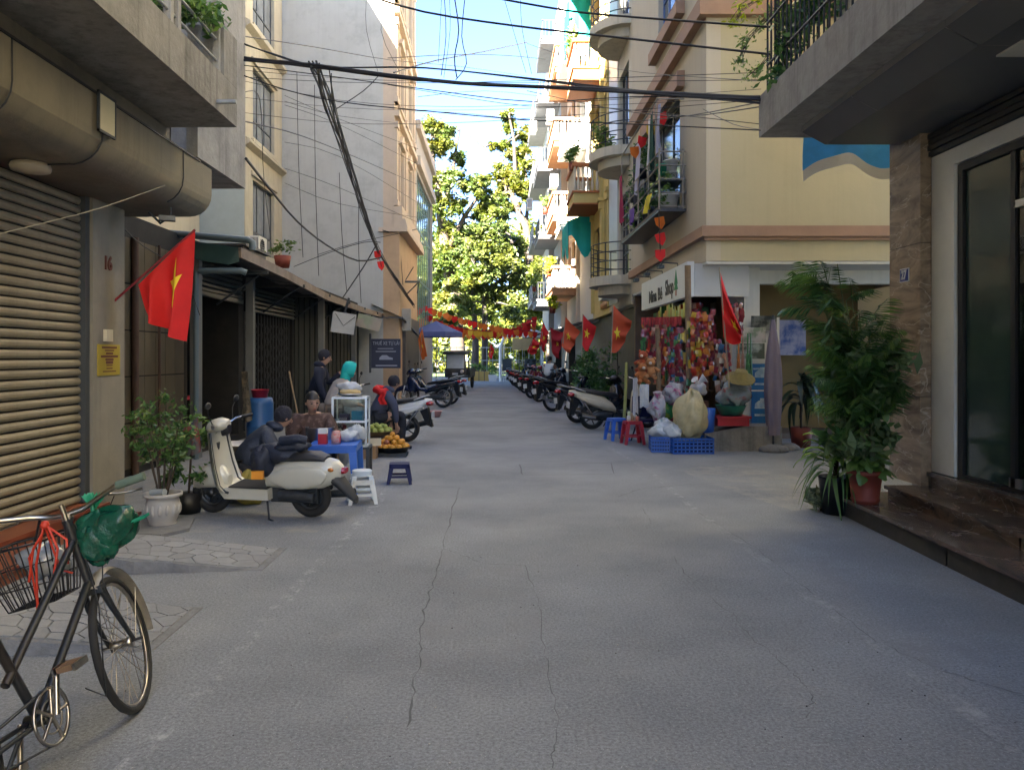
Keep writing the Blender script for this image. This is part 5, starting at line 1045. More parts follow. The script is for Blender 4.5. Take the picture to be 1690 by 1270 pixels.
def lump(m, c, r, seed, amp=.18, n=22, squeeze=None):
    q = random.Random(seed); ph = [q.uniform(0,6.28) for _ in range(6)]; v = []; f = []; k = n//2+2
    for i in range(k+1):
        t_ = math.pi*i/k
        for j in range(n):
            a = 6.28318*j/n; d = 1+amp*(.5*math.sin(3*a+ph[0]+t_*2)+.35*math.sin(5*a+ph[1]-t_*3)+.3*math.sin(9*a+ph[2]+t_*5)+.25*math.sin(4*t_+ph[3]+a))
            s_ = math.sin(t_); z = math.cos(t_); rr = s_*d
            if squeeze: rr *= 1-squeeze*max(0, z)**2
            v.append((c[0]+r[0]*rr*math.cos(a), c[1]+r[1]*rr*math.sin(a), c[2]+r[2]*z*d))
    for i in range(k):
        for j in range(n): f.append((i*n+j, (i+1)*n+j, (i+1)*n+(j+1) % n, i*n+(j+1) % n))
    m.add(v, f, True)
m = MB(); m.T = Matrix.Rotation(-.35, 4, 'Y'); lump(m, (0.02,0,.11), (.175,.10,.105), 3, .15, 44, -.2); lump(m, (-.03,-.02,.06), (.10,.09,.10), 5, .2, 30); m.T = None; m.build('body', bagm, gb)
m = MB()
for i in range(7): a = i*.9; m.grid(lambda u, v: (-.10+.05*u*math.cos(a)+.02*v, .03*math.sin(a)*u+.015*v, .22+.07*u+.01*math.sin(v*6+a)), 3, 3)
m.tube([(-.09,0,.20),(-.10,0,.30)], .012, 6); m.build('knot', mat('green_film', (.03,.35,.20), .3, trans=.3), gb); m = MB(); m.grid(lambda u, v: (.12+.07*u, .05*(v-.5)*(1-u*.3)*2, .15+.03*u+.012*math.sin(v*16)), 4, 8); m.build('bag_tail', MATS['green_film'], gb)
rb = thing('plastic_ribbon', 'orange red plastic twine looped over the wire basket of the bicycle', 'ribbon', (-1.95, 3.3, .9), world=True)
m = MB()
for k, (a, b, c) in enumerate((((70,880),(55,905),(48,960)),((80,870),(95,905),(85,975)),((75,866),(110,890),(112,930)),((72,868),(60,930),(62,1010)),((76,868),(48,920),(66,1015)),((74,868),(100,940),(120,945)))):
    pts = [P(73,862,3.27)] + [P(q[0], q[1], 3.24+.01*k) for q in (a, b, c)]; m.tube(pts, .0055, 5, flat=.3)
m.lathe([(0,-.02),(.016,-.01),(.02,0),(.014,.014),(0,.02)], P(74,866,3.26), 8); m.build('strand', mat('orange_twine', (.65,.06,.03), .4, trans=.2), rb)
m = MB(); lump(m, (-2.00,3.42,.70), (.10,.09,.07), 8, .25, 16); tag(m.build('plastic_sheet', mat('clear_plastic', (.35,.37,.38), .2, var=.4, coat=.4), None), 'crumpled clear plastic wrapping inside the bicycle basket', 'wrapping')
# ---------------------------------------------------------------- scooters and motorbikes: x forward from the rear axle
def motorbike(kind, label, loc, rz, body, sc=1.0, group='motorbikes parked along the lane', seat_m=None, accent=None, lean=6, box=False, plate=True):
    t = thing({'retro':'scooter','modern':'scooter','under':'motorbike'}[kind], label, {'retro':'scooter','modern':'scooter','under':'motorbike'}[kind], loc, rz, group); t.scale = (sc,)*3; t.rotation_euler = (R(-lean), 0, rz)
    seat_m = seat_m or mat('seat_vinyl', (.02,.02,.022), .5); acc = accent or black
    W_ = 1.18 if kind == 'retro' else 1.25; r = .235 if kind == 'retro' else (.27 if kind == 'modern' else .29); tw = .10 if kind == 'retro' else .08
    wheel(t, (0,0,r), r, tw, dsteel if kind != 'under' else steel, 5 if kind != 'under' else 20, disc=(kind == 'retro'), hub_r=.05); wheel(t, (W_,0,r), r, tw, dsteel if kind != 'under' else steel, 5 if kind != 'under' else 20, disc=(kind == 'retro'), hub_r=.05)
    if kind == 'retro':
        m = MB(); m.loft([(-.40,.52,.03,.05),(-.32,.52,.10,.12),(-.18,.50,.155,.165),(.02,.49,.17,.175),(.22,.48,.165,.165),(.38,.45,.14,.13),(.46,.40,.12,.07)], 20, e=2.6); m.build('body', body, t)
        for s in (-1,1): m = MB(); m.loft([(-.26,.50,.012,.02,s*.15),(-.2,.49,.03,.09,s*.15),(0,.47,.04,.125,s*.15),(.2,.46,.035,.12,s*.15),(.36,.45,.02,.06,s*.14),(.41,.45,.01,.02,s*.13)], 14, e=2.2); m.build('side_panel', body, t)
        for s in (-1,1): MB().blob((-.30,s*.125,.56), (.035,.02,.022), 8).build('indicator', mat('amber_lens', (.5,.16,.02), .25, coat=.5), t)
        MB().loft([(-.425,.53,.06,.03),(-.39,.53,.07,.04)],10).build('taillight', mat('tail_red', (.35,.01,.015), .2, coat=.5), t)
        m = MB(); m.loft([(-.22,.65,.10,.03),(-.1,.675,.13,.05),(.15,.67,.135,.055),(.34,.66,.11,.05),(.42,.65,.06,.03)], 16); m.build('seat', seat_m, t)
        m = MB(); m.loft([(-.20,.50,.10,.07),(-.30,.45,.10,.085),(-.38,.38,.085,.085),(-.46,.29,.07,.07),(-.53,.21,.05,.035)], 14); m.build('mudflap', mat('mudflap', (.035,.035,.035), .6), t)
        m = MB(); m.prism([(.40,.22),(.92,.22),(.98,.30),(.92,.335),(.40,.335)],'y',-.19,.19); m.build('floorboard', body, t); MB().box(.42,.88,-.16,.16,.335,.35).build('floor_mat', rubber, t)
        m = MB(); prof = [(.88,.30),(.95,.36),(1.0,.55),(1.03,.75),(1.05,.93)]
        for o, k in ((0,0),(.035,1)):
            m.k = 0; m.grid(lambda u, v: ((lambda i, f_: prof[i][0]+(prof[i+1][0]-prof[i][0])*f_ + o + .06*(1-abs(2*v-1)**2)*(1 if o else .7))(min(3,int(u*4)), u*4-min(3,int(u*4))), (v-.5)*(.50-.14*u), (lambda i, f_: prof[i][1]+(prof[i+1][1]-prof[i][1])*f_)(min(3,int(u*4)), u*4-min(3,int(u*4)))), 12, 12)
        m.build('leg_shield', body, t); e_ = MB()
        for s in (-1,1): e_.tube([(.86,s*.2,.29)]+[(p[0]+.02, s*(.20-.05*i/4), p[1]) for i, p in enumerate(prof)], .014, 6)
        e_.build('edge_trim', dsteel, t)
        m = MB(); m.loft([(.95,.38,.05,.06),(1.02,.42,.09,.12),(1.14,.43,.10,.14),(1.28,.40,.09,.12),(1.38,.33,.05,.07)], 16); m.build('front_fender', body, t)
        m = MB(); m.loft([(.93,1.0,.05,.04),(.97,1.0,.11,.06),(1.04,1.0,.13,.075),(1.12,.98,.10,.07),(1.17,.96,.06,.05)], 16); hs = m.build('headset', body, t); m = MB(); m.lathe([(0,.03),(.05,.02),(.06,-.01)], (1.17,0,.96), 14, 'x'); m.build('headlight', chrome, hs)
        m = MB(); m.loft([(.92,.95,.04,.05),(.96,.94,.06,.06),(1.0,.92,.05,.05)], 10); m.build('dashboard', black, hs)
        hx, hz = 1.0, 1.03
        m = MB(); m.box(-.12,.42,-.09,.09,.18,.34); m.loft([(-.1,.25,.05,.05,.12),(.1,.27,.06,.06,.12),(.3,.27,.05,.05,.12)],10); m.build('engine', dsteel, t); MB().tube([(1.08,0,.8),(W_,0,r)], .03, 8).build('fork', dsteel, t); MB().tube([(-.45,-.14,.25),(-.1,-.14,.22),(.2,-.12,.24)], [.05,.045,.02], 8).build('exhaust', dsteel, t)
        m = MB(); m.tube([(.45,.12,.22),(.36,.26,.04),(.30,.28,.03)], .012, 5); m.build('kickstand', dsteel, t)
    else:
        hi = kind == 'modern'
        m = MB()
        if hi: m.loft([(-.52,.80,.02,.02),(-.42,.78,.07,.05),(-.25,.70,.115,.10),(0,.62,.14,.14),(.25,.54,.135,.14),(.42,.46,.11,.10),(.5,.40,.08,.06)], 16, e=2.2)
        else: m.loft([(-.45,.74,.02,.02),(-.34,.71,.06,.05),(-.15,.66,.09,.08),(.1,.60,.10,.09),(.35,.52,.09,.08),(.55,.44,.07,.06)], 14, e=2.2)
        m.build('tail_body', body, t)
        for s in (-1,1):
            m = MB(); m.loft([(-.38,.70,.006,.01,s*.10),(-.2,.64,.02,.05,s*.125),(.05,.57,.025,.07,s*.135),(.3,.50,.02,.05,s*.125),(.42,.46,.008,.01,s*.11)], 10); m.build('side_panel', acc if not hi else body, t)
        m = MB(); m.loft([(-.38,.83,.06,.02),(-.25,.82,.10,.035),(0,.78,.125,.05),(.25,.74,.12,.05),(.45,.72,.09,.045),(.55,.70,.05,.03)] if hi else [(-.30,.77,.06,.02),(-.1,.75,.10,.04),(.2,.71,.11,.05),(.45,.67,.08,.04),(.52,.66,.04,.02)], 14); m.build('seat', seat_m, t)
        m = MB(); m.tube([(-.2,-.11,.80),(-.42,-.10,.88),(-.47,0,.885),(-.42,.10,.88),(-.2,.11,.80)], .014, 6); m.build('grab_rail', galv, t)
        m = MB(); m.loft([(-.53,.73,.05,.03),(-.48,.74,.075,.05),(-.42,.74,.07,.04)], 10); m.build('taillight', mat('tail_red', (.35,.01,.015), .2, coat=.5), t)
        m = MB(); m.prism([(-.44,.66),(-.30,.60),(-.42,.34),(-.52,.30)],'y',-.07,.07); m.build('rear_fender', black, t)
        if plate: m = MB(); m.obox((-.53,0,.52),(.012,.17,.13)); m.build('number_plate', mat('plate_white', (.6,.6,.58), .5), t)
        if hi:
            m = MB(); m.prism([(.40,.24),(.88,.24),(.96,.32),(.9,.36),(.42,.36)],'y',-.16,.16); m.build('floorboard', acc, t)
            m = MB(); m.loft([(.90,.34,.08,.05),(.98,.48,.17,.13),(1.06,.66,.18,.14),(1.08,.86,.14,.12),(1.06,1.0,.09,.05)][:0] or [(.86,.45,.05,.10),(.92,.58,.16,.25),(1.0,.64,.19,.29),(1.1,.66,.15,.24),(1.2,.64,.06,.12)], 16, e=2.5); m.build('leg_shield', body, t)
        else:
            m = MB(); m.tube([(.5,0,.48),(.75,0,.50),(.98,0,.80)], [.06,.05,.05], 8); m.build('frame_tube', body, t)
            for s in (-1,1): m = MB(); m.loft([(.86,.60,.006,.12,s*.13),(.95,.62,.02,.22,s*.15),(1.04,.68,.015,.2,s*.12),(1.1,.74,.005,.08,s*.09)], 12); m.build('leg_shield', body, t)
        m = MB(); m.loft([(1.0,.32,.04,.03),(1.08,.40,.065,.14) ,(W_,.44,.07,.135),(W_+.17,.38,.06,.12),(W_+.26,.28,.03,.05)] if hi else [(1.05,.45,.03,.03),(1.12,.52,.05,.09),(W_,.55,.055,.08),(W_+.2,.48,.045,.07),(W_+.28,.40,.02,.03)], 12); m.build('front_fender', body, t)
        m = MB(); m.loft([(.90,1.0,.06,.04),(.97,1.02,.13,.07),(1.06,1.0,.13,.08),(1.15,.95,.07,.05)], 14); hs = m.build('headset', acc if hi else body, t); m = MB(); m.blob((1.14,0,.95), (.035,.075,.045), 10); m.build('headlight', chrome, hs)
        hx, hz = .98, 1.04
        MB().tube([(1.04,0,.95),(W_-.02,0,.5)], .03, 8).build('steering_column', dsteel, t)
        for s in (-1,1): MB().tube([(W_-.06,s*.06,.6),(W_,s*.07,r)], .018, 6).build('fork_leg', steel, t); MB().tube([(-.22,s*.09,.6),(0,s*.08,r)], .02, 6).build('shock_absorber', chrome, t)
        m = MB(); m.loft([(-.05,.27,.06,.05),(.15,.31,.09,.09),(.4,.30,.10,.10),(.55,.30,.07,.07)], 10); m.build('engine', dsteel, t)
        m = MB(); m.tube([(.45,-.1,.24),(.15,-.15,.22),(-.05,-.16,.27),(-.38,-.17,.36)], [.015,.025,.05,.055], 9); ex = m.build('exhaust', steel if not hi else black, t); MB().loft([(-.3,.345,.012,.035,-.22),(-.15,.31,.02,.04,-.22),(0,.285,.012,.03,-.21)],10).build('heat_shield', chrome, ex)
        m = MB(); m.tube([(.4,.08,.22),(.36,.24,.02)], .012, 5); m.build('kickstand', dsteel, t)
    m = MB(); m.tube([(hx,-.12,hz-.03),(hx-.02,-.24,hz),(hx-.10,-.35,hz+.01)], .012, 6); m.tube([(hx,.12,hz-.03),(hx-.02,.24,hz),(hx-.10,.35,hz+.01)], .012, 6); h = m.build('handlebar', chrome, t)
    for s in (-1,1):
        m = MB(); m.tube([(hx-.06,s*.29,hz+.005),(hx-.13,s*.40,hz+.012)], .019, 8); m.build('grip', black, h)
        m = MB(); m.tube([(hx,s*.2,hz),(hx+.02,s*.24,hz+.12),(hx+.0,s*.27,hz+.18)], .006, 5); m.blob((hx-.01,s*.28,hz+.22), (.012,.06,.038), 10); m.build('mirror', black, h)
    if box: m = MB(); m.box(-.45,-.1,-.18,.18,.86,1.16); m.build('top_box', dsteel, t)
    return t
creamy = mat('cream_bodywork', (.55,.53,.44), .3, var=.06, coat=.5, stain=.25, stain_c=(.2,.16,.1)); whitey = mat('white_bodywork', (.68,.68,.66), .28, var=.04, coat=.5, stain=.08)
beigeb = mat('beige_bodywork', (.60,.52,.38), .3, var=.05, coat=.5); darkb = mat('dark_bodywork', (.018,.02,.025), .25, var=.1, coat=.6); navyb = mat('navy_bodywork', (.012,.018,.05), .25, var=.1, coat=.6); redb = mat('red_bodywork', (.25,.015,.02), .3, coat=.5)
motorbike('retro', 'cream white retro scooter with a dark jacket on its seat, nearest on the left', (-1.83,7.68,0), R(168), creamy, .92, None)
motorbike('modern', 'white scooter with black seat behind the vendors, tail toward the lane', (-1.66,14.4,0), R(168), whitey, 1.0, lean=4)
motorbike('under', 'dark motorbike with silver exhaust parked past the white bucket', (-1.62,24.0,0), R(160), navyb, 1.12, accent=darkb, lean=-6)
motorbike('under', 'black motorbike second behind the pink basin, partly hidden by the nearer one', (-1.50,25.6,0), R(166), darkb, 1.1, lean=5)
motorbike('modern', 'cream scooter with red tail light parked nearest to the stools of the toy shop', (2.12,16.9,0), R(14), beigeb, 1.06, accent=darkb, lean=-5)
motorbike('modern', 'black scooter with pale stripe just behind the cream scooter', (1.98,18.5,0), R(20), darkb, 1.05, lean=5)
motorbike('under', 'black motorbike with raised handlebar cover below the hanging flags', (1.68,22.4,0), R(30), darkb, 1.15, lean=5)
motorbike('under', 'dark motorbike with chrome light parked by the person in a white vest', (1.55,27.0,0), R(35), darkb, 1.1, lean=5)
motorbike('modern', 'dark scooter in front of the person in a white vest', (1.38,29.4,0), R(40), darkb, 1.05, lean=5)
motorbike('under', 'reddish motorbike parked farther on beyond the white vest', (1.3,33.5,0), R(45), redb, 1.1, lean=5)
motorbike('under', 'dark red motorbike fourth from the far end of the right row', (1.22,36.0,0), R(50), redb, 1.1, lean=5)
motorbike('modern', 'grey scooter near the far end of the right row', (1.15,38.8,0), R(50), darkb, 1.05, lean=5)
motorbike('under', 'last small black motorbike at the far end of the right row', (1.05,42.0,0), R(50), darkb, 1.1, lean=5)
# jacket, plaid cloth and packet on the retro scooter
def drape(name, label, cat, m, base, size, fn_z, nu=14, nv=14, seed=0, group=None):
    mb = MB(); mb.grid(lambda u, v: (base[0]+(u-.5)*size[0], base[1]+(v-.5)*size[1], base[2]+fn_z(u, v)), nu, nv); return tag(mb.build(name, m), label, cat, group)
jk = mat('navy_quilt', (.012,.018,.035), .6, var=.3, scale=14, bump=.8, bscale=16)
m = MB(); lump(m, (-2.15,7.70,.64), (.27,.17,.10), 4, .16, 24); lump(m, (-2.02,7.64,.71), (.17,.11,.06), 6, .25, 18); lump(m, (-2.30,7.62,.56), (.12,.12,.15), 9, .2, 18); m.tube([(-2.1,7.55,.77),(-1.92,7.5,.80),(-1.84,7.52,.78)], [.05,.045,.04], 8)
tag(m.build('jacket', jk, None), 'dark navy padded jacket thrown over the seat of the cream scooter', 'jacket')
pld = mat('plaid', (.28,.08,.07), .85, c2=(.12,.12,.13), c2s=9, c2t=.5, var=.2)
cloth('plaid_cloth', 'red and grey plaid cloth hanging at the front of the cream scooter', 'cloth', (-3.10,7.66,.92), (-2.92,7.60,1.0), .34, pld, seed=4)
tag(MB().box(-2.36,-2.25,7.45,7.5,.41,.49).build('packet', mat('orange_packet', (.75,.28,.02), .5)), 'small orange packet lying on the floorboard of the cream scooter', 'packet')
# cargo tricycle
tt = thing('cargo_tricycle', 'dark three wheeled cargo tricycle with pale windscreen and canvas top near the lane end', 'tricycle', (-1.85, 38.4, 0)); tt.rotation_euler = (0,0,R(-90)-R(6))
cdk = mat('tricycle_dark', (.05,.05,.045), .6, var=.3, stain=.3)
wheel(tt, (1.0,0,.32), .32, .10, dsteel, 6, hub_r=.06); wheel(tt, (-1.0,.58,.34), .34, .12, dsteel, 6, hub_r=.06); wheel(tt, (-1.0,-.58,.34), .34, .12, dsteel, 6, hub_r=.06)
m = MB(); m.box(-1.7,.1,-.62,.62,.55,.62); m.box(-1.7,.1,-.64,-.60,.62,1.0); m.box(-1.7,.1,.60,.64,.62,1.0); m.box(-1.72,-1.68,-.62,.62,.62,1.0); m.box(-.2,1.0,-.12,.12,.38,.55); m.build('cargo_bed', cdk, tt)
m = MB(); m.prism([(.55,.75),(.86,.72),(.90,.95),(.62,1.02)],'y',-.5,.5); m.box(.70,.9,-.52,.52,.95,1.02); m.tube([(.8,0,.9),(1.0,0,.32)],.04,8); m.box(.85,1.25,-.11,.11,.62,.66); m.build('front_body', cdk, tt)
m = MB(); m.tube([(.86,-.45,1.0),(.78,-.45,1.75),(.78,.45,1.75),(.86,.45,1.0)], .03, 6); m.tube([(-.2,-.5,.6),(-.2,-.5,1.8)],.025,5); m.tube([(-.2,.5,.6),(-.2,.5,1.8)],.025,5); m.build('cab_frame', dsteel, tt)
MB().prism([(.87,1.02),(.89,1.02),(.81,1.70),(.79,1.70)],'y',-.42,.42).build('windscreen', mat('plastic_screen', (.52,.56,.56), .15, var=.15, coat=.6), tt)
m = MB(); m.prism([(.95,1.76),(-.4,1.84),(-.4,1.90),(.95,1.82)],'y',-.62,.62); m.box(.90,.955,-.62,.62,1.68,1.76); m.build('canvas_top', mat('canvas', (.07,.07,.065), .9, var=.3), tt)
m = MB(); m.lathe([(0,.06),(.08,.05),(.10,0),(.06,-.06)], (.92,.34,.86), 14, 'x'); m.build('headlight', mat('lens_warm', (.6,.5,.42), .2), tt)
MB().box(.905,.915,-.14,.14,.70,.80).build('number_plate', mat('plate_white', (.6,.6,.58), .5), tt)
m = MB(); m.tube([(.7,-.42,1.12),(.72,0,1.08),(.7,.42,1.12)],.014,6); m.box(.0,.4,-.3,.3,.8,.9); m.build('handlebar', dsteel, tt)
# ---------------------------------------------------------------- people
EDG = [('pel','spi'),('spi','che'),('che','nec'),('che','shL'),('che','shR'),('shL','elL'),('elL','wrL'),('shR','elR'),('elR','wrR'),('pel','hiL'),('pel','hiR'),('hiL','knL'),('knL','anL'),('hiR','knR'),('knR','anR'),('anL','toL'),('anR','toR')]
RB = dict(pel=.125,spi=.11,che=.12,nec=.052,shL=.062,shR=.062,elL=.04,elR=.04,wrL=.028,wrR=.028,hiL=.09,hiR=.09,knL=.058,knR=.058,anL=.038,anR=.038,toL=.032,toR=.032)
def skinned(J, edges, rad, name, m, parent, extra=None, lv=1, root='pel'):
    keys = []; [keys.append(k) for e in edges for k in e if k not in keys]
    me = bpy.data.meshes.new(name); me.from_pydata([J[k] for k in keys], [(keys.index(a), keys.index(b)) for a, b in edges], []); ob = bpy.data.objects.new(name, me); COL.objects.link(ob)
    sk = ob.modifiers.new('skin', 'SKIN'); sk.use_smooth_shade = True; sk.branch_smoothing = .6
    for i, k in enumerate(keys): v = me.skin_vertices[0].data[i]; v.radius = (rad[k], rad[k]); v.use_root = (k == root)
    sb = ob.modifiers.new('sub', 'SUBSURF'); sb.levels = lv; sb.render_levels = lv
    dg = bpy.context.evaluated_depsgraph_get(); ne = bpy.data.meshes.new_from_object(ob.evaluated_get(dg)); bpy.data.objects.remove(ob)
    mb = MB(); mb.add([tuple(v.co) for v in ne.vertices], [tuple(p.vertices) for p in ne.polygons], True)
    if extra: extra(mb)
    return mb.build(name, m, parent)
def person(label, loc, rz, pose, top, bottom, head_dir=(1,0,0), hairc=None, hat=None, scale=1.0, group=None, sleeve=1.0, fat=1.0, shoes=None):
    """x is forward for the figure; pose gives joint positions in metres from the ground point"""
    t = thing('person', label, 'person', loc, rz, group); t.scale = (scale,)*3; J = {k: Vector(v) for k, v in pose.items()}
    hd = Vector(head_dir).normalized(); hc = J['head']; up = (hc-J['nec']).normalized(); up = (up+Vector((0,0,1.5))).normalized(); side = up.cross(hd).normalized(); fw = side.cross(up).normalized()
    M = Matrix.Translation(hc) @ Matrix((fw, side, up)).transposed().to_4x4()
    def head(mb):
        mb.T = M; v, f, n = [], [], 16
        for i in range(13):
            a = math.pi*i/12
            for j in range(n):
                b = 6.28318*j/n; x, y, z = math.sin(a)*math.cos(b), math.sin(a)*math.sin(b), math.cos(a)
                w = 1-.22*max(0,-z); fx = .095*(1-.06*max(0,x)); v.append((x*fx*w+.008*max(0,x)*(-min(0,z)), y*.076*w, z*.118))
        for i in range(12):
            for j in range(n): f.append((i*n+j, (i+1)*n+j, (i+1)*n+(j+1) % n, i*n+(j+1) % n))
        mb.add(v, f, True, 0)
        mb.loft([(.082,.012,.006,.008),(.096,-.004,.010,.014),(.108,-.020,.015,.012),(.088,-.030,.012,.006)], 8, k=0)          # nose
        for s in (-1,1): mb.blob((.083,s*.031,.014), (.008,.016,.008), 8, k=1); mb.loft([(-.012,0,.004,.020,s*.078),(.006,.0,.008,.028,s*.080),(.018,0,.004,.02,s*.077)], 8, k=0); mb.tube([(.086,s*.016,.034),(.088,s*.034,.040),(.078,s*.050,.034)], .0035, 4, k=1)
        mb.blob((.085,0,-.055), (.009,.022,.006), 8, k=2); mb.T = None; mb.tube([J['nec'], hc-up*.06], [.05,.046], 10, k=0)
        for S_ in 'LR':                                           # hands
            w_, e_ = J['wr'+S_], J['el'+S_]; d = (w_-e_).normalized(); sd_ = d.cross(Vector((0,0,1))); sd_ = sd_.normalized() if sd_.length > .1 else Vector((0,1,0)); nn = sd_.cross(d)
            Q = Matrix.Translation(w_) @ Matrix((d, sd_, nn)).transposed().to_4x4(); mb.T = Q; mb.loft([(-.01,0,.026,.02),(.03,0,.036,.016),(.075,0,.040,.014),(.09,0,.036,.010)], 8, k=0)
            for i, L_ in enumerate((.055,.068,.062,.048)): y = -.030+.020*i; mb.tube([(.082,y,0),(.082+L_*.5,y*1.1,-.008),(.082+L_,y*1.1,-.03)], [.0095,.0085,.006], 6, k=0)
            mb.tube([(.025,.034,0),(.055,.058,-.01),(.085,.060,-.025)], [.011,.010,.007], 6, k=0); mb.T = None
    body = skinned(J, EDG, {k: RB[k]*(fat*.92) for k in RB}, 'body', [skin, black, mat('lips', (.32,.10,.08), .5)], t, head)
    tk = ['pel','spi','che','nec','shL','shR','elL','elR','wrL','wrR']; ed = [e for e in EDG if e[0] in tk and e[1] in tk]
    J2 = dict(J); 
    for S_ in 'LR': J2['wr'+S_] = J['el'+S_].lerp(J['wr'+S_], .93*sleeve)
    J2['nec'] = J['che'].lerp(J['nec'], .98); J2['pel'] = J['pel']-Vector((0,0,.04))
    r2 = {k: RB[k]*fat*1.22+.012 for k in tk}; r2['nec'] = .088; r2['wrL'] = r2['wrR'] = .043
    skinned(J2, ed, r2, 'jacket', top, t)
    bk_ = ['pel','hiL','hiR','knL','knR','anL','anR']; ed = [e for e in EDG if e[0] in bk_ and e[1] in bk_]; J3 = dict(J)
    for S_ in 'LR': J3['an'+S_] = J['kn'+S_].lerp(J['an'+S_], .9)
    skinned(J3, ed, {k: RB[k]*1.12+.012 for k in bk_}, 'trousers', bottom, t)
    m = MB()
    for S_ in 'LR': a, b = J['an'+S_], J['to'+S_]; m.tube([a+Vector((0,0,-.02))-(b-a)*.25, a.lerp(b,.5)+Vector((0,0,-.008)), b], [.04,.045,.032], 8)
    m.build('shoes', shoes or black, t, kind='stuff')
    m = MB(); m.T = M; HM = hairc or hair
    if hat == 'scarf':
        m.loft([(-.12,.0,.05,.07),(-.09,.01,.10,.12),(-.02,.018,.108,.138),(.05,.022,.098,.13),(.082,.025,.086,.118)], 16, e=2.0, caps=False); m.loft([(-.12,.0,.03,.05),(-.125,0,.01,.02)],16)
        m.T = None; m.tube([hc-up*.04-fw*.04, hc-up*.15-fw*.03, hc-up*.28-fw*.02+side*.02], [.095,.10,.06], 12, flat=.8); m.build('headscarf', teal, t)
    elif hat == 'hood':
        m.blob((-.07,0,-.13), (.10,.13,.06), 14); m.build('collar', top, t); m = MB(); m.T = M
        m.blob((-.022,0,.028), (.108,.094,.108), 16); m.loft([(-.02,0,.0,.0)],4) if 0 else None; m.build('knit_cap', mat('cap_wool', (.02,.02,.028), .95, bump=.6, bscale=60), t)
    else:
        v, f, n = [], [], 18
        for i in range(9):
            a = math.pi*.62*i/8
            for j in range(n):
                b = 6.28318*j/n; x, y, z = math.sin(a)*math.cos(b), math.sin(a)*math.sin(b), math.cos(a); cut = 1 if x < .35 else max(.0, 1)
                if x > .3 and z < .45: z = .45+.1*(z-.45); x *= .93
                v.append((x*.104-.012, y*.088, z*.128+.004))
        for i in range(8):
            for j in range(n): f.append((i*n+j, (i+1)*n+j, (i+1)*n+(j+1) % n, i*n+(j+1) % n))
        m.add(v, f, True); m.blob((-.105,0,-.03), (.045,.05,.05), 10); m.build('hair', HM, t)
    return t
def sit(h=.30, lean=.08, reach=((.30,.20,.42),(.30,-.20,.42)), knee=.42, spread=.18):
    z = h+.09; return dict(pel=(0,0,z), spi=(lean*.5,0,z+.20), che=(lean*1.3,0,z+.37), nec=(lean*1.9,0,z+.46), head=(lean*2.6+.05,0,z+.585), shL=(lean*1.4,.18,z+.40), shR=(lean*1.4,-.18,z+.40),
        elL=(lean+.16,.24,z+.20), elR=(lean+.16,-.24,z+.20), wrL=reach[0], wrR=reach[1], hiL=(.02,.10,z-.01), hiR=(.02,-.10,z-.01), knL=(knee,spread,z+.07), knR=(knee,-spread,z+.07), anL=(knee-.02,spread,.08), anR=(knee-.02,-spread,.08), toL=(knee+.14,spread,.03), toR=(knee+.14,-spread,.03))
def stand(lean=.05, reach=((.35,.15,1.0),(.30,-.18,.95)), elb=((.12,.22,1.05),(.12,-.22,1.05))):
    return dict(pel=(0,0,.93), spi=(lean*.4,0,1.12), che=(lean,0,1.28), nec=(lean*1.4,0,1.42), head=(lean*1.9+.03,0,1.55), shL=(lean*1.1,.18,1.36), shR=(lean*1.1,-.18,1.36), elL=elb[0], elR=elb[1], wrL=reach[0], wrR=reach[1],
        hiL=(0,.10,.90), hiR=(0,-.10,.90), knL=(.03,.12,.49), knR=(-.03,-.12,.49), anL=(0,.12,.08), anR=(-.08,-.12,.08), toL=(.15,.13,.03), toR=(.07,-.13,.03))
dn = mat('navy_down', (.022,.03,.05), .6, var=.35, scale=9, bump=.9, bscale=11); brn = mat('brown_pattern', (.075,.04,.03), .8, c2=(.16,.10,.08), c2s=18, c2t=.56); drk = mat('dark_trousers', (.015,.016,.022), .85)
person('person in a navy padded jacket and knit cap sitting behind the cream scooter', (-2.80,8.60,0), R(22), sit(.25,.15,((.46,.14,.48),(.44,-.16,.46))), dn, drk, (1,.2,-.3), hat='hood', fat=1.55, scale=.98)
person('woman in a brown patterned jacket sitting low and looking toward the street', (-2.32,9.75,0), R(-75), sit(.28,.06,((.34,.12,.42),(.34,-.12,.42))), brn, drk, (1,.25,0), fat=1.3, scale=1.08)
person('person with a turquoise headscarf and beige top standing behind the glass cabinet', (-2.34,11.0,0), R(30), stand(.14,((.42,.10,1.02),(.40,-.16,1.0))), mat('beige_top', (.36,.31,.27), .85, var=.12), mat('khaki_trousers', (.24,.18,.13), .85), (1,-.2,-.15), hat='scarf', scale=.90, fat=1.3)
person('person in navy with a dark cap standing by the dark green panels', (-2.95,12.7,0), R(10), stand(.06,((.40,.1,1.32),(.2,-.25,.85)),((.2,.24,1.12),(.05,-.28,1.1))), mat('navy_shirt', (.007,.009,.022), .8), drk, (1,-.3,-.2), hat='hood', scale=1.02, fat=1.2)
person('person in dark clothes and red scarf squatting behind the white scooter', (-2.05,13.3,0), R(20), sit(.44,.10), mat('grey_blue_jacket', (.05,.06,.10), .85), drk, (1,.3,0), hat='hood', scale=1.02, fat=1.3)
m = MB(); m.tube([(-2.05,13.22,1.03),(-1.95,13.18,.99),(-1.88,13.25,1.0),(-1.9,13.4,1.03),(-2.05,13.42,1.05)], .06, 8, close=True); m.grid(lambda u, v: (-1.98+.12*u+.02*math.sin(v*8), 13.13+.02*math.sin(u*7), 1.0-.22*v), 5, 6); tag(m.build('scarf', red), 'bright red scarf round the neck of the squatting person', 'scarf')
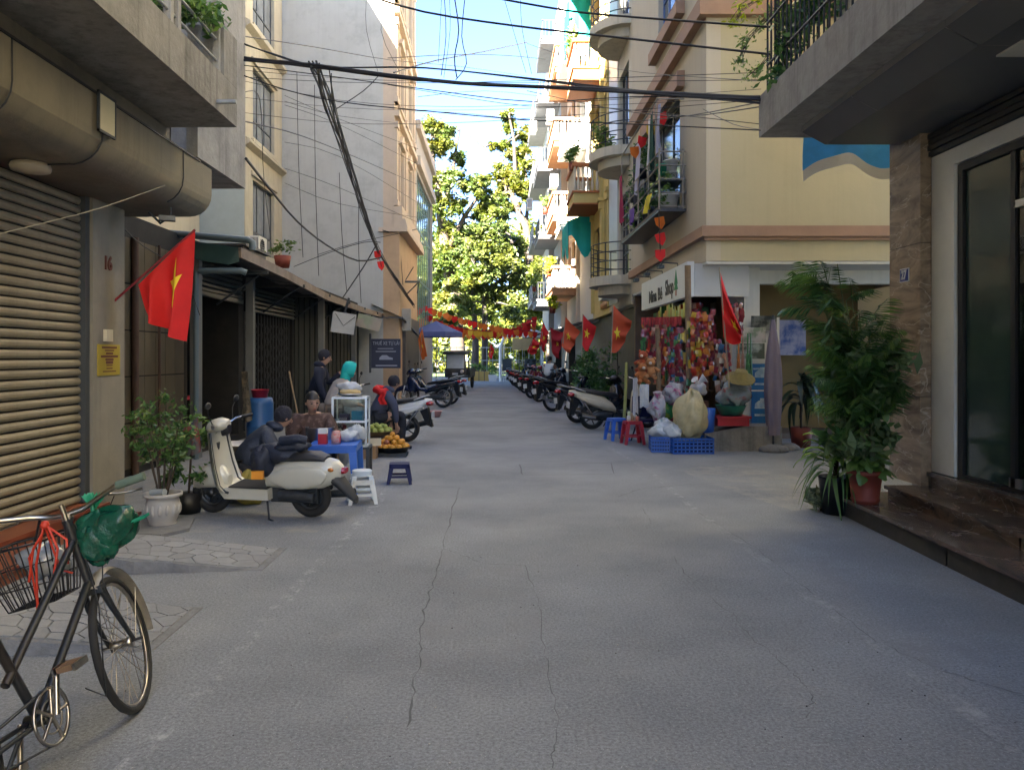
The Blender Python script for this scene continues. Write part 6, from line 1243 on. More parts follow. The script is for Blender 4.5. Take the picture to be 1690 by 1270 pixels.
person('person in a white vest sitting on a motorbike with the back to the camera', (1.95,28.2,0), R(60), sit(.74,.03,((.50,.28,1.0),(.50,-.28,1.0)),.34,.2), mat('white_vest', (.66,.66,.62), .8), drk, (1,0,0), fat=1.35, scale=1.05)
# ---------------------------------------------------------------- stools and tables
def stool(name, label, loc, w, h, m, rz=0, group='low plastic stools', rnd=False):
    t = thing(name, label, 'stool', loc, rz, group); a = w/2
    s = MB()
    if rnd: s.lathe([(0,h-.02),(a*.92,h-.02),(a,h-.012),(a,h),(a*.9,h+.008),(0,h+.003)], (0,0,0), 20); s.lathe([(a*.96,h-.055),(a*.98,h-.012)], (0,0,0), 20)
    else: s.prism([(-a,-a*.8),(-a*.8,-a),(a*.8,-a),(a,-a*.8),(a,a*.8),(a*.8,a),(-a*.8,a),(-a,a*.8)], 'z', h-.018, h); s.prism([(-a*1.02,-a*.82),(-a*.82,-a*1.02),(a*.82,-a*1.02),(a*1.02,-a*.82),(a*1.02,a*.82),(a*.82,a*1.02),(-a*.82,a*1.02),(-a*1.02,a*.82)], 'z', h-.055, h-.019)
    s.build('seat', m, t)
    for x in (-1,1):
        for y in (-1,1):
            l = MB(); p0 = Vector((x*a*.80,y*a*.80,h-.05)); p1 = Vector((x*a*1.12,y*a*1.12,0)); k = .020*w/.26; v = []
            for p, q in ((p0,k*1.5),(p1,k)): v += [(p.x-q,p.y-q,p.z),(p.x+q,p.y-q,p.z),(p.x+q,p.y+q,p.z),(p.x-q,p.y+q,p.z)]
            l.add(v, [(0,1,2,3),(7,6,5,4),(0,4,5,1),(1,5,6,2),(2,6,7,3),(3,7,4,0)]); l.build('leg', m, t)
    r = MB(); q = a*1.0; z = h*.32
    for (x0,y0,x1,y1) in ((-q,-q,q,-q),(q,-q,q,q),(q,q,-q,q),(-q,q,-q,-q)): r.box(min(x0,x1)-.006,max(x0,x1)+.006,min(y0,y1)-.006,max(y0,y1)+.006,z,z+.028)
    r.build('stretcher', m, t); return t
wst = mat('white_plastic', (.66,.66,.60), .4, var=.08, stain=.2)
stool('plastic_stool', 'white plastic stool at the bottom of the stack by the blue table', (-1.46,8.45,0), .25, .26, wst, .25)
stool('plastic_stool', 'white round topped stool stacked on another near the painted line', (-1.46,8.45,.05), .22, .30, mat('bluish_white_plastic', (.60,.66,.68), .4), .25, rnd=True)
stool('plastic_stool', 'low navy plastic stool standing alone at the edge of the lane', (-1.21,9.75,0), .25, .25, navypl, .1)
stool('plastic_stool', 'red plastic stool with cups on it in front of the toy shop', (2.52,14.1,0), .30, .42, redpl, .1)
stool('plastic_stool', 'blue plastic stool behind the red one at the toy shop', (2.33,14.75,0), .30, .42, bluepl, .3)
for i, (x, y, z, h, c) in enumerate(((2.44,14.05,.42,.09,(.6,.6,.55)),(2.52,14.12,.42,.13,(.5,.35,.2)),(2.60,14.05,.42,.08,(.6,.2,.15)),(2.48,14.2,.42,.15,(.45,.5,.3)),(2.58,14.2,.42,.10,(.65,.62,.5)))):
    m = MB(); m.lathe([(0,0),(.03,0),(.036,h*.5),(.036,h),(.02,h*1.12),(0,h*1.14)], (x,y,z), 12); tag(m.build('jar', mat('jar_%d' % i, c, .3, var=.2)), ['short pale jar front left on the red stool','brown jar in the middle of the red stool','reddish jar front right on the red stool','tall green grey jar at the back of the red stool','cream jar back right on the red stool'][i], 'jar', 'jars on the red stool')
bt = thing('plastic_table', 'bright blue plastic table with flared legs beside the white stools', 'table', (-1.90,9.2,0), .08)
MB().prism([(-.28,-.36),(-.25,-.39),(.25,-.39),(.28,-.36),(.28,.36),(.25,.39),(-.25,.39),(-.28,.36)],'z',.55,.58).build('tabletop', bluepl, bt); m = MB(); m.prism([(-.27,-.38),(.27,-.38),(.27,.38),(-.27,.38)],'z',.49,.549); m.build('apron', bluepl, bt)
for x in (-1,1):
    for y in (-1,1):
        l = MB(); v = []
        for px_, py_, z, q in ((x*.235,y*.345,.49,.045),(x*.27,y*.40,0,.025)): v += [(px_-q,py_-q,z),(px_+q,py_-q,z),(px_+q,py_+q,z),(px_-q,py_+q,z)]
        l.add(v, [(0,1,2,3),(7,6,5,4),(0,4,5,1),(1,5,6,2),(2,6,7,3),(3,7,4,0)]); l.build('leg', bluepl, bt)
def item(name, label, cat, mb, m, group=None): return tag(mb.build(name, m), label, cat, group)
item('carton', 'red and white carton standing on the blue plastic table', 'carton', MB().box(-2.06,-1.96,8.95,9.03,.58,.70).box(-2.06,-1.96,8.95,9.03,.701,.76,k=1), [redpl, white_p])
item('jar', 'clear jar with red and white label on the blue table', 'jar', MB().lathe([(0,0),(.055,0),(.06,.1),(.05,.13),(.05,.15),(0,.155)], (-1.86,9.0,.58), 14), mat('label_jar', (.6,.35,.3), .3, c2=(.6,.05,.04), c2s=12))
item('cooking_pot', 'large aluminium pot behind the blue plastic table', 'pot', MB().lathe([(0,0),(.16,0),(.17,.16),(.18,.17),(.165,.17),(.155,.01),(0,.01)], (-2.16,9.5,.56), 22), steel)
item('wooden_crate', 'low wooden crate under the aluminium pot', 'crate', MB().box(-2.36,-1.98,9.62,9.78,0,.555), wood)
item('metal_basin', 'wide shallow aluminium basin behind the cream scooter', 'basin', MB().lathe([(0,0),(.20,0),(.30,.09),(.31,.10),(.29,.09),(.19,.012),(0,.012)], (-2.92,8.9,.50), 26), mat('worn_aluminium', (.42,.36,.28), .4, metal=.7, var=.2))
item('stove', 'dark charcoal stove under the shallow basin', 'stove', MB().lathe([(0,0),(.14,0),(.17,.2),(.17,.48),(.14,.5),(0,.5)], (-2.92,8.9,0), 16), mat('soot', (.03,.028,.026), .9))
m = MB(); lump(m, (-2.66,8.35,.18), (.19,.15,.17), 11, .2, 20, .6); item('sack', 'yellow mesh sack on the ground behind the scooter footboard', 'sack', m, mat('yellow_sack', (.42,.32,.06), .7, var=.3, scale=12, bump=.6))
m = MB(); lump(m, (-2.86,8.5,.30), (.16,.13,.12), 12, .2, 18, .5); item('sack', 'pale brown bag leaning on the yellow sack', 'sack', m, mat('tan_sack', (.40,.26,.16), .8, var=.3, bump=.5))
# glass food cabinet
fc = thing('food_cabinet', 'white framed glass food cabinet on a dark stand beside the fruit baskets', 'cabinet', (-1.86,9.95,0), .05)
m = MB(); 
for x in (-.21,.21):
    for y in (-.17,.17): m.box(x-.013,x+.013,y-.013,y+.013,.45,1.08)
for z in (.45,.76,1.06): 
    for y in (-.17,.17): m.box(-.197,.197,y-.012,y+.012,z,z+.024)
    for x in (-.21,.21): m.box(x-.012,x+.012,-.157,.157,z,z+.024)
m.build('frame', mat('white_alu', (.62,.66,.68), .35, metal=.2), fc)
for z in (.455,.765,1.075): MB().box(-.2,.2,-.16,.16,z,z+.006).build('shelf', mat('tray_alu', (.5,.52,.52), .4, metal=.4), fc)
for nm, a in (('front',(-.197,.197,-.169,-.166)),('back',(-.197,.197,.166,.169)),('side',(-.211,-.208,-.157,.157)),('side',(.208,.211,-.157,.157))): MB().box(*a,.475,1.06).build('glass_pane', clear, fc)
st = thing('stand', 'dark metal stand carrying the glass food cabinet', 'stand', (-1.86,9.95,0), .05); MB().box(-.25,.25,-.2,.2,.42,.447).build('top', dsteel, st)
for x in (-1,1):
    for y in (-1,1): MB().box(x*.23-.02,x*.23+.02,y*.18-.02,y*.18+.02,0,.42).build('leg', dsteel, st)
item('box', 'sky blue box on the middle shelf of the glass cabinet', 'box', MB().box(-1.84,-1.70,9.86,9.98,.772,.90), mat('sky_box', (.03,.30,.50), .5))
item('box', 'dark packet on the middle shelf of the glass cabinet', 'box', MB().box(-2.0,-1.88,9.88,9.98,.772,.86), mat('dark_pack', (.06,.02,.05), .5))
m = MB(); lump(m, (-1.88,9.95,.53), (.12,.1,.06), 2, .2, 14); item('food_bag', 'blue and white food bag on the lowest cabinet shelf', 'bag', m, mat('blue_white_bag', (.3,.35,.5), .5, c2=(.6,.6,.6), c2s=9))
m = MB(); m.lathe([(0,0),(.10,0),(.17,.03),(.16,.035),(0,.01)], (-1.88,9.95,1.09), 20); item('plate', 'metal plate on top of the glass cabinet', 'plate', m, steel)
m = MB(); lump(m, (-1.88,9.93,1.14), (.14,.10,.045), 5, .12, 18); item('bread', 'yellowish bread on the plate on the glass cabinet', 'bread', m, mat('bread', (.55,.40,.18), .7, var=.2))
m = MB(); lump(m, (-1.89,10.0,1.20), (.16,.12,.07), 7, .22, 18); item('plastic_wrap', 'crumpled clear plastic over the bread on the cabinet', 'wrapping', m, mat('foil_plastic', (.48,.50,.52), .25, var=.3, coat=.4, bump=.8, bscale=20))
m = MB(); lump(m, (-1.78,9.30,.64), (.14,.13,.07), 8, .25, 18); lump(m, (-1.70,9.48,.66), (.11,.1,.09), 9, .25, 16); item('plastic_bag', 'crumpled white and pale blue bags at the back of the blue table', 'bag', m, mat('pale_bags', (.50,.54,.56), .35, var=.25, coat=.2, bump=.8, bscale=18))
m = MB(); lump(m, (-2.24,10.5,.32), (.24,.2,.30), 10, .15, 20, .5); item('sack', 'pale grey sack standing left of the glass cabinet', 'sack', m, mat('grey_sack', (.35,.36,.37), .7, var=.2, bump=.5))
# fruit
item('cardboard_box', 'open cardboard box between cabinet and fruit tray', 'box', MB().box(-2.22,-1.86,12.0,12.4,0,.26), mat('cardboard', (.32,.20,.11), .85, var=.15))
item('price_card', 'small pale card stuck on the cardboard box', 'card', MB().obox((-1.86,11.97,.27),(.18,.01,.12), rotz(.3)), mat('card', (.62,.55,.40), .7))
def tray(label, c, r, h, m): return item('fruit_tray', label, 'tray', MB().lathe([(0,0),(r*.75,0),(r,h),(r*1.03,h),(r*.97,h-.01),(r*.72,.012),(0,.012)], c, 24), m)
tray('round black tray full of orange mangoes at the lane edge', (-1.66,12.45,.06), .30, .09, black)
item('low_crate', 'low dark crate under the tray of orange fruit', 'crate', MB().box(-1.9,-1.42,12.25,12.65,0,.058), dsteel)
tray('round tray of green fruit behind the orange ones', (-2.0,13.0,.28), .30, .07, mat('bamboo_tray', (.25,.18,.10), .8))
item('crate', 'dark crate carrying the tray of green fruit', 'crate', MB().box(-2.25,-1.75,12.8,13.2,0,.278), mat('dark_crate', (.06,.045,.035), .8))
q = random.Random(6); of = mat('mango_orange', (.62,.28,.03), .5, var=.15, scale=9); gf = mat('green_guava', (.38,.42,.10), .55, var=.2, scale=9); rfm = mat('reddish_fruit', (.38,.13,.06), .5, var=.2)
fm = {}
def fruit(m, p, lb, grp, k):
    if m.name not in fm: mb = MB(); mb.blob((0,0,0), (.052,.046,.044), 10); o = mb.build('fruit', m); fm[m.name] = o
    else: o = fm[m.name].copy(); COL.objects.link(o)
    o.location = p; o.rotation_euler = (q.uniform(-.5,.5), q.uniform(-.5,.5), q.uniform(0,3)); tag(o, lb, 'fruit', grp)
for ring, n, r, z in ((0,13,.235,.155),(1,9,.15,.16),(1,8,.16,.225),(2,5,.08,.285),(2,1,0,.34)):
    for i in range(n): a = 6.28*i/n+ring*.3; dk = (ring == 1 and i in (2,5)); fruit(rfm if dk else of, (-1.66+r*math.cos(a), 12.45+r*math.sin(a), z), 'reddish fruit among the orange ones on the black tray' if dk else 'orange yellow mango heaped on the round black tray', 'reddish fruit on the black tray' if dk else 'orange fruit on the black tray', i)
for n, r, z in ((12,.22,.36),(7,.12,.365),(6,.14,.42),(1,0,.44)):
    for i in range(n): a = 6.28*i/n; fruit(gf, (-2.0+r*math.cos(a), 13.0+r*math.sin(a), z), 'green yellow guava lying on the bamboo tray', 'green fruit on the bamboo tray', i)
# further bits along the left side
m = MB(); m.lathe([(0,0),(.11,0),(.14,.30),(.148,.30),(.148,.315),(.13,.315),(.12,.02),(0,.02)], (-1.95,19.4,0), 20); m.tube([(-2.09,19.4,.29),(-1.95,19.26,.22),(-1.81,19.4,.29)], .006, 5); item('bucket', 'white plastic bucket standing past the white scooter', 'bucket', m, wst)
item('basin', 'pale pink plastic basin on the ground at the lane edge', 'basin', MB().lathe([(0,0),(.16,0),(.215,.15),(.235,.16),(.205,.155),(.15,.015),(0,.015)], (-1.62,20.4,0), 24), mat('pink_plastic', (.50,.25,.24), .45))
item('barrel', 'tall blue plastic barrel against the shop behind the vendors', 'barrel', MB().lathe([(0,0),(.20,0),(.22,.1),(.22,.4),(.23,.42),(.22,.44),(.22,.8),(.2,.9),(0,.9)], (-4.0,13.1,0), 20), mat('barrel_blue', (.02,.10,.26), .45, stain=.2))
item('tub', 'red plastic tub standing on the blue barrel', 'tub', MB().lathe([(0,0),(.12,0),(.15,.14),(.16,.14),(.14,.13),(.11,.01),(0,.01)], (-4.0,13.1,.9), 16), redpl)
cloth('hanging_cloth', 'mottled brown cloth hanging on the second grey post', 'cloth', (-4.28,12.95,1.35), (-4.0,12.6,1.35), .8, mat('mottled_cloth', (.28,.22,.15), .85, c2=(.12,.10,.07), c2s=8), seed=3, pinch=.4)
item('broom', 'wooden broom stick leaning by the gate behind the vendors', 'broom', MB().tube([(-3.05,11.4,1.38),(-2.86,11.2,.7),(-2.75,11.0,.06)], .013, 6).tube([(-2.75,11.0,.30),(-2.72,10.95,.0)], [.03,.09], 8), wood)
pr = thing('parasol', 'open blue parasol at the far end of the shop row', 'parasol', (-2.75,36,0)); n = 8
m = MB(); v = [(0,0,3.26)]+[(1.3*math.cos(6.28318*(i+.5)/n), 1.3*math.sin(6.28318*(i+.5)/n), 2.72) for i in range(n)]+[(1.3*math.cos(6.28318*(i+.5)/n), 1.3*math.sin(6.28318*(i+.5)/n), 2.50) for i in range(n)]
m.add(v, [(0,1+i,1+(i+1)%n) for i in range(n)]+[(1+i,1+n+i,1+n+(i+1)%n,1+(i+1)%n) for i in range(n)]); m.build('canopy', mat('parasol_blue', (.10,.13,.30), .75, trans=.15), pr)
m = MB(); m.tube([(0,0,0),(0,0,3.24)], .022, 8); [m.tube([(0,0,3.1),(1.28*math.cos(6.28318*(i+.5)/n), 1.28*math.sin(6.28318*(i+.5)/n), 2.7)], .01, 4) for i in range(n)]; m.build('pole', galv, pr)
sb = thing('hanging_sign', 'dark navy sign advertising self drive car rental under the awning', 'sign', (-3.4,23.6,1.7), world=True)
MB().box(-3.80,-2.90,23.6,23.66,1.24,2.14).build('panel', mat('sign_navy', (.012,.016,.04), .5), sb); MB().box(-3.86,-3.8,23.58,23.66,1.1,2.3).build('post', dsteel, sb)
gl_ = mat('sign_grey_print', (.30,.31,.36), .6)
text_part('THUÊ XE TỰ LÁI', .15, gl_, sb, (-3.34,23.59,2.0), (1,0,0), (0,0,1), .003, sx=.75); m = MB(); m.box(-3.60,-3.12,23.59,23.6,1.83,1.85); m.box(-3.66,-3.04,23.59,23.6,1.74,1.765); m.box(-3.66,-3.0,23.59,23.6,1.30,1.34); m.build('print_lines', gl_, sb)
MB().prism([(-3.55,1.50),(-3.13,1.50),(-3.14,1.56),(-3.24,1.58),(-3.32,1.64),(-3.46,1.64),(-3.54,1.57)],'y',23.59,23.598).build('car_emblem', gl_, sb)
m = MB(); m.T = Matrix.Translation((-3.55,18.0,2.38)) @ Matrix.Rotation(.14, 4, 'Y') @ Matrix.Rotation(.35, 4, 'Z'); m.box(-.27,.27,-.05,.05,-.24,.24); m.k = 1; m.tube([(-.22,-.06,.2),(0,-.07,-.06),(.24,-.06,.18)], .008, 5); m.tube([(.0,0,.24),(.05,0,.6)], .03, 6); item('light_box', 'blank white light box hanging tilted under the shop awning', 'light box', m, [mat('lightbox_white', (.42,.42,.40), .6, stain=.2), dsteel])
m = MB(); m.T = Matrix.Translation((-3.78,23.0,2.62)) @ Matrix.Rotation(.25, 4, 'Y') @ Matrix.Rotation(.3, 4, 'Z'); m.box(-.36,.36,-.03,.03,-.2,.2); item('light_box', 'faded advertising board tilted under the awning near the navy sign', 'sign', m, mat('faded_board', (.40,.34,.27), .6, c2=(.30,.33,.22), c2s=3, stain=.3))
# things inside the dark shop opening
q = random.Random(17)
m = MB(); [m.box(-6.6+q.uniform(-.5,.8), -6.2+q.uniform(0,.9), 12.6+i*.3, 12.8+i*.3, .12, .5+q.random()*.8) for i in range(6)]; item('shelving', 'dim shelves and goods inside the open left shop', 'shelves', m, mat('dim_goods', (.10,.07,.06), .8, var=.5))
item('table', 'small red table inside the open left shop', 'table', MB().box(-5.9,-5.3,13.2,13.9,.85,.9).box(-5.85,-5.8,13.25,13.3,.12,.85).box(-5.4,-5.35,13.25,13.3,.12,.85), redpl)
# ---------------------------------------------------------------- toy and grocery shop
fcol = [(.40,.035,.02),(.45,.15,.025),(.45,.30,.03),(.04,.17,.05),(.40,.36,.31),(.20,.018,.035),(.018,.09,.21),(.33,.17,.12)]
pkm = [mat('packet_%s' % n, c, .3, var=.25, scale=14, coat=.3, c2=tuple(min(1, x*1.6+.02) for x in c), c2s=16, c2t=.6) for n, c in zip(('red','orange','gold','green','pale','burgundy','blue','tan'), fcol)]
def packet_mb(w, h, seed):
    m = MB(); q = random.Random(seed); m.grid(lambda u, v: ((u-.5)*w, -.022*math.sin(u*3.14)*math.sin(v*3.14), -h*v), 4, 5); m.grid(lambda u, v: ((u-.5)*w, .022*math.sin(u*3.14)*math.sin(v*3.14), -h*v), 4, 5); return m
proto = {}
def string_of(label, x, y, z0, z1, pals, w=.11, h=.14, seed=0, dens=1.0, rows=1, name='hanging_strip', cat='hanging goods', group='strings of packets hanging at the toy shop'):
    t = thing(name, label, cat, (x, y, z0), 0, group); q = random.Random(seed); MB().tube([(0,0,.05),(0,0,z1-z0)], .005, 4).build('string', black, t)
    z = 0
    while z > (z1-z0)+h*.8:
        for r in range(rows):
            k = q.choice(pals)
            if (k,) not in proto: sv = packet_mb(1, 1, k); o = sv.build('packet', pkm[k], t); proto[(k,)] = o
            else: o = share(proto[(k,)], t)
            o.location = ((r-(rows-1)/2)*w*.8+q.uniform(-.02,.02), q.uniform(-.06,.06)-.02*r, z); o.rotation_euler = (q.uniform(-.2,.2), q.uniform(-.35,.35), q.uniform(-.9,.9)); s_ = q.uniform(.85,1.2); o.scale = (w*s_*.85, w*s_*4, h*s_*.85)
        z -= h*.66/dens
    return t
X = lambda px, Y: (px-CX)/K*Y
for i, (px, Y, y0, y1, pal, rows, w, h, lb) in enumerate((
    (1062,14.0,535,640,(3,1,7),1,.12,.17,'leftmost string of green and orange gourd packets at the toy shop'),
    (1078,13.9,540,600,(5,7,0),2,.10,.13,'short string of dark red packets right of the gourds'),
    (1090,13.8,536,600,(1,7,5),2,.10,.14,'string of tan and orange toys under the red valance'),
    (1103,13.8,538,625,(5,0,3),2,.10,.13,'string of dark red and green packets under the valance centre'),
    (1116,13.7,540,640,(5,3,6),2,.10,.13,'string of mixed dark packets at the right end of the valance'),
    (1138,13.5,530,650,(2,1,3),1,.13,.20,'string of large yellow packets beside the wooden post'),
    (1152,13.4,515,640,(1,0,2),2,.12,.13,'dense orange and red strip in the middle of the display'),
    (1163,13.4,520,620,(0,1,1),2,.12,.13,'dense red and orange strip just right of the middle'),
    (1176,13.5,510,610,(5,0,7),1,.12,.15,'dark red strip hanging behind the middle strips'),
    (1190,13.3,560,650,(6,5,4,7),2,.11,.14,'blue and dark toy packets below the furled red flag'),
    (1202,13.3,575,650,(5,6,4),1,.11,.13,'narrow dark strip nearest the brooms'),
    (1134,13.3,640,690,(2,3),1,.14,.17,'green and yellow bag string low by the wooden post'),
    (1100,14.2,640,700,(5,4,0),3,.08,.07,'card of small pink and red blister packs low in the shop'),
    (1122,14.3,600,660,(7,5,4),2,.12,.14,'tan toys hanging deeper in the shop'),
    (1215,13.6,500,560,(5,7),2,.12,.14,'dull strips behind the red flag at the column'),
    (1146,14.3,500,560,(5,7,0),3,.12,.14,'brown packets deep under the sign corner'))):
    a, b = P(px, y0, Y), P(px, y1, Y); string_of(lb, a.x, Y, a.z, b.z, pal+(5,), w*.85, h*.85, i+1, 1.0, rows+(1 if rows > 1 else 0))
m = MB()
for i in range(16):
    a = P(1058+i*4.2, 524-(i*.12), 14.05-.03*i); m.grid(lambda u, v: (a.x+.045*u, a.y+.02*math.sin(u*6+i), a.z-.16*v*(1+.15*math.sin(i*2.1))), 2, 2)
item('valance', 'red fringed valance hanging along the front of the toy shop', 'valance', m, mat('valance_red', (.35,.03,.03), .7, var=.3, scale=20))
for px, Y, y0, y1, r in ((1085,13.75,560,745,.045),(1135,13.55,495,745,.055)): a, b = P(px,y0,Y), P(px,y1,Y); m = MB(); m.tube([(a.x,a.y,3.2 if px > 1100 else a.z+.2),(a.x+.02,a.y,1.5),(a.x+.03,a.y,0)], r, 10); item('wooden_post', ['thin bark covered post at the left of the shop display','thick wooden post under the corner of the white sign'][px > 1100], 'post', m, mat('post_wood', (.22,.15,.09), .9, var=.35, scale=6, bump=.5))
m = MB(); m.tube([P(1034,598,15.0), P(1032,660,14.9), P(1028,722,14.8)], .03, 8); item('bamboo_pole', 'yellow green bamboo pole leaning by the blue stool', 'pole', m, mat('bamboo', (.35,.34,.10), .6, var=.2))
def plush(label, c, col):
    t = thing('plush_toy', label, 'toy', c, q.uniform(-1,1), 'plush toys on the shop post'); pm2 = mat('plush_'+str(round(col[0]*100)), col, .95, bump=.5, bscale=60); m = MB(); m.blob((0,0,0), (.10,.09,.11), 12); m.blob((0,-.02,.15), (.085,.08,.08), 12)
    for s in (-1,1): m.tube([(s*.07,-.02,.05),(s*.15,-.06,.0)], [.035,.03], 8); m.tube([(s*.05,-.04,-.08),(s*.09,-.13,-.12)], [.04,.035], 8); m.blob((s*.065,0,.22), (.03,.02,.03), 8)
    m.build('body', pm2, t); m = MB(); m.blob((0,-.10,.14), (.03,.02,.025), 8); m.build('muzzle', mat('cream_plush', (.6,.5,.4), .95), t)
q = random.Random(3)
plush('orange red plush toy higher on the left of the toy shop', tuple(P(1062,600,13.7)), (.34,.07,.025)); plush('orange plush toy below the red one at the toy shop', tuple(P(1060,620,13.6)), (.38,.13,.04)); plush('pale orange plush toy right of the other two at the toy shop', tuple(P(1074,612,13.6)), (.40,.18,.07))
cloth('plastic_sheet', 'white plastic bag hanging left of the price sheet at the toy shop', 'bag', P(1044,625,13.9), P(1054,622,13.9), .65, mat('white_film', (.6,.6,.62), .4, trans=.3), seed=2, pinch=.2)
cloth('price_sheet', 'grey blue packaged sheet hanging under the plush toys', 'sheet', P(1056,634,13.4), P(1071,634,13.4), .40, mat('grey_blue_sheet', (.30,.34,.42), .4, c2=(.5,.5,.48), c2s=6), seed=3, wav=.01)
# dim shelves inside
sh_ = thing('shop_shelves', 'dark shelves packed with small goods inside the toy shop', 'shelves', (5.6,17.0,0), world=True); m = MB()
for z in (.4,.9,1.4,1.9,2.4): m.box(4.9,7.4,17.0,17.4,z,z+.03)
m.box(4.87,4.9,17.0,17.4,0,2.8); m.box(7.4,7.43,17.0,17.4,0,2.8); m.build('frame', wood, sh_); m = MB(); q = random.Random(8)
for z in (.43,.93,1.43,1.93,2.43):
    x = 4.95
    while x < 7.3: w = q.uniform(.06,.16); h = q.uniform(.1,.36); m.box(x,x+w,17.0+q.random()*.05,17.25,z,z+h,k=q.randrange(8)); x += w+.02
m.build('goods', pkm, sh_, kind='stuff')
sh_ = thing('side_shelves', 'second rack of dim goods along the shop side nearest the street', 'shelves', (4.2,18.0,0), world=True); m = MB()
for z in (.4,.9,1.4,1.9,2.4): m.box(4.0,4.4,15.5,19.5,z,z+.03)
m.build('frame', wood, sh_); m = MB()
for z in (.43,.93,1.43,1.93,2.43):
    y = 15.5
    while y < 19.4: w = q.uniform(.08,.2); h = q.uniform(.1,.38); m.box(4.02,4.3,y,y+w,z,z+h,k=q.randrange(8)); y += w+.02
m.build('goods', pkm, sh_, kind='stuff')
# crates with white bags
def crate(label, loc, L_, W2, H_, rz):
    t = thing('crate', label, 'crate', loc, rz, 'blue plastic crates in front of the toy shop'); m = MB(); a, b = L_/2, W2/2
    m.box(-a,a,-b,b,0,.015)
    for z in (0,.06,.12,.18,H_-.03):
        m.box(-a,a,-b-.006,-b+.006,z,z+.03); m.box(-a,a,b-.006,b+.006,z,z+.03); m.box(-a-.006,-a+.006,-b,b,z,z+.03); m.box(a-.006,a+.006,-b,b,z,z+.03)
    for i in range(11): x = -a+L_*i/10; m.box(x-.008,x+.008,-b-.009,-b+.009,0,H_); m.box(x-.008,x+.008,b-.009,b+.009,0,H_)
    for i in range(7): y = -b+W2*i/6; m.box(-a-.009,-a+.009,y-.008,y+.008,0,H_); m.box(a-.009,a+.009,y-.008,y+.008,0,H_)
    m.box(-a+.01,a-.01,-b+.012,-b+.014,.01,H_-.04,k=1); m.box(-a+.012,-a+.014,-b+.016,b-.01,.01,H_-.04,k=1)
    m.box(-a-.012,a+.012,-b-.012,-b+.01,H_-.02,H_); m.box(-a-.012,a+.012,b-.01,b+.012,H_-.02,H_); m.box(-a-.012,-a+.01,-b+.01,b-.01,H_-.02,H_); m.box(a-.01,a+.012,-b+.01,b-.01,H_-.02,H_)
    m.build('shell', [crate_b, navypl], t); return t
crate('blue plastic crate on the right, under the big cream sack', (3.25,12.85,0), .66, .46, .26, .03); crate('blue plastic crate on the left, heaped with white bags', (2.86,13.1,0), .42, .55, .26, -.12)
wb = mat('white_bags', (.58,.60,.60), .3, var=.2, coat=.3, bump=.9, bscale=16, c2=(.3,.38,.36), c2s=5, c2t=.62)
m = MB(); lump(m, (2.84,13.05,.33), (.20,.2,.13), 3, .25, 20); lump(m, (2.98,12.9,.34), (.16,.16,.12), 4, .3, 18); lump(m, (2.90,13.2,.42), (.15,.14,.11), 5, .3, 18); item('plastic_bags', 'heap of crumpled white plastic bags in the left blue crate', 'bags', m, wb)
sk = mat('cream_sack', (.60,.52,.30), .35, var=.22, scale=7, coat=.25, bump=1.0, bscale=9, trans=.25)
m = MB(); lump(m, (3.27,12.85,.62), (.28,.22,.40), 7, .17, 44, .35); m.k = 1; lump(m, (3.42,12.9,1.06), (.13,.10,.10), 9, .3, 18); m.tube([(3.42,12.9,1.08),(3.46,12.9,1.2),(3.52,12.88,1.24)], [.07,.04,.09], 8); m.tube([(3.42,12.9,1.08),(3.38,12.9,1.18),(3.34,12.88,1.22)], [.07,.03,.07], 8)
item('sack', 'large knotted cream plastic sack standing in the right blue crate', 'sack', m, [sk, mat('white_film', (.6,.6,.62))])
m = MB(); lump(m, (2.86,13.5,.70), (.14,.12,.2), 13, .4, 26, .3); m.tube([(2.86,13.5,.85),(2.84,13.48,.98)], [.05,.08], 7); item('bag', 'white and pink grocery bag behind the left crate', 'bag', m, mat('pink_white_bag', (.45,.43,.45), .4, c2=(.4,.06,.2), c2s=9, c2t=.58, bump=1, bscale=14))
m = MB(); lump(m, (3.15,13.6,.95), (.17,.12,.15), 14, .42, 26); item('bag', 'white bag with pink base hanging left of the cream sack', 'bag', m, MATS['pink_white_bag'])
m = MB(); lump(m, (3.05,13.7,.62), (.14,.12,.16), 15, .15, 18); item('bag', 'green yellow bag low between the white ones', 'bag', m, mat('green_bag2', (.25,.32,.03), .4, c2=(.02,.2,.05), c2s=6))
m = MB(); lump(m, (3.28,13.8,1.18), (.16,.1,.11), 16, .2, 18); item('bag', 'pale pink bag above the knot of the cream sack', 'bag', m, mat('pale_pink', (.5,.30,.30), .5))
# block, basins, hat, brooms
item('concrete_block', 'low concrete block under the stacked basins', 'block', MB().prism([(3.55,0),(4.85,0),(4.85,.42),(4.2,.42),(3.55,.30)],'y',13.0,13.6), conc)
item('basin', 'red plastic basin lowest on the concrete block', 'basin', MB().box(3.75,4.28,12.95,13.4,.43,.56).box(3.72,4.31,12.92,13.43,.56,.59), redpl)
item('basin', 'green plastic basin stacked in the red one', 'basin', MB().lathe([(0,0),(.18,0),(.25,.16),(.27,.17),(.24,.17),(.16,.01),(0,.01)], (4.03,13.15,.60), 22), mat('green_basin', (.02,.25,.17), .4))
m = MB(); lump(m, (4.08,13.1,.95), (.26,.2,.22), 21, .28, 34); item('plastic_bag', 'bulging clear bag of bowls above the green basin', 'bag', m, mat('bowl_bag', (.28,.33,.34), .15, var=.4, coat=.8, c2=(.4,.05,.05), c2s=5, c2t=.6, bump=.5))
item('tub', 'dark blue tub between cream sack and basins', 'tub', MB().lathe([(0,0),(.1,0),(.13,.42),(.12,.42),(0,.02)], (3.62,13.1,.3), 16), bluepl)
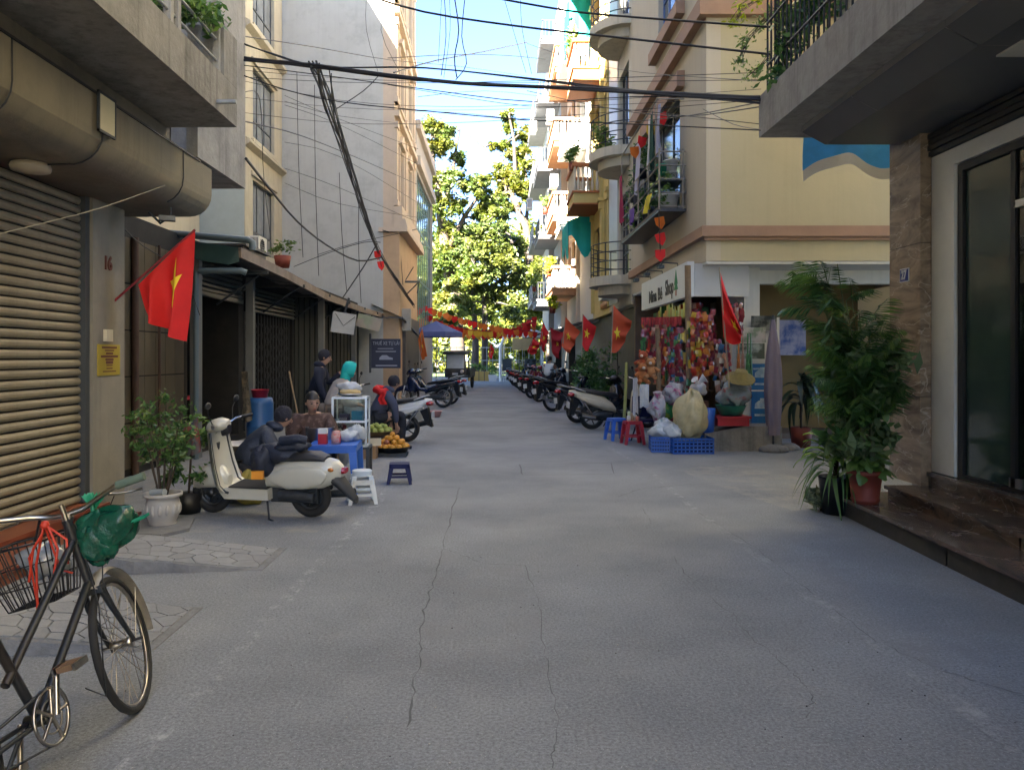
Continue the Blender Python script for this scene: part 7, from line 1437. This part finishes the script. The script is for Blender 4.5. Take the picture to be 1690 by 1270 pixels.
t = thing('straw_hat', 'olive straw hat hanging above the clear bag', 'hat', (4.10,12.85,1.26)); MB().lathe([(0,.12),(.10,.11),(.12,.02),(.24,-.02),(.245,-.03),(.12,.0),(0,.02)], (0,0,0), 24).build('hat_body', mat('straw', (.24,.20,.08), .9, var=.2, scale=20, bump=.5, bscale=50), t); t.rotation_euler = (R(28), 0, 0)
for i, (px, c, lb) in enumerate(((1219,'packet_orange','orange broom fringe hanging at the column'),(1226,'packet_tan','brown red broom hanging beside the orange one'),(1234,'packet_green','green broom hanging second from the water poster'),(1239,'packet_green','green broom hanging nearest the water poster'))):
    a = P(px, 588, 13.3); m = MB()
    for k in range(9): m.tube([(a.x+.01*(k-4)*.4, a.y, a.z+.05), (a.x+.012*(k-4), a.y+.03*math.sin(k), a.z-.5)], .006, 4)
    m.tube([(a.x,a.y,a.z+.05),(a.x,a.y,a.z+.4)], .012, 6); item('broom', lb, 'broom', m, MATS[c])
# posters on the column and ochre wall
def poster(label, px0, px1, py0, py1, Y, m, extra=None, cat='poster', name='poster'):
    a, b = P(px0, py1, Y), P(px1, py0, Y); t = thing(name, label, cat, a, world=True); MB().box(a.x,b.x,Y,Y+.012,a.z,b.z).build('board', m, t)
    if extra: extra(t, a, b)
    return t
wbm = mat('water_blue', (.02,.16,.42), .4, var=.2, scale=2); wbl = mat('water_pale', (.30,.45,.60), .35, var=.3, scale=8, c2=(.55,.65,.7), c2s=5); 
def bottles(t, a, b):
    w, h = b.x-a.x, b.z-a.z
    for zc in (a.z+h*.64, a.z+h*.12):
        m = MB(); cx_ = a.x+w*.42; r = w*.30; hh = h*.30
        m.add([(cx_+r*x, a.y-.004, zc+hh*z) for x, z in ((-1,0),(1,0),(1,.45),(.95,.7),(.5,.86),(.3,.88),(.3,1),(-.3,1),(-.3,.88),(-.5,.86),(-.95,.7),(-1,.45))], [tuple(range(12))]); m.k = 1; m.box(cx_-r*1.01,cx_+r*1.01,a.y-.006,a.y-.005,zc+hh*.12,zc+hh*.42); m.build('bottle_print', [wbl, wbm], t)
    m = MB(); m.box(a.x,b.x,a.y-.003,a.y-.002,a.z+h*.535,a.z+h*.56); m.k = 1; m.box(a.x+.03,a.x+w*.35,a.y-.003,a.y-.002,a.z+h*.9,a.z+h*.93); m.build('band', [white_p, wbl], t)
poster('tall blue poster with two big water bottles left of the closed parasol', 1240, 1284, 600, 698, 13.75, wbm, bottles)
pc = mat('landscape_print', (.35,.40,.36), .5, c2=(.08,.10,.07), c2s=3.5, var=.3)
poster('landscape calendar poster below the dark one on the column', 1216, 1262, 566, 592, 13.55, pc); poster('busy green grey poster above the landscape calendar', 1222, 1264, 540, 565, 13.6, mat('busy_print', (.20,.26,.18), .5, c2=(.45,.42,.40), c2s=5))
poster('dark photo poster at the top right of the column', 1240, 1282, 521, 546, 13.7, mat('dark_print', (.02,.025,.02), .4, c2=(.14,.15,.14), c2s=5)); poster('pale purple and blue poster on the ochre wall right of the parasol', 1284, 1330, 528, 586, 15.9, mat('purple_print', (.33,.33,.46), .5, c2=(.03,.08,.28), c2s=2.2, c2t=.52))
item('wall_box', 'white panel behind the posters beside the column', 'panel', MB().box(4.25,5.1,13.8,13.88,.5,2.3), white_w)
cp = thing('closed_parasol', 'closed grey purple parasol standing in a round concrete base', 'parasol', (X(1276,13.0),13.0,0)); m = MB()
m.grid(lambda u, v: ((.03+.11*math.sin(min(1,v*1.6)*1.5)*(1+.3*math.cos(6.28*u*5)))*math.cos(6.28318*u)*(1-.35*v**3), (.03+.09*math.sin(min(1,v*1.6)*1.5)*(1+.3*math.cos(6.28*u*5)))*math.sin(6.28318*u)*(1-.35*v**3), 2.22-1.95*v), 30, 16); m.build('canopy', mat('dusty_purple', (.22,.19,.25), .85, var=.12, trans=.05, c2=(.10,.14,.26), c2s=2, c2t=.68), cp)
m = MB(); m.tube([(0,0,0),(0,0,2.3)], .018, 8); m.build('pole', dsteel, cp); m = MB(); m.lathe([(0,.12),(.05,.12),(.20,.09),(.25,.04),(.25,0),(0,0)], (0,0,0), 20); m.build('base', conc, cp)
item('concrete_lump', 'second low concrete lump right of the parasol base', 'block', MB().lathe([(0,.10),(.12,.10),(.2,.05),(.22,0),(0,0)], (X(1300,13.3),13.3,0), 12), conc)
oc = thing('folded_chair', 'dark folded chair between the posts of the toy shop', 'chair', (X(1074,14.3),14.3,0), .3); m = MB()
m.tube([(-.2,0,0),(-.12,.25,.55),(-.2,.1,.62)], .015, 6); m.tube([(.2,0,0),(.12,.25,.55),(.2,.1,.62)], .015, 6); m.tube([(-.2,.4,0),(-.15,.1,.6)], .015, 6); m.tube([(.2,.4,0),(.15,.1,.6)], .015, 6); m.build('frame', dsteel, oc); MB().box(-.2,.2,0,.36,.38,.42).build('seat', navypl, oc); MB().box(-.2,.2,.32,.36,.45,.85).build('backrest', navypl, oc)
# ---------------------------------------------------------------- plants
def frond_mesh(L_, pairs, lw, ll, droop, seed):
    m = MB(); q = random.Random(seed); rach = lambda s: Vector((L_*s*(1-.12*s), 0, L_*(.42*s-droop*s*s)))
    m.tube([rach(i/8) for i in range(9)], [.004*(1-.7*i/8) for i in range(9)], 4)
    for i in range(pairs):
        s = .22+.78*i/pairs; p = rach(s); l = ll*math.sin(3.14159*(.12+.8*s))*(1+.1*q.random())+.03
        for sd in (-1,1):
            d = Vector((.62+.2*s, sd*.78, -.18-.25*q.random())).normalized(); n = Vector((0,0,1)); w = d.cross(n).normalized()*lw
            a = p+d*l*.5+Vector((0,0,-.02)); b = p+d*l+Vector((0,0,-.16*l-.03)); m.add([p, a+w, b, a-w], [(0,1,2,3)])
    return m
def strap_mesh(L_, w, droop):
    m = MB(); m.grid(lambda u, v: (L_*u*(1-.25*u), (v-.5)*w*math.sin(3.14159*(.1+.88*u**.8)), L_*(.75*u-droop*u*u)-abs(v-.5)*-.25*w), 9, 2); return m
# tall plant in the terracotta pot
tp = thing('potted_palm', 'tall feathery plant in a terracotta pot on the lowest marble step', 'plant', (3.57,7.42,.19))
m = MB(); m.lathe([(0,0),(.115,0),(.12,.02),(.128,.03),(.128,.045),(.122,.05),(.15,.27),(.165,.275),(.168,.32),(.15,.32),(.148,.28),(0,.28)], (0,0,0), 26); m.build('pot', mat('terracotta', (.20,.035,.02), .6, var=.2, stain=.3, stain_c=(.12,.03,.02)), tp); MB().lathe([(0,.285),(.147,.285)], (0,0,0), 20).build('soil', soil, tp)
q = random.Random(12); m = MB(); tips = []
for i in range(15):
    a = q.uniform(0,6.28); r0 = q.uniform(.02,.09); h = q.uniform(.9,2.25); bx, by = math.cos(a), math.sin(a); lean = q.uniform(.05,.30); pts = [Vector((r0*bx, r0*by, .28)), Vector((r0*bx+lean*.3*bx-.05, r0*by+lean*.3*by+.02, .28+h*.5)), Vector((r0*bx+lean*bx-.16, r0*by+lean*by*.8+.05, .28+h))]; m.tube(pts, [.009,.008,.005], 5); tips.append((pts, h))
m.build('stems', mat('cane', (.12,.14,.06), .7, var=.3), tp, kind='stuff'); vs = []
for k, pr_ in enumerate(((.46,15,.010,.15,.25),(.40,14,.011,.14,.12),(.36,12,.012,.13,.35))):
    o = frond_mesh(*pr_, k).build('frond', leafd if k else leafm, tp); vs.append(o); o.location = tips[k][0][2]; o.rotation_euler = (0,-.3,k*2+2.5)
for i in range(120):
    pts, h = tips[i % 15]; s = q.uniform(.45,1.0); p = pts[1].lerp(pts[2], max(0, s*2-1)) if s > .5 else pts[0].lerp(pts[1], s*2); a = q.uniform(1.6,5.2) if q.random() < .72 else q.uniform(0,6.28); sc = q.uniform(.75,1.25)
    share(vs[i % 3], tp, p, (q.uniform(-.3,.3), q.uniform(-.75,.15), a), sc)
cs = [(q.uniform(-.28,.22), q.uniform(-.18,.3), q.uniform(.45,1.5), .13, .13) for _ in range(30)]
leaf_mesh('foliage', leaf_cloud(cs, 46, .095, 51, .6, elong=1.9), leafd, tp); leaf_mesh('foliage', leaf_cloud([(c[0]+.03, c[1]-.1, c[2]-.05, .12, .12) for c in cs[:24]], 34, .10, 52, .6, elong=1.9), mat('grey_green_leaf', (.13,.19,.085), .6, spec=.25, island=.3, trans=.2), tp)
lf = MB(); lf.grid(lambda u, v: (.14*u, (v-.5)*.10*math.sin(3.14159*(.05+.9*u)), -.05*u*u-.02*abs(v-.5)), 6, 2); l0 = lf.build('leaf', leafm, tp); l0.location = (.12,-.1,.36); l0.rotation_euler = (0,.3,-.6)
for i in range(36): a = q.uniform(-3.3,.6); share(l0, tp, (.11*math.cos(a), .11*math.sin(a), .34+q.uniform(-.03,.14)), (q.uniform(-.5,.5), q.uniform(-.4,.7), a), q.uniform(.6,1.2))
for i in range(40): share(l0, tp, (q.uniform(-.35,.15), q.uniform(-.25,.1), q.uniform(.6,1.5)), (q.uniform(-.6,.6), q.uniform(0,1.0), q.uniform(-4,0)), q.uniform(.6,1.0))
# dracaena in black pot
dp = thing('potted_dracaena', 'arching strap leaved plant in a black pot left of the terracotta one', 'plant', (3.48,7.85,0)); MB().lathe([(0,0),(.13,0),(.17,.36),(.18,.38),(.16,.38),(.15,.32),(0,.32)], (0,0,.0), 20).build('pot', black, dp)
sm1 = strap_mesh(.46, .075, .72).build('leaf', leafm, dp); sm2 = strap_mesh(.40, .095, .60).build('leaf', mat('lime_leaf', (.20,.33,.05), .4, island=.2, trans=.3), dp); sm3 = strap_mesh(.50, .035, 1.5).build('leaf', leafd, dp)
for o, a in ((sm1,2.5),(sm2,3.4),(sm3,4.1)): o.location = (0,0,.5); o.rotation_euler = (0,0,a)
for i in range(64):
    a = q.uniform(1.9,5.6) if i % 3 else q.uniform(0,6.28); z = q.uniform(.48,.82) if i % 3 else q.uniform(.36,.48); share((sm1,sm2,sm3,sm1)[i % 4] if z > .5 else sm3, dp, (.04*math.cos(a), .04*math.sin(a), z), (q.uniform(-.2,.2), q.uniform(-.35,.3), a), q.uniform(.7,1.15))
MB().tube([(0,0,.3),(.0,0,.85)], [.03,.02], 8).build('stem', bark, dp)
sp = thing('small_shrub', 'small pale variegated shrub on the ground at the end of the marble step', 'plant', (3.38,7.98,0)); leaf_mesh('foliage', leaf_cloud([(q.uniform(-.1,.1), q.uniform(-.1,.1), q.uniform(.05,.22), .07, .06) for _ in range(14)], 26, .055, 61, 1, elong=2.2), mat('variegated', (.20,.24,.13), .5, island=.4), sp); MB().tube([(0,0,0),(0,0,.2)], .01, 5).build('stem', bark, sp)
dr = thing('wall_plant', 'dark drooping plant against the ochre wall behind the palm', 'plant', (X(1322,13.6),13.6,0)); MB().lathe([(0,0),(.15,0),(.2,.35),(.18,.35),(0,.3)], (0,0,0), 16).build('pot', mat('terracotta'  , (.3,.065,.035)), dr); MB().tube([(0,0,.3),(0,0,1.2)], .02, 6).build('stem', bark, dr); s4 = strap_mesh(.7, .12, 1.6).build('leaf', mat('very_dark_leaf', (.018,.035,.015), .35, trans=.1), dr); s4.location = (0,0,1.1)
for i in range(26): share(s4, dr, (0,0,q.uniform(.7,1.25)), (q.uniform(-.2,.2), q.uniform(-.3,.3), q.uniform(0,6.28)), q.uniform(.7,1.0))
# left: ribbed white pot and bush
lp_ = thing('potted_bush', 'spindly green bush in a white ribbed pot beside the pillar numbered 16', 'plant', (-3.13,7.25,.0)); m = MB()
prof = [(0,0),(.115,0),(.125,.03),(.12,.05),(.135,.09),(.155,.16),(.15,.24),(.14,.27),(.16,.285),(.175,.29),(.175,.32),(.155,.32),(.15,.28),(0,.28)]
m.lathe(prof, (0,0,0), 28); rib = MB()
for i in range(14): a = 6.28318*i/14; rib.blob((.146*math.cos(a), .146*math.sin(a), .17), (.022,.022,.055), 8)
pt = m.build('pot', mat('white_ceramic_pot', (.42,.40,.37), .5, var=.12, stain=.3), lp_); rib.build('ribs', MATS['white_ceramic_pot'], pt, kind='stuff')
m = MB(); tips = []
for i in range(9):
    a = 6.28*i/9+.3; h = q.uniform(.5,.95); p = [Vector((.03*math.cos(a), .03*math.sin(a), .28)), Vector((.12*math.cos(a), .10*math.sin(a), .28+h*.55)), Vector((.26*math.cos(a)-.02, .2*math.sin(a), .28+h))]; m.tube(p, [.010,.007,.004], 5); tips += [p[1].lerp(p[2], f) for f in (.2,.6,1)]
m.build('stems', bark, lp_, kind='stuff'); leaf_mesh('foliage', leaf_cloud([(p.x, p.y, p.z, .10, .09) for p in tips], 34, .040, 71, .8), leafd, lp_); leaf_mesh('foliage', leaf_cloud([(p.x, p.y, p.z+.02, .11, .09) for p in tips[::2]], 26, .036, 72, .8), leafp, lp_)
MB().tube([(-.08,-.06,.33),(.06,-.1,.34)], .035, 10).build('bottle', mat('pet_plastic', (.35,.38,.38), .1, coat=.8), lp_)
l2_ = thing('low_bush', 'darker low bush between the white pot and the front of the scooter', 'plant', (-3.15,7.9,0)); MB().lathe([(0,0),(.12,0),(.15,.2),(0,.2)], (0,0,0), 14).build('pot', black, l2_); leaf_mesh('foliage', leaf_cloud([(q.uniform(-.22,.25), q.uniform(-.2,.2), q.uniform(.25,.85), .10, .1) for _ in range(22)], 34, .05, 73, .8), leafd, l2_); leaf_mesh('foliage', leaf_cloud([(q.uniform(0,.35), q.uniform(-.1,.2), q.uniform(.75,1.05), .07, .07) for _ in range(8)], 22, .045, 74), leafm, l2_)
MB().tube([(0,0,.1),(.05,0,.9)], .012, 5).build('stem', bark, l2_)
item('kerb_slab', 'thin broken concrete slab under the white ribbed pot', 'slab', MB().prism([(-3.75,6.95),(-2.95,6.80),(-2.80,7.05),(-2.95,7.55),(-3.8,7.6)],'z',0,.03), side_c)
# shrubs along the right row
for i, (px, py, Y, r, h, lb) in enumerate(((985,610,21.5,.62,1.75,'large dark shrub in a white pot below the red flags'),(965,600,24.5,.5,1.9,'dark shrub farther back under the faded flag'),(1003,625,19.6,.35,1.2,'smaller dark shrub beside the cream scooter'))):
    x = X(px, Y); t = thing('potted_shrub', lb, 'plant', (x,Y,0)); MB().lathe([(0,0),(.18,0),(.22,.4),(.24,.42),(.2,.42),(0,.38)], (0,0,0), 16).build('pot', wp, t); MB().tube([(0,0,.3),(0,0,h*.8)], .03, 6).build('stem', bark, t)
    leaf_mesh('foliage', leaf_cloud([(q.gauss(0,r*.45), q.gauss(0,r*.4), .5+q.random()*(h-.5), r*.35, r*.35) for _ in range(34)], 50, .075, 80+i), leafd, t)
# extra plants on the far balconies
for i, (x, y, z, c, lb) in enumerate(((2.75,27.2,8.5,leafm,'green pot plant on the lower orange balustrade'),(2.75,28.2,12.9,leafm,'green pot plant on the upper orange balustrade'),(2.5,35.3,5.6,leafy,'yellow green plant spilling over the lowest orange balcony'),(2.45,37.6,8.9,leafp,'pale plant on the second stone balcony'),(2.6,34.8,3.9,leafy,'yellow flowering plant above the street awning'),(2.1,40.8,5.4,leafp,'plant on the lowest grey balcony'),(3.0,21.4,7.4,leafp,'thin shrub on the round balcony of the tiled house'))):
    t = thing('balcony_plant', lb, 'plant', (x,y,z)); leaf_mesh('foliage', leaf_cloud([(q.uniform(-.2,.2), q.uniform(-.5,.5), q.uniform(-.1,.5), .22, .2) for _ in range(12)], 30, .10, 90+i), c, t); MB().lathe([(0,-.35),(.12,-.35),(.16,-.05),(0,-.05)], (0,0,0), 12).build('pot', MATS['terracotta'], t)
for i, (y, z, x) in enumerate(((15.0,4.75,3.3),(15.9,4.8,3.3),(16.8,4.9,3.32),(17.6,4.8,3.3),(18.5,4.75,3.3),(16.2,5.6,3.3),(17.2,5.9,3.3),(17.9,5.5,3.25))):
    t = thing('balcony_plant', ['leafy plant at the near lower corner of the cage','bushy plant left of the yellow cloth in the cage','plant in the middle of the cage floor','plant beside the purple cloth in the cage','plant at the far end of the cage floor','climbing plant high in the middle of the cage','tall climbing plant behind the checked shirt','grey green climber beside the burgundy towel'][i], 'plant', (x,y,z)); leaf_mesh('foliage', leaf_cloud([(q.uniform(-.1,.12), q.uniform(-.3,.3), q.uniform(-.2,.4), .14, .18) for _ in range(10)], 34, .055, 110+i), leafd if i % 2 else leafm, t); MB().lathe([(0,-.33),(.09,-.33),(.12,-.12),(0,-.12)], (0,0,0), 10).build('pot', dsteel, t)
t = thing('roof_plant', 'reddish green pot plant on the shop row roof against the gable', 'plant', (-6.35,23.0,4.65)); leaf_mesh('foliage', leaf_cloud([(q.uniform(-.3,.3), 0, q.uniform(0,.4), .2, .2) for _ in range(8)], 26, .08, 130), leafp, t); MB().lathe([(0,-.4),(.2,-.4),(.26,-.05),(0,-.05)], (0,0,0), 12).build('pot', MATS['terracotta'], t)
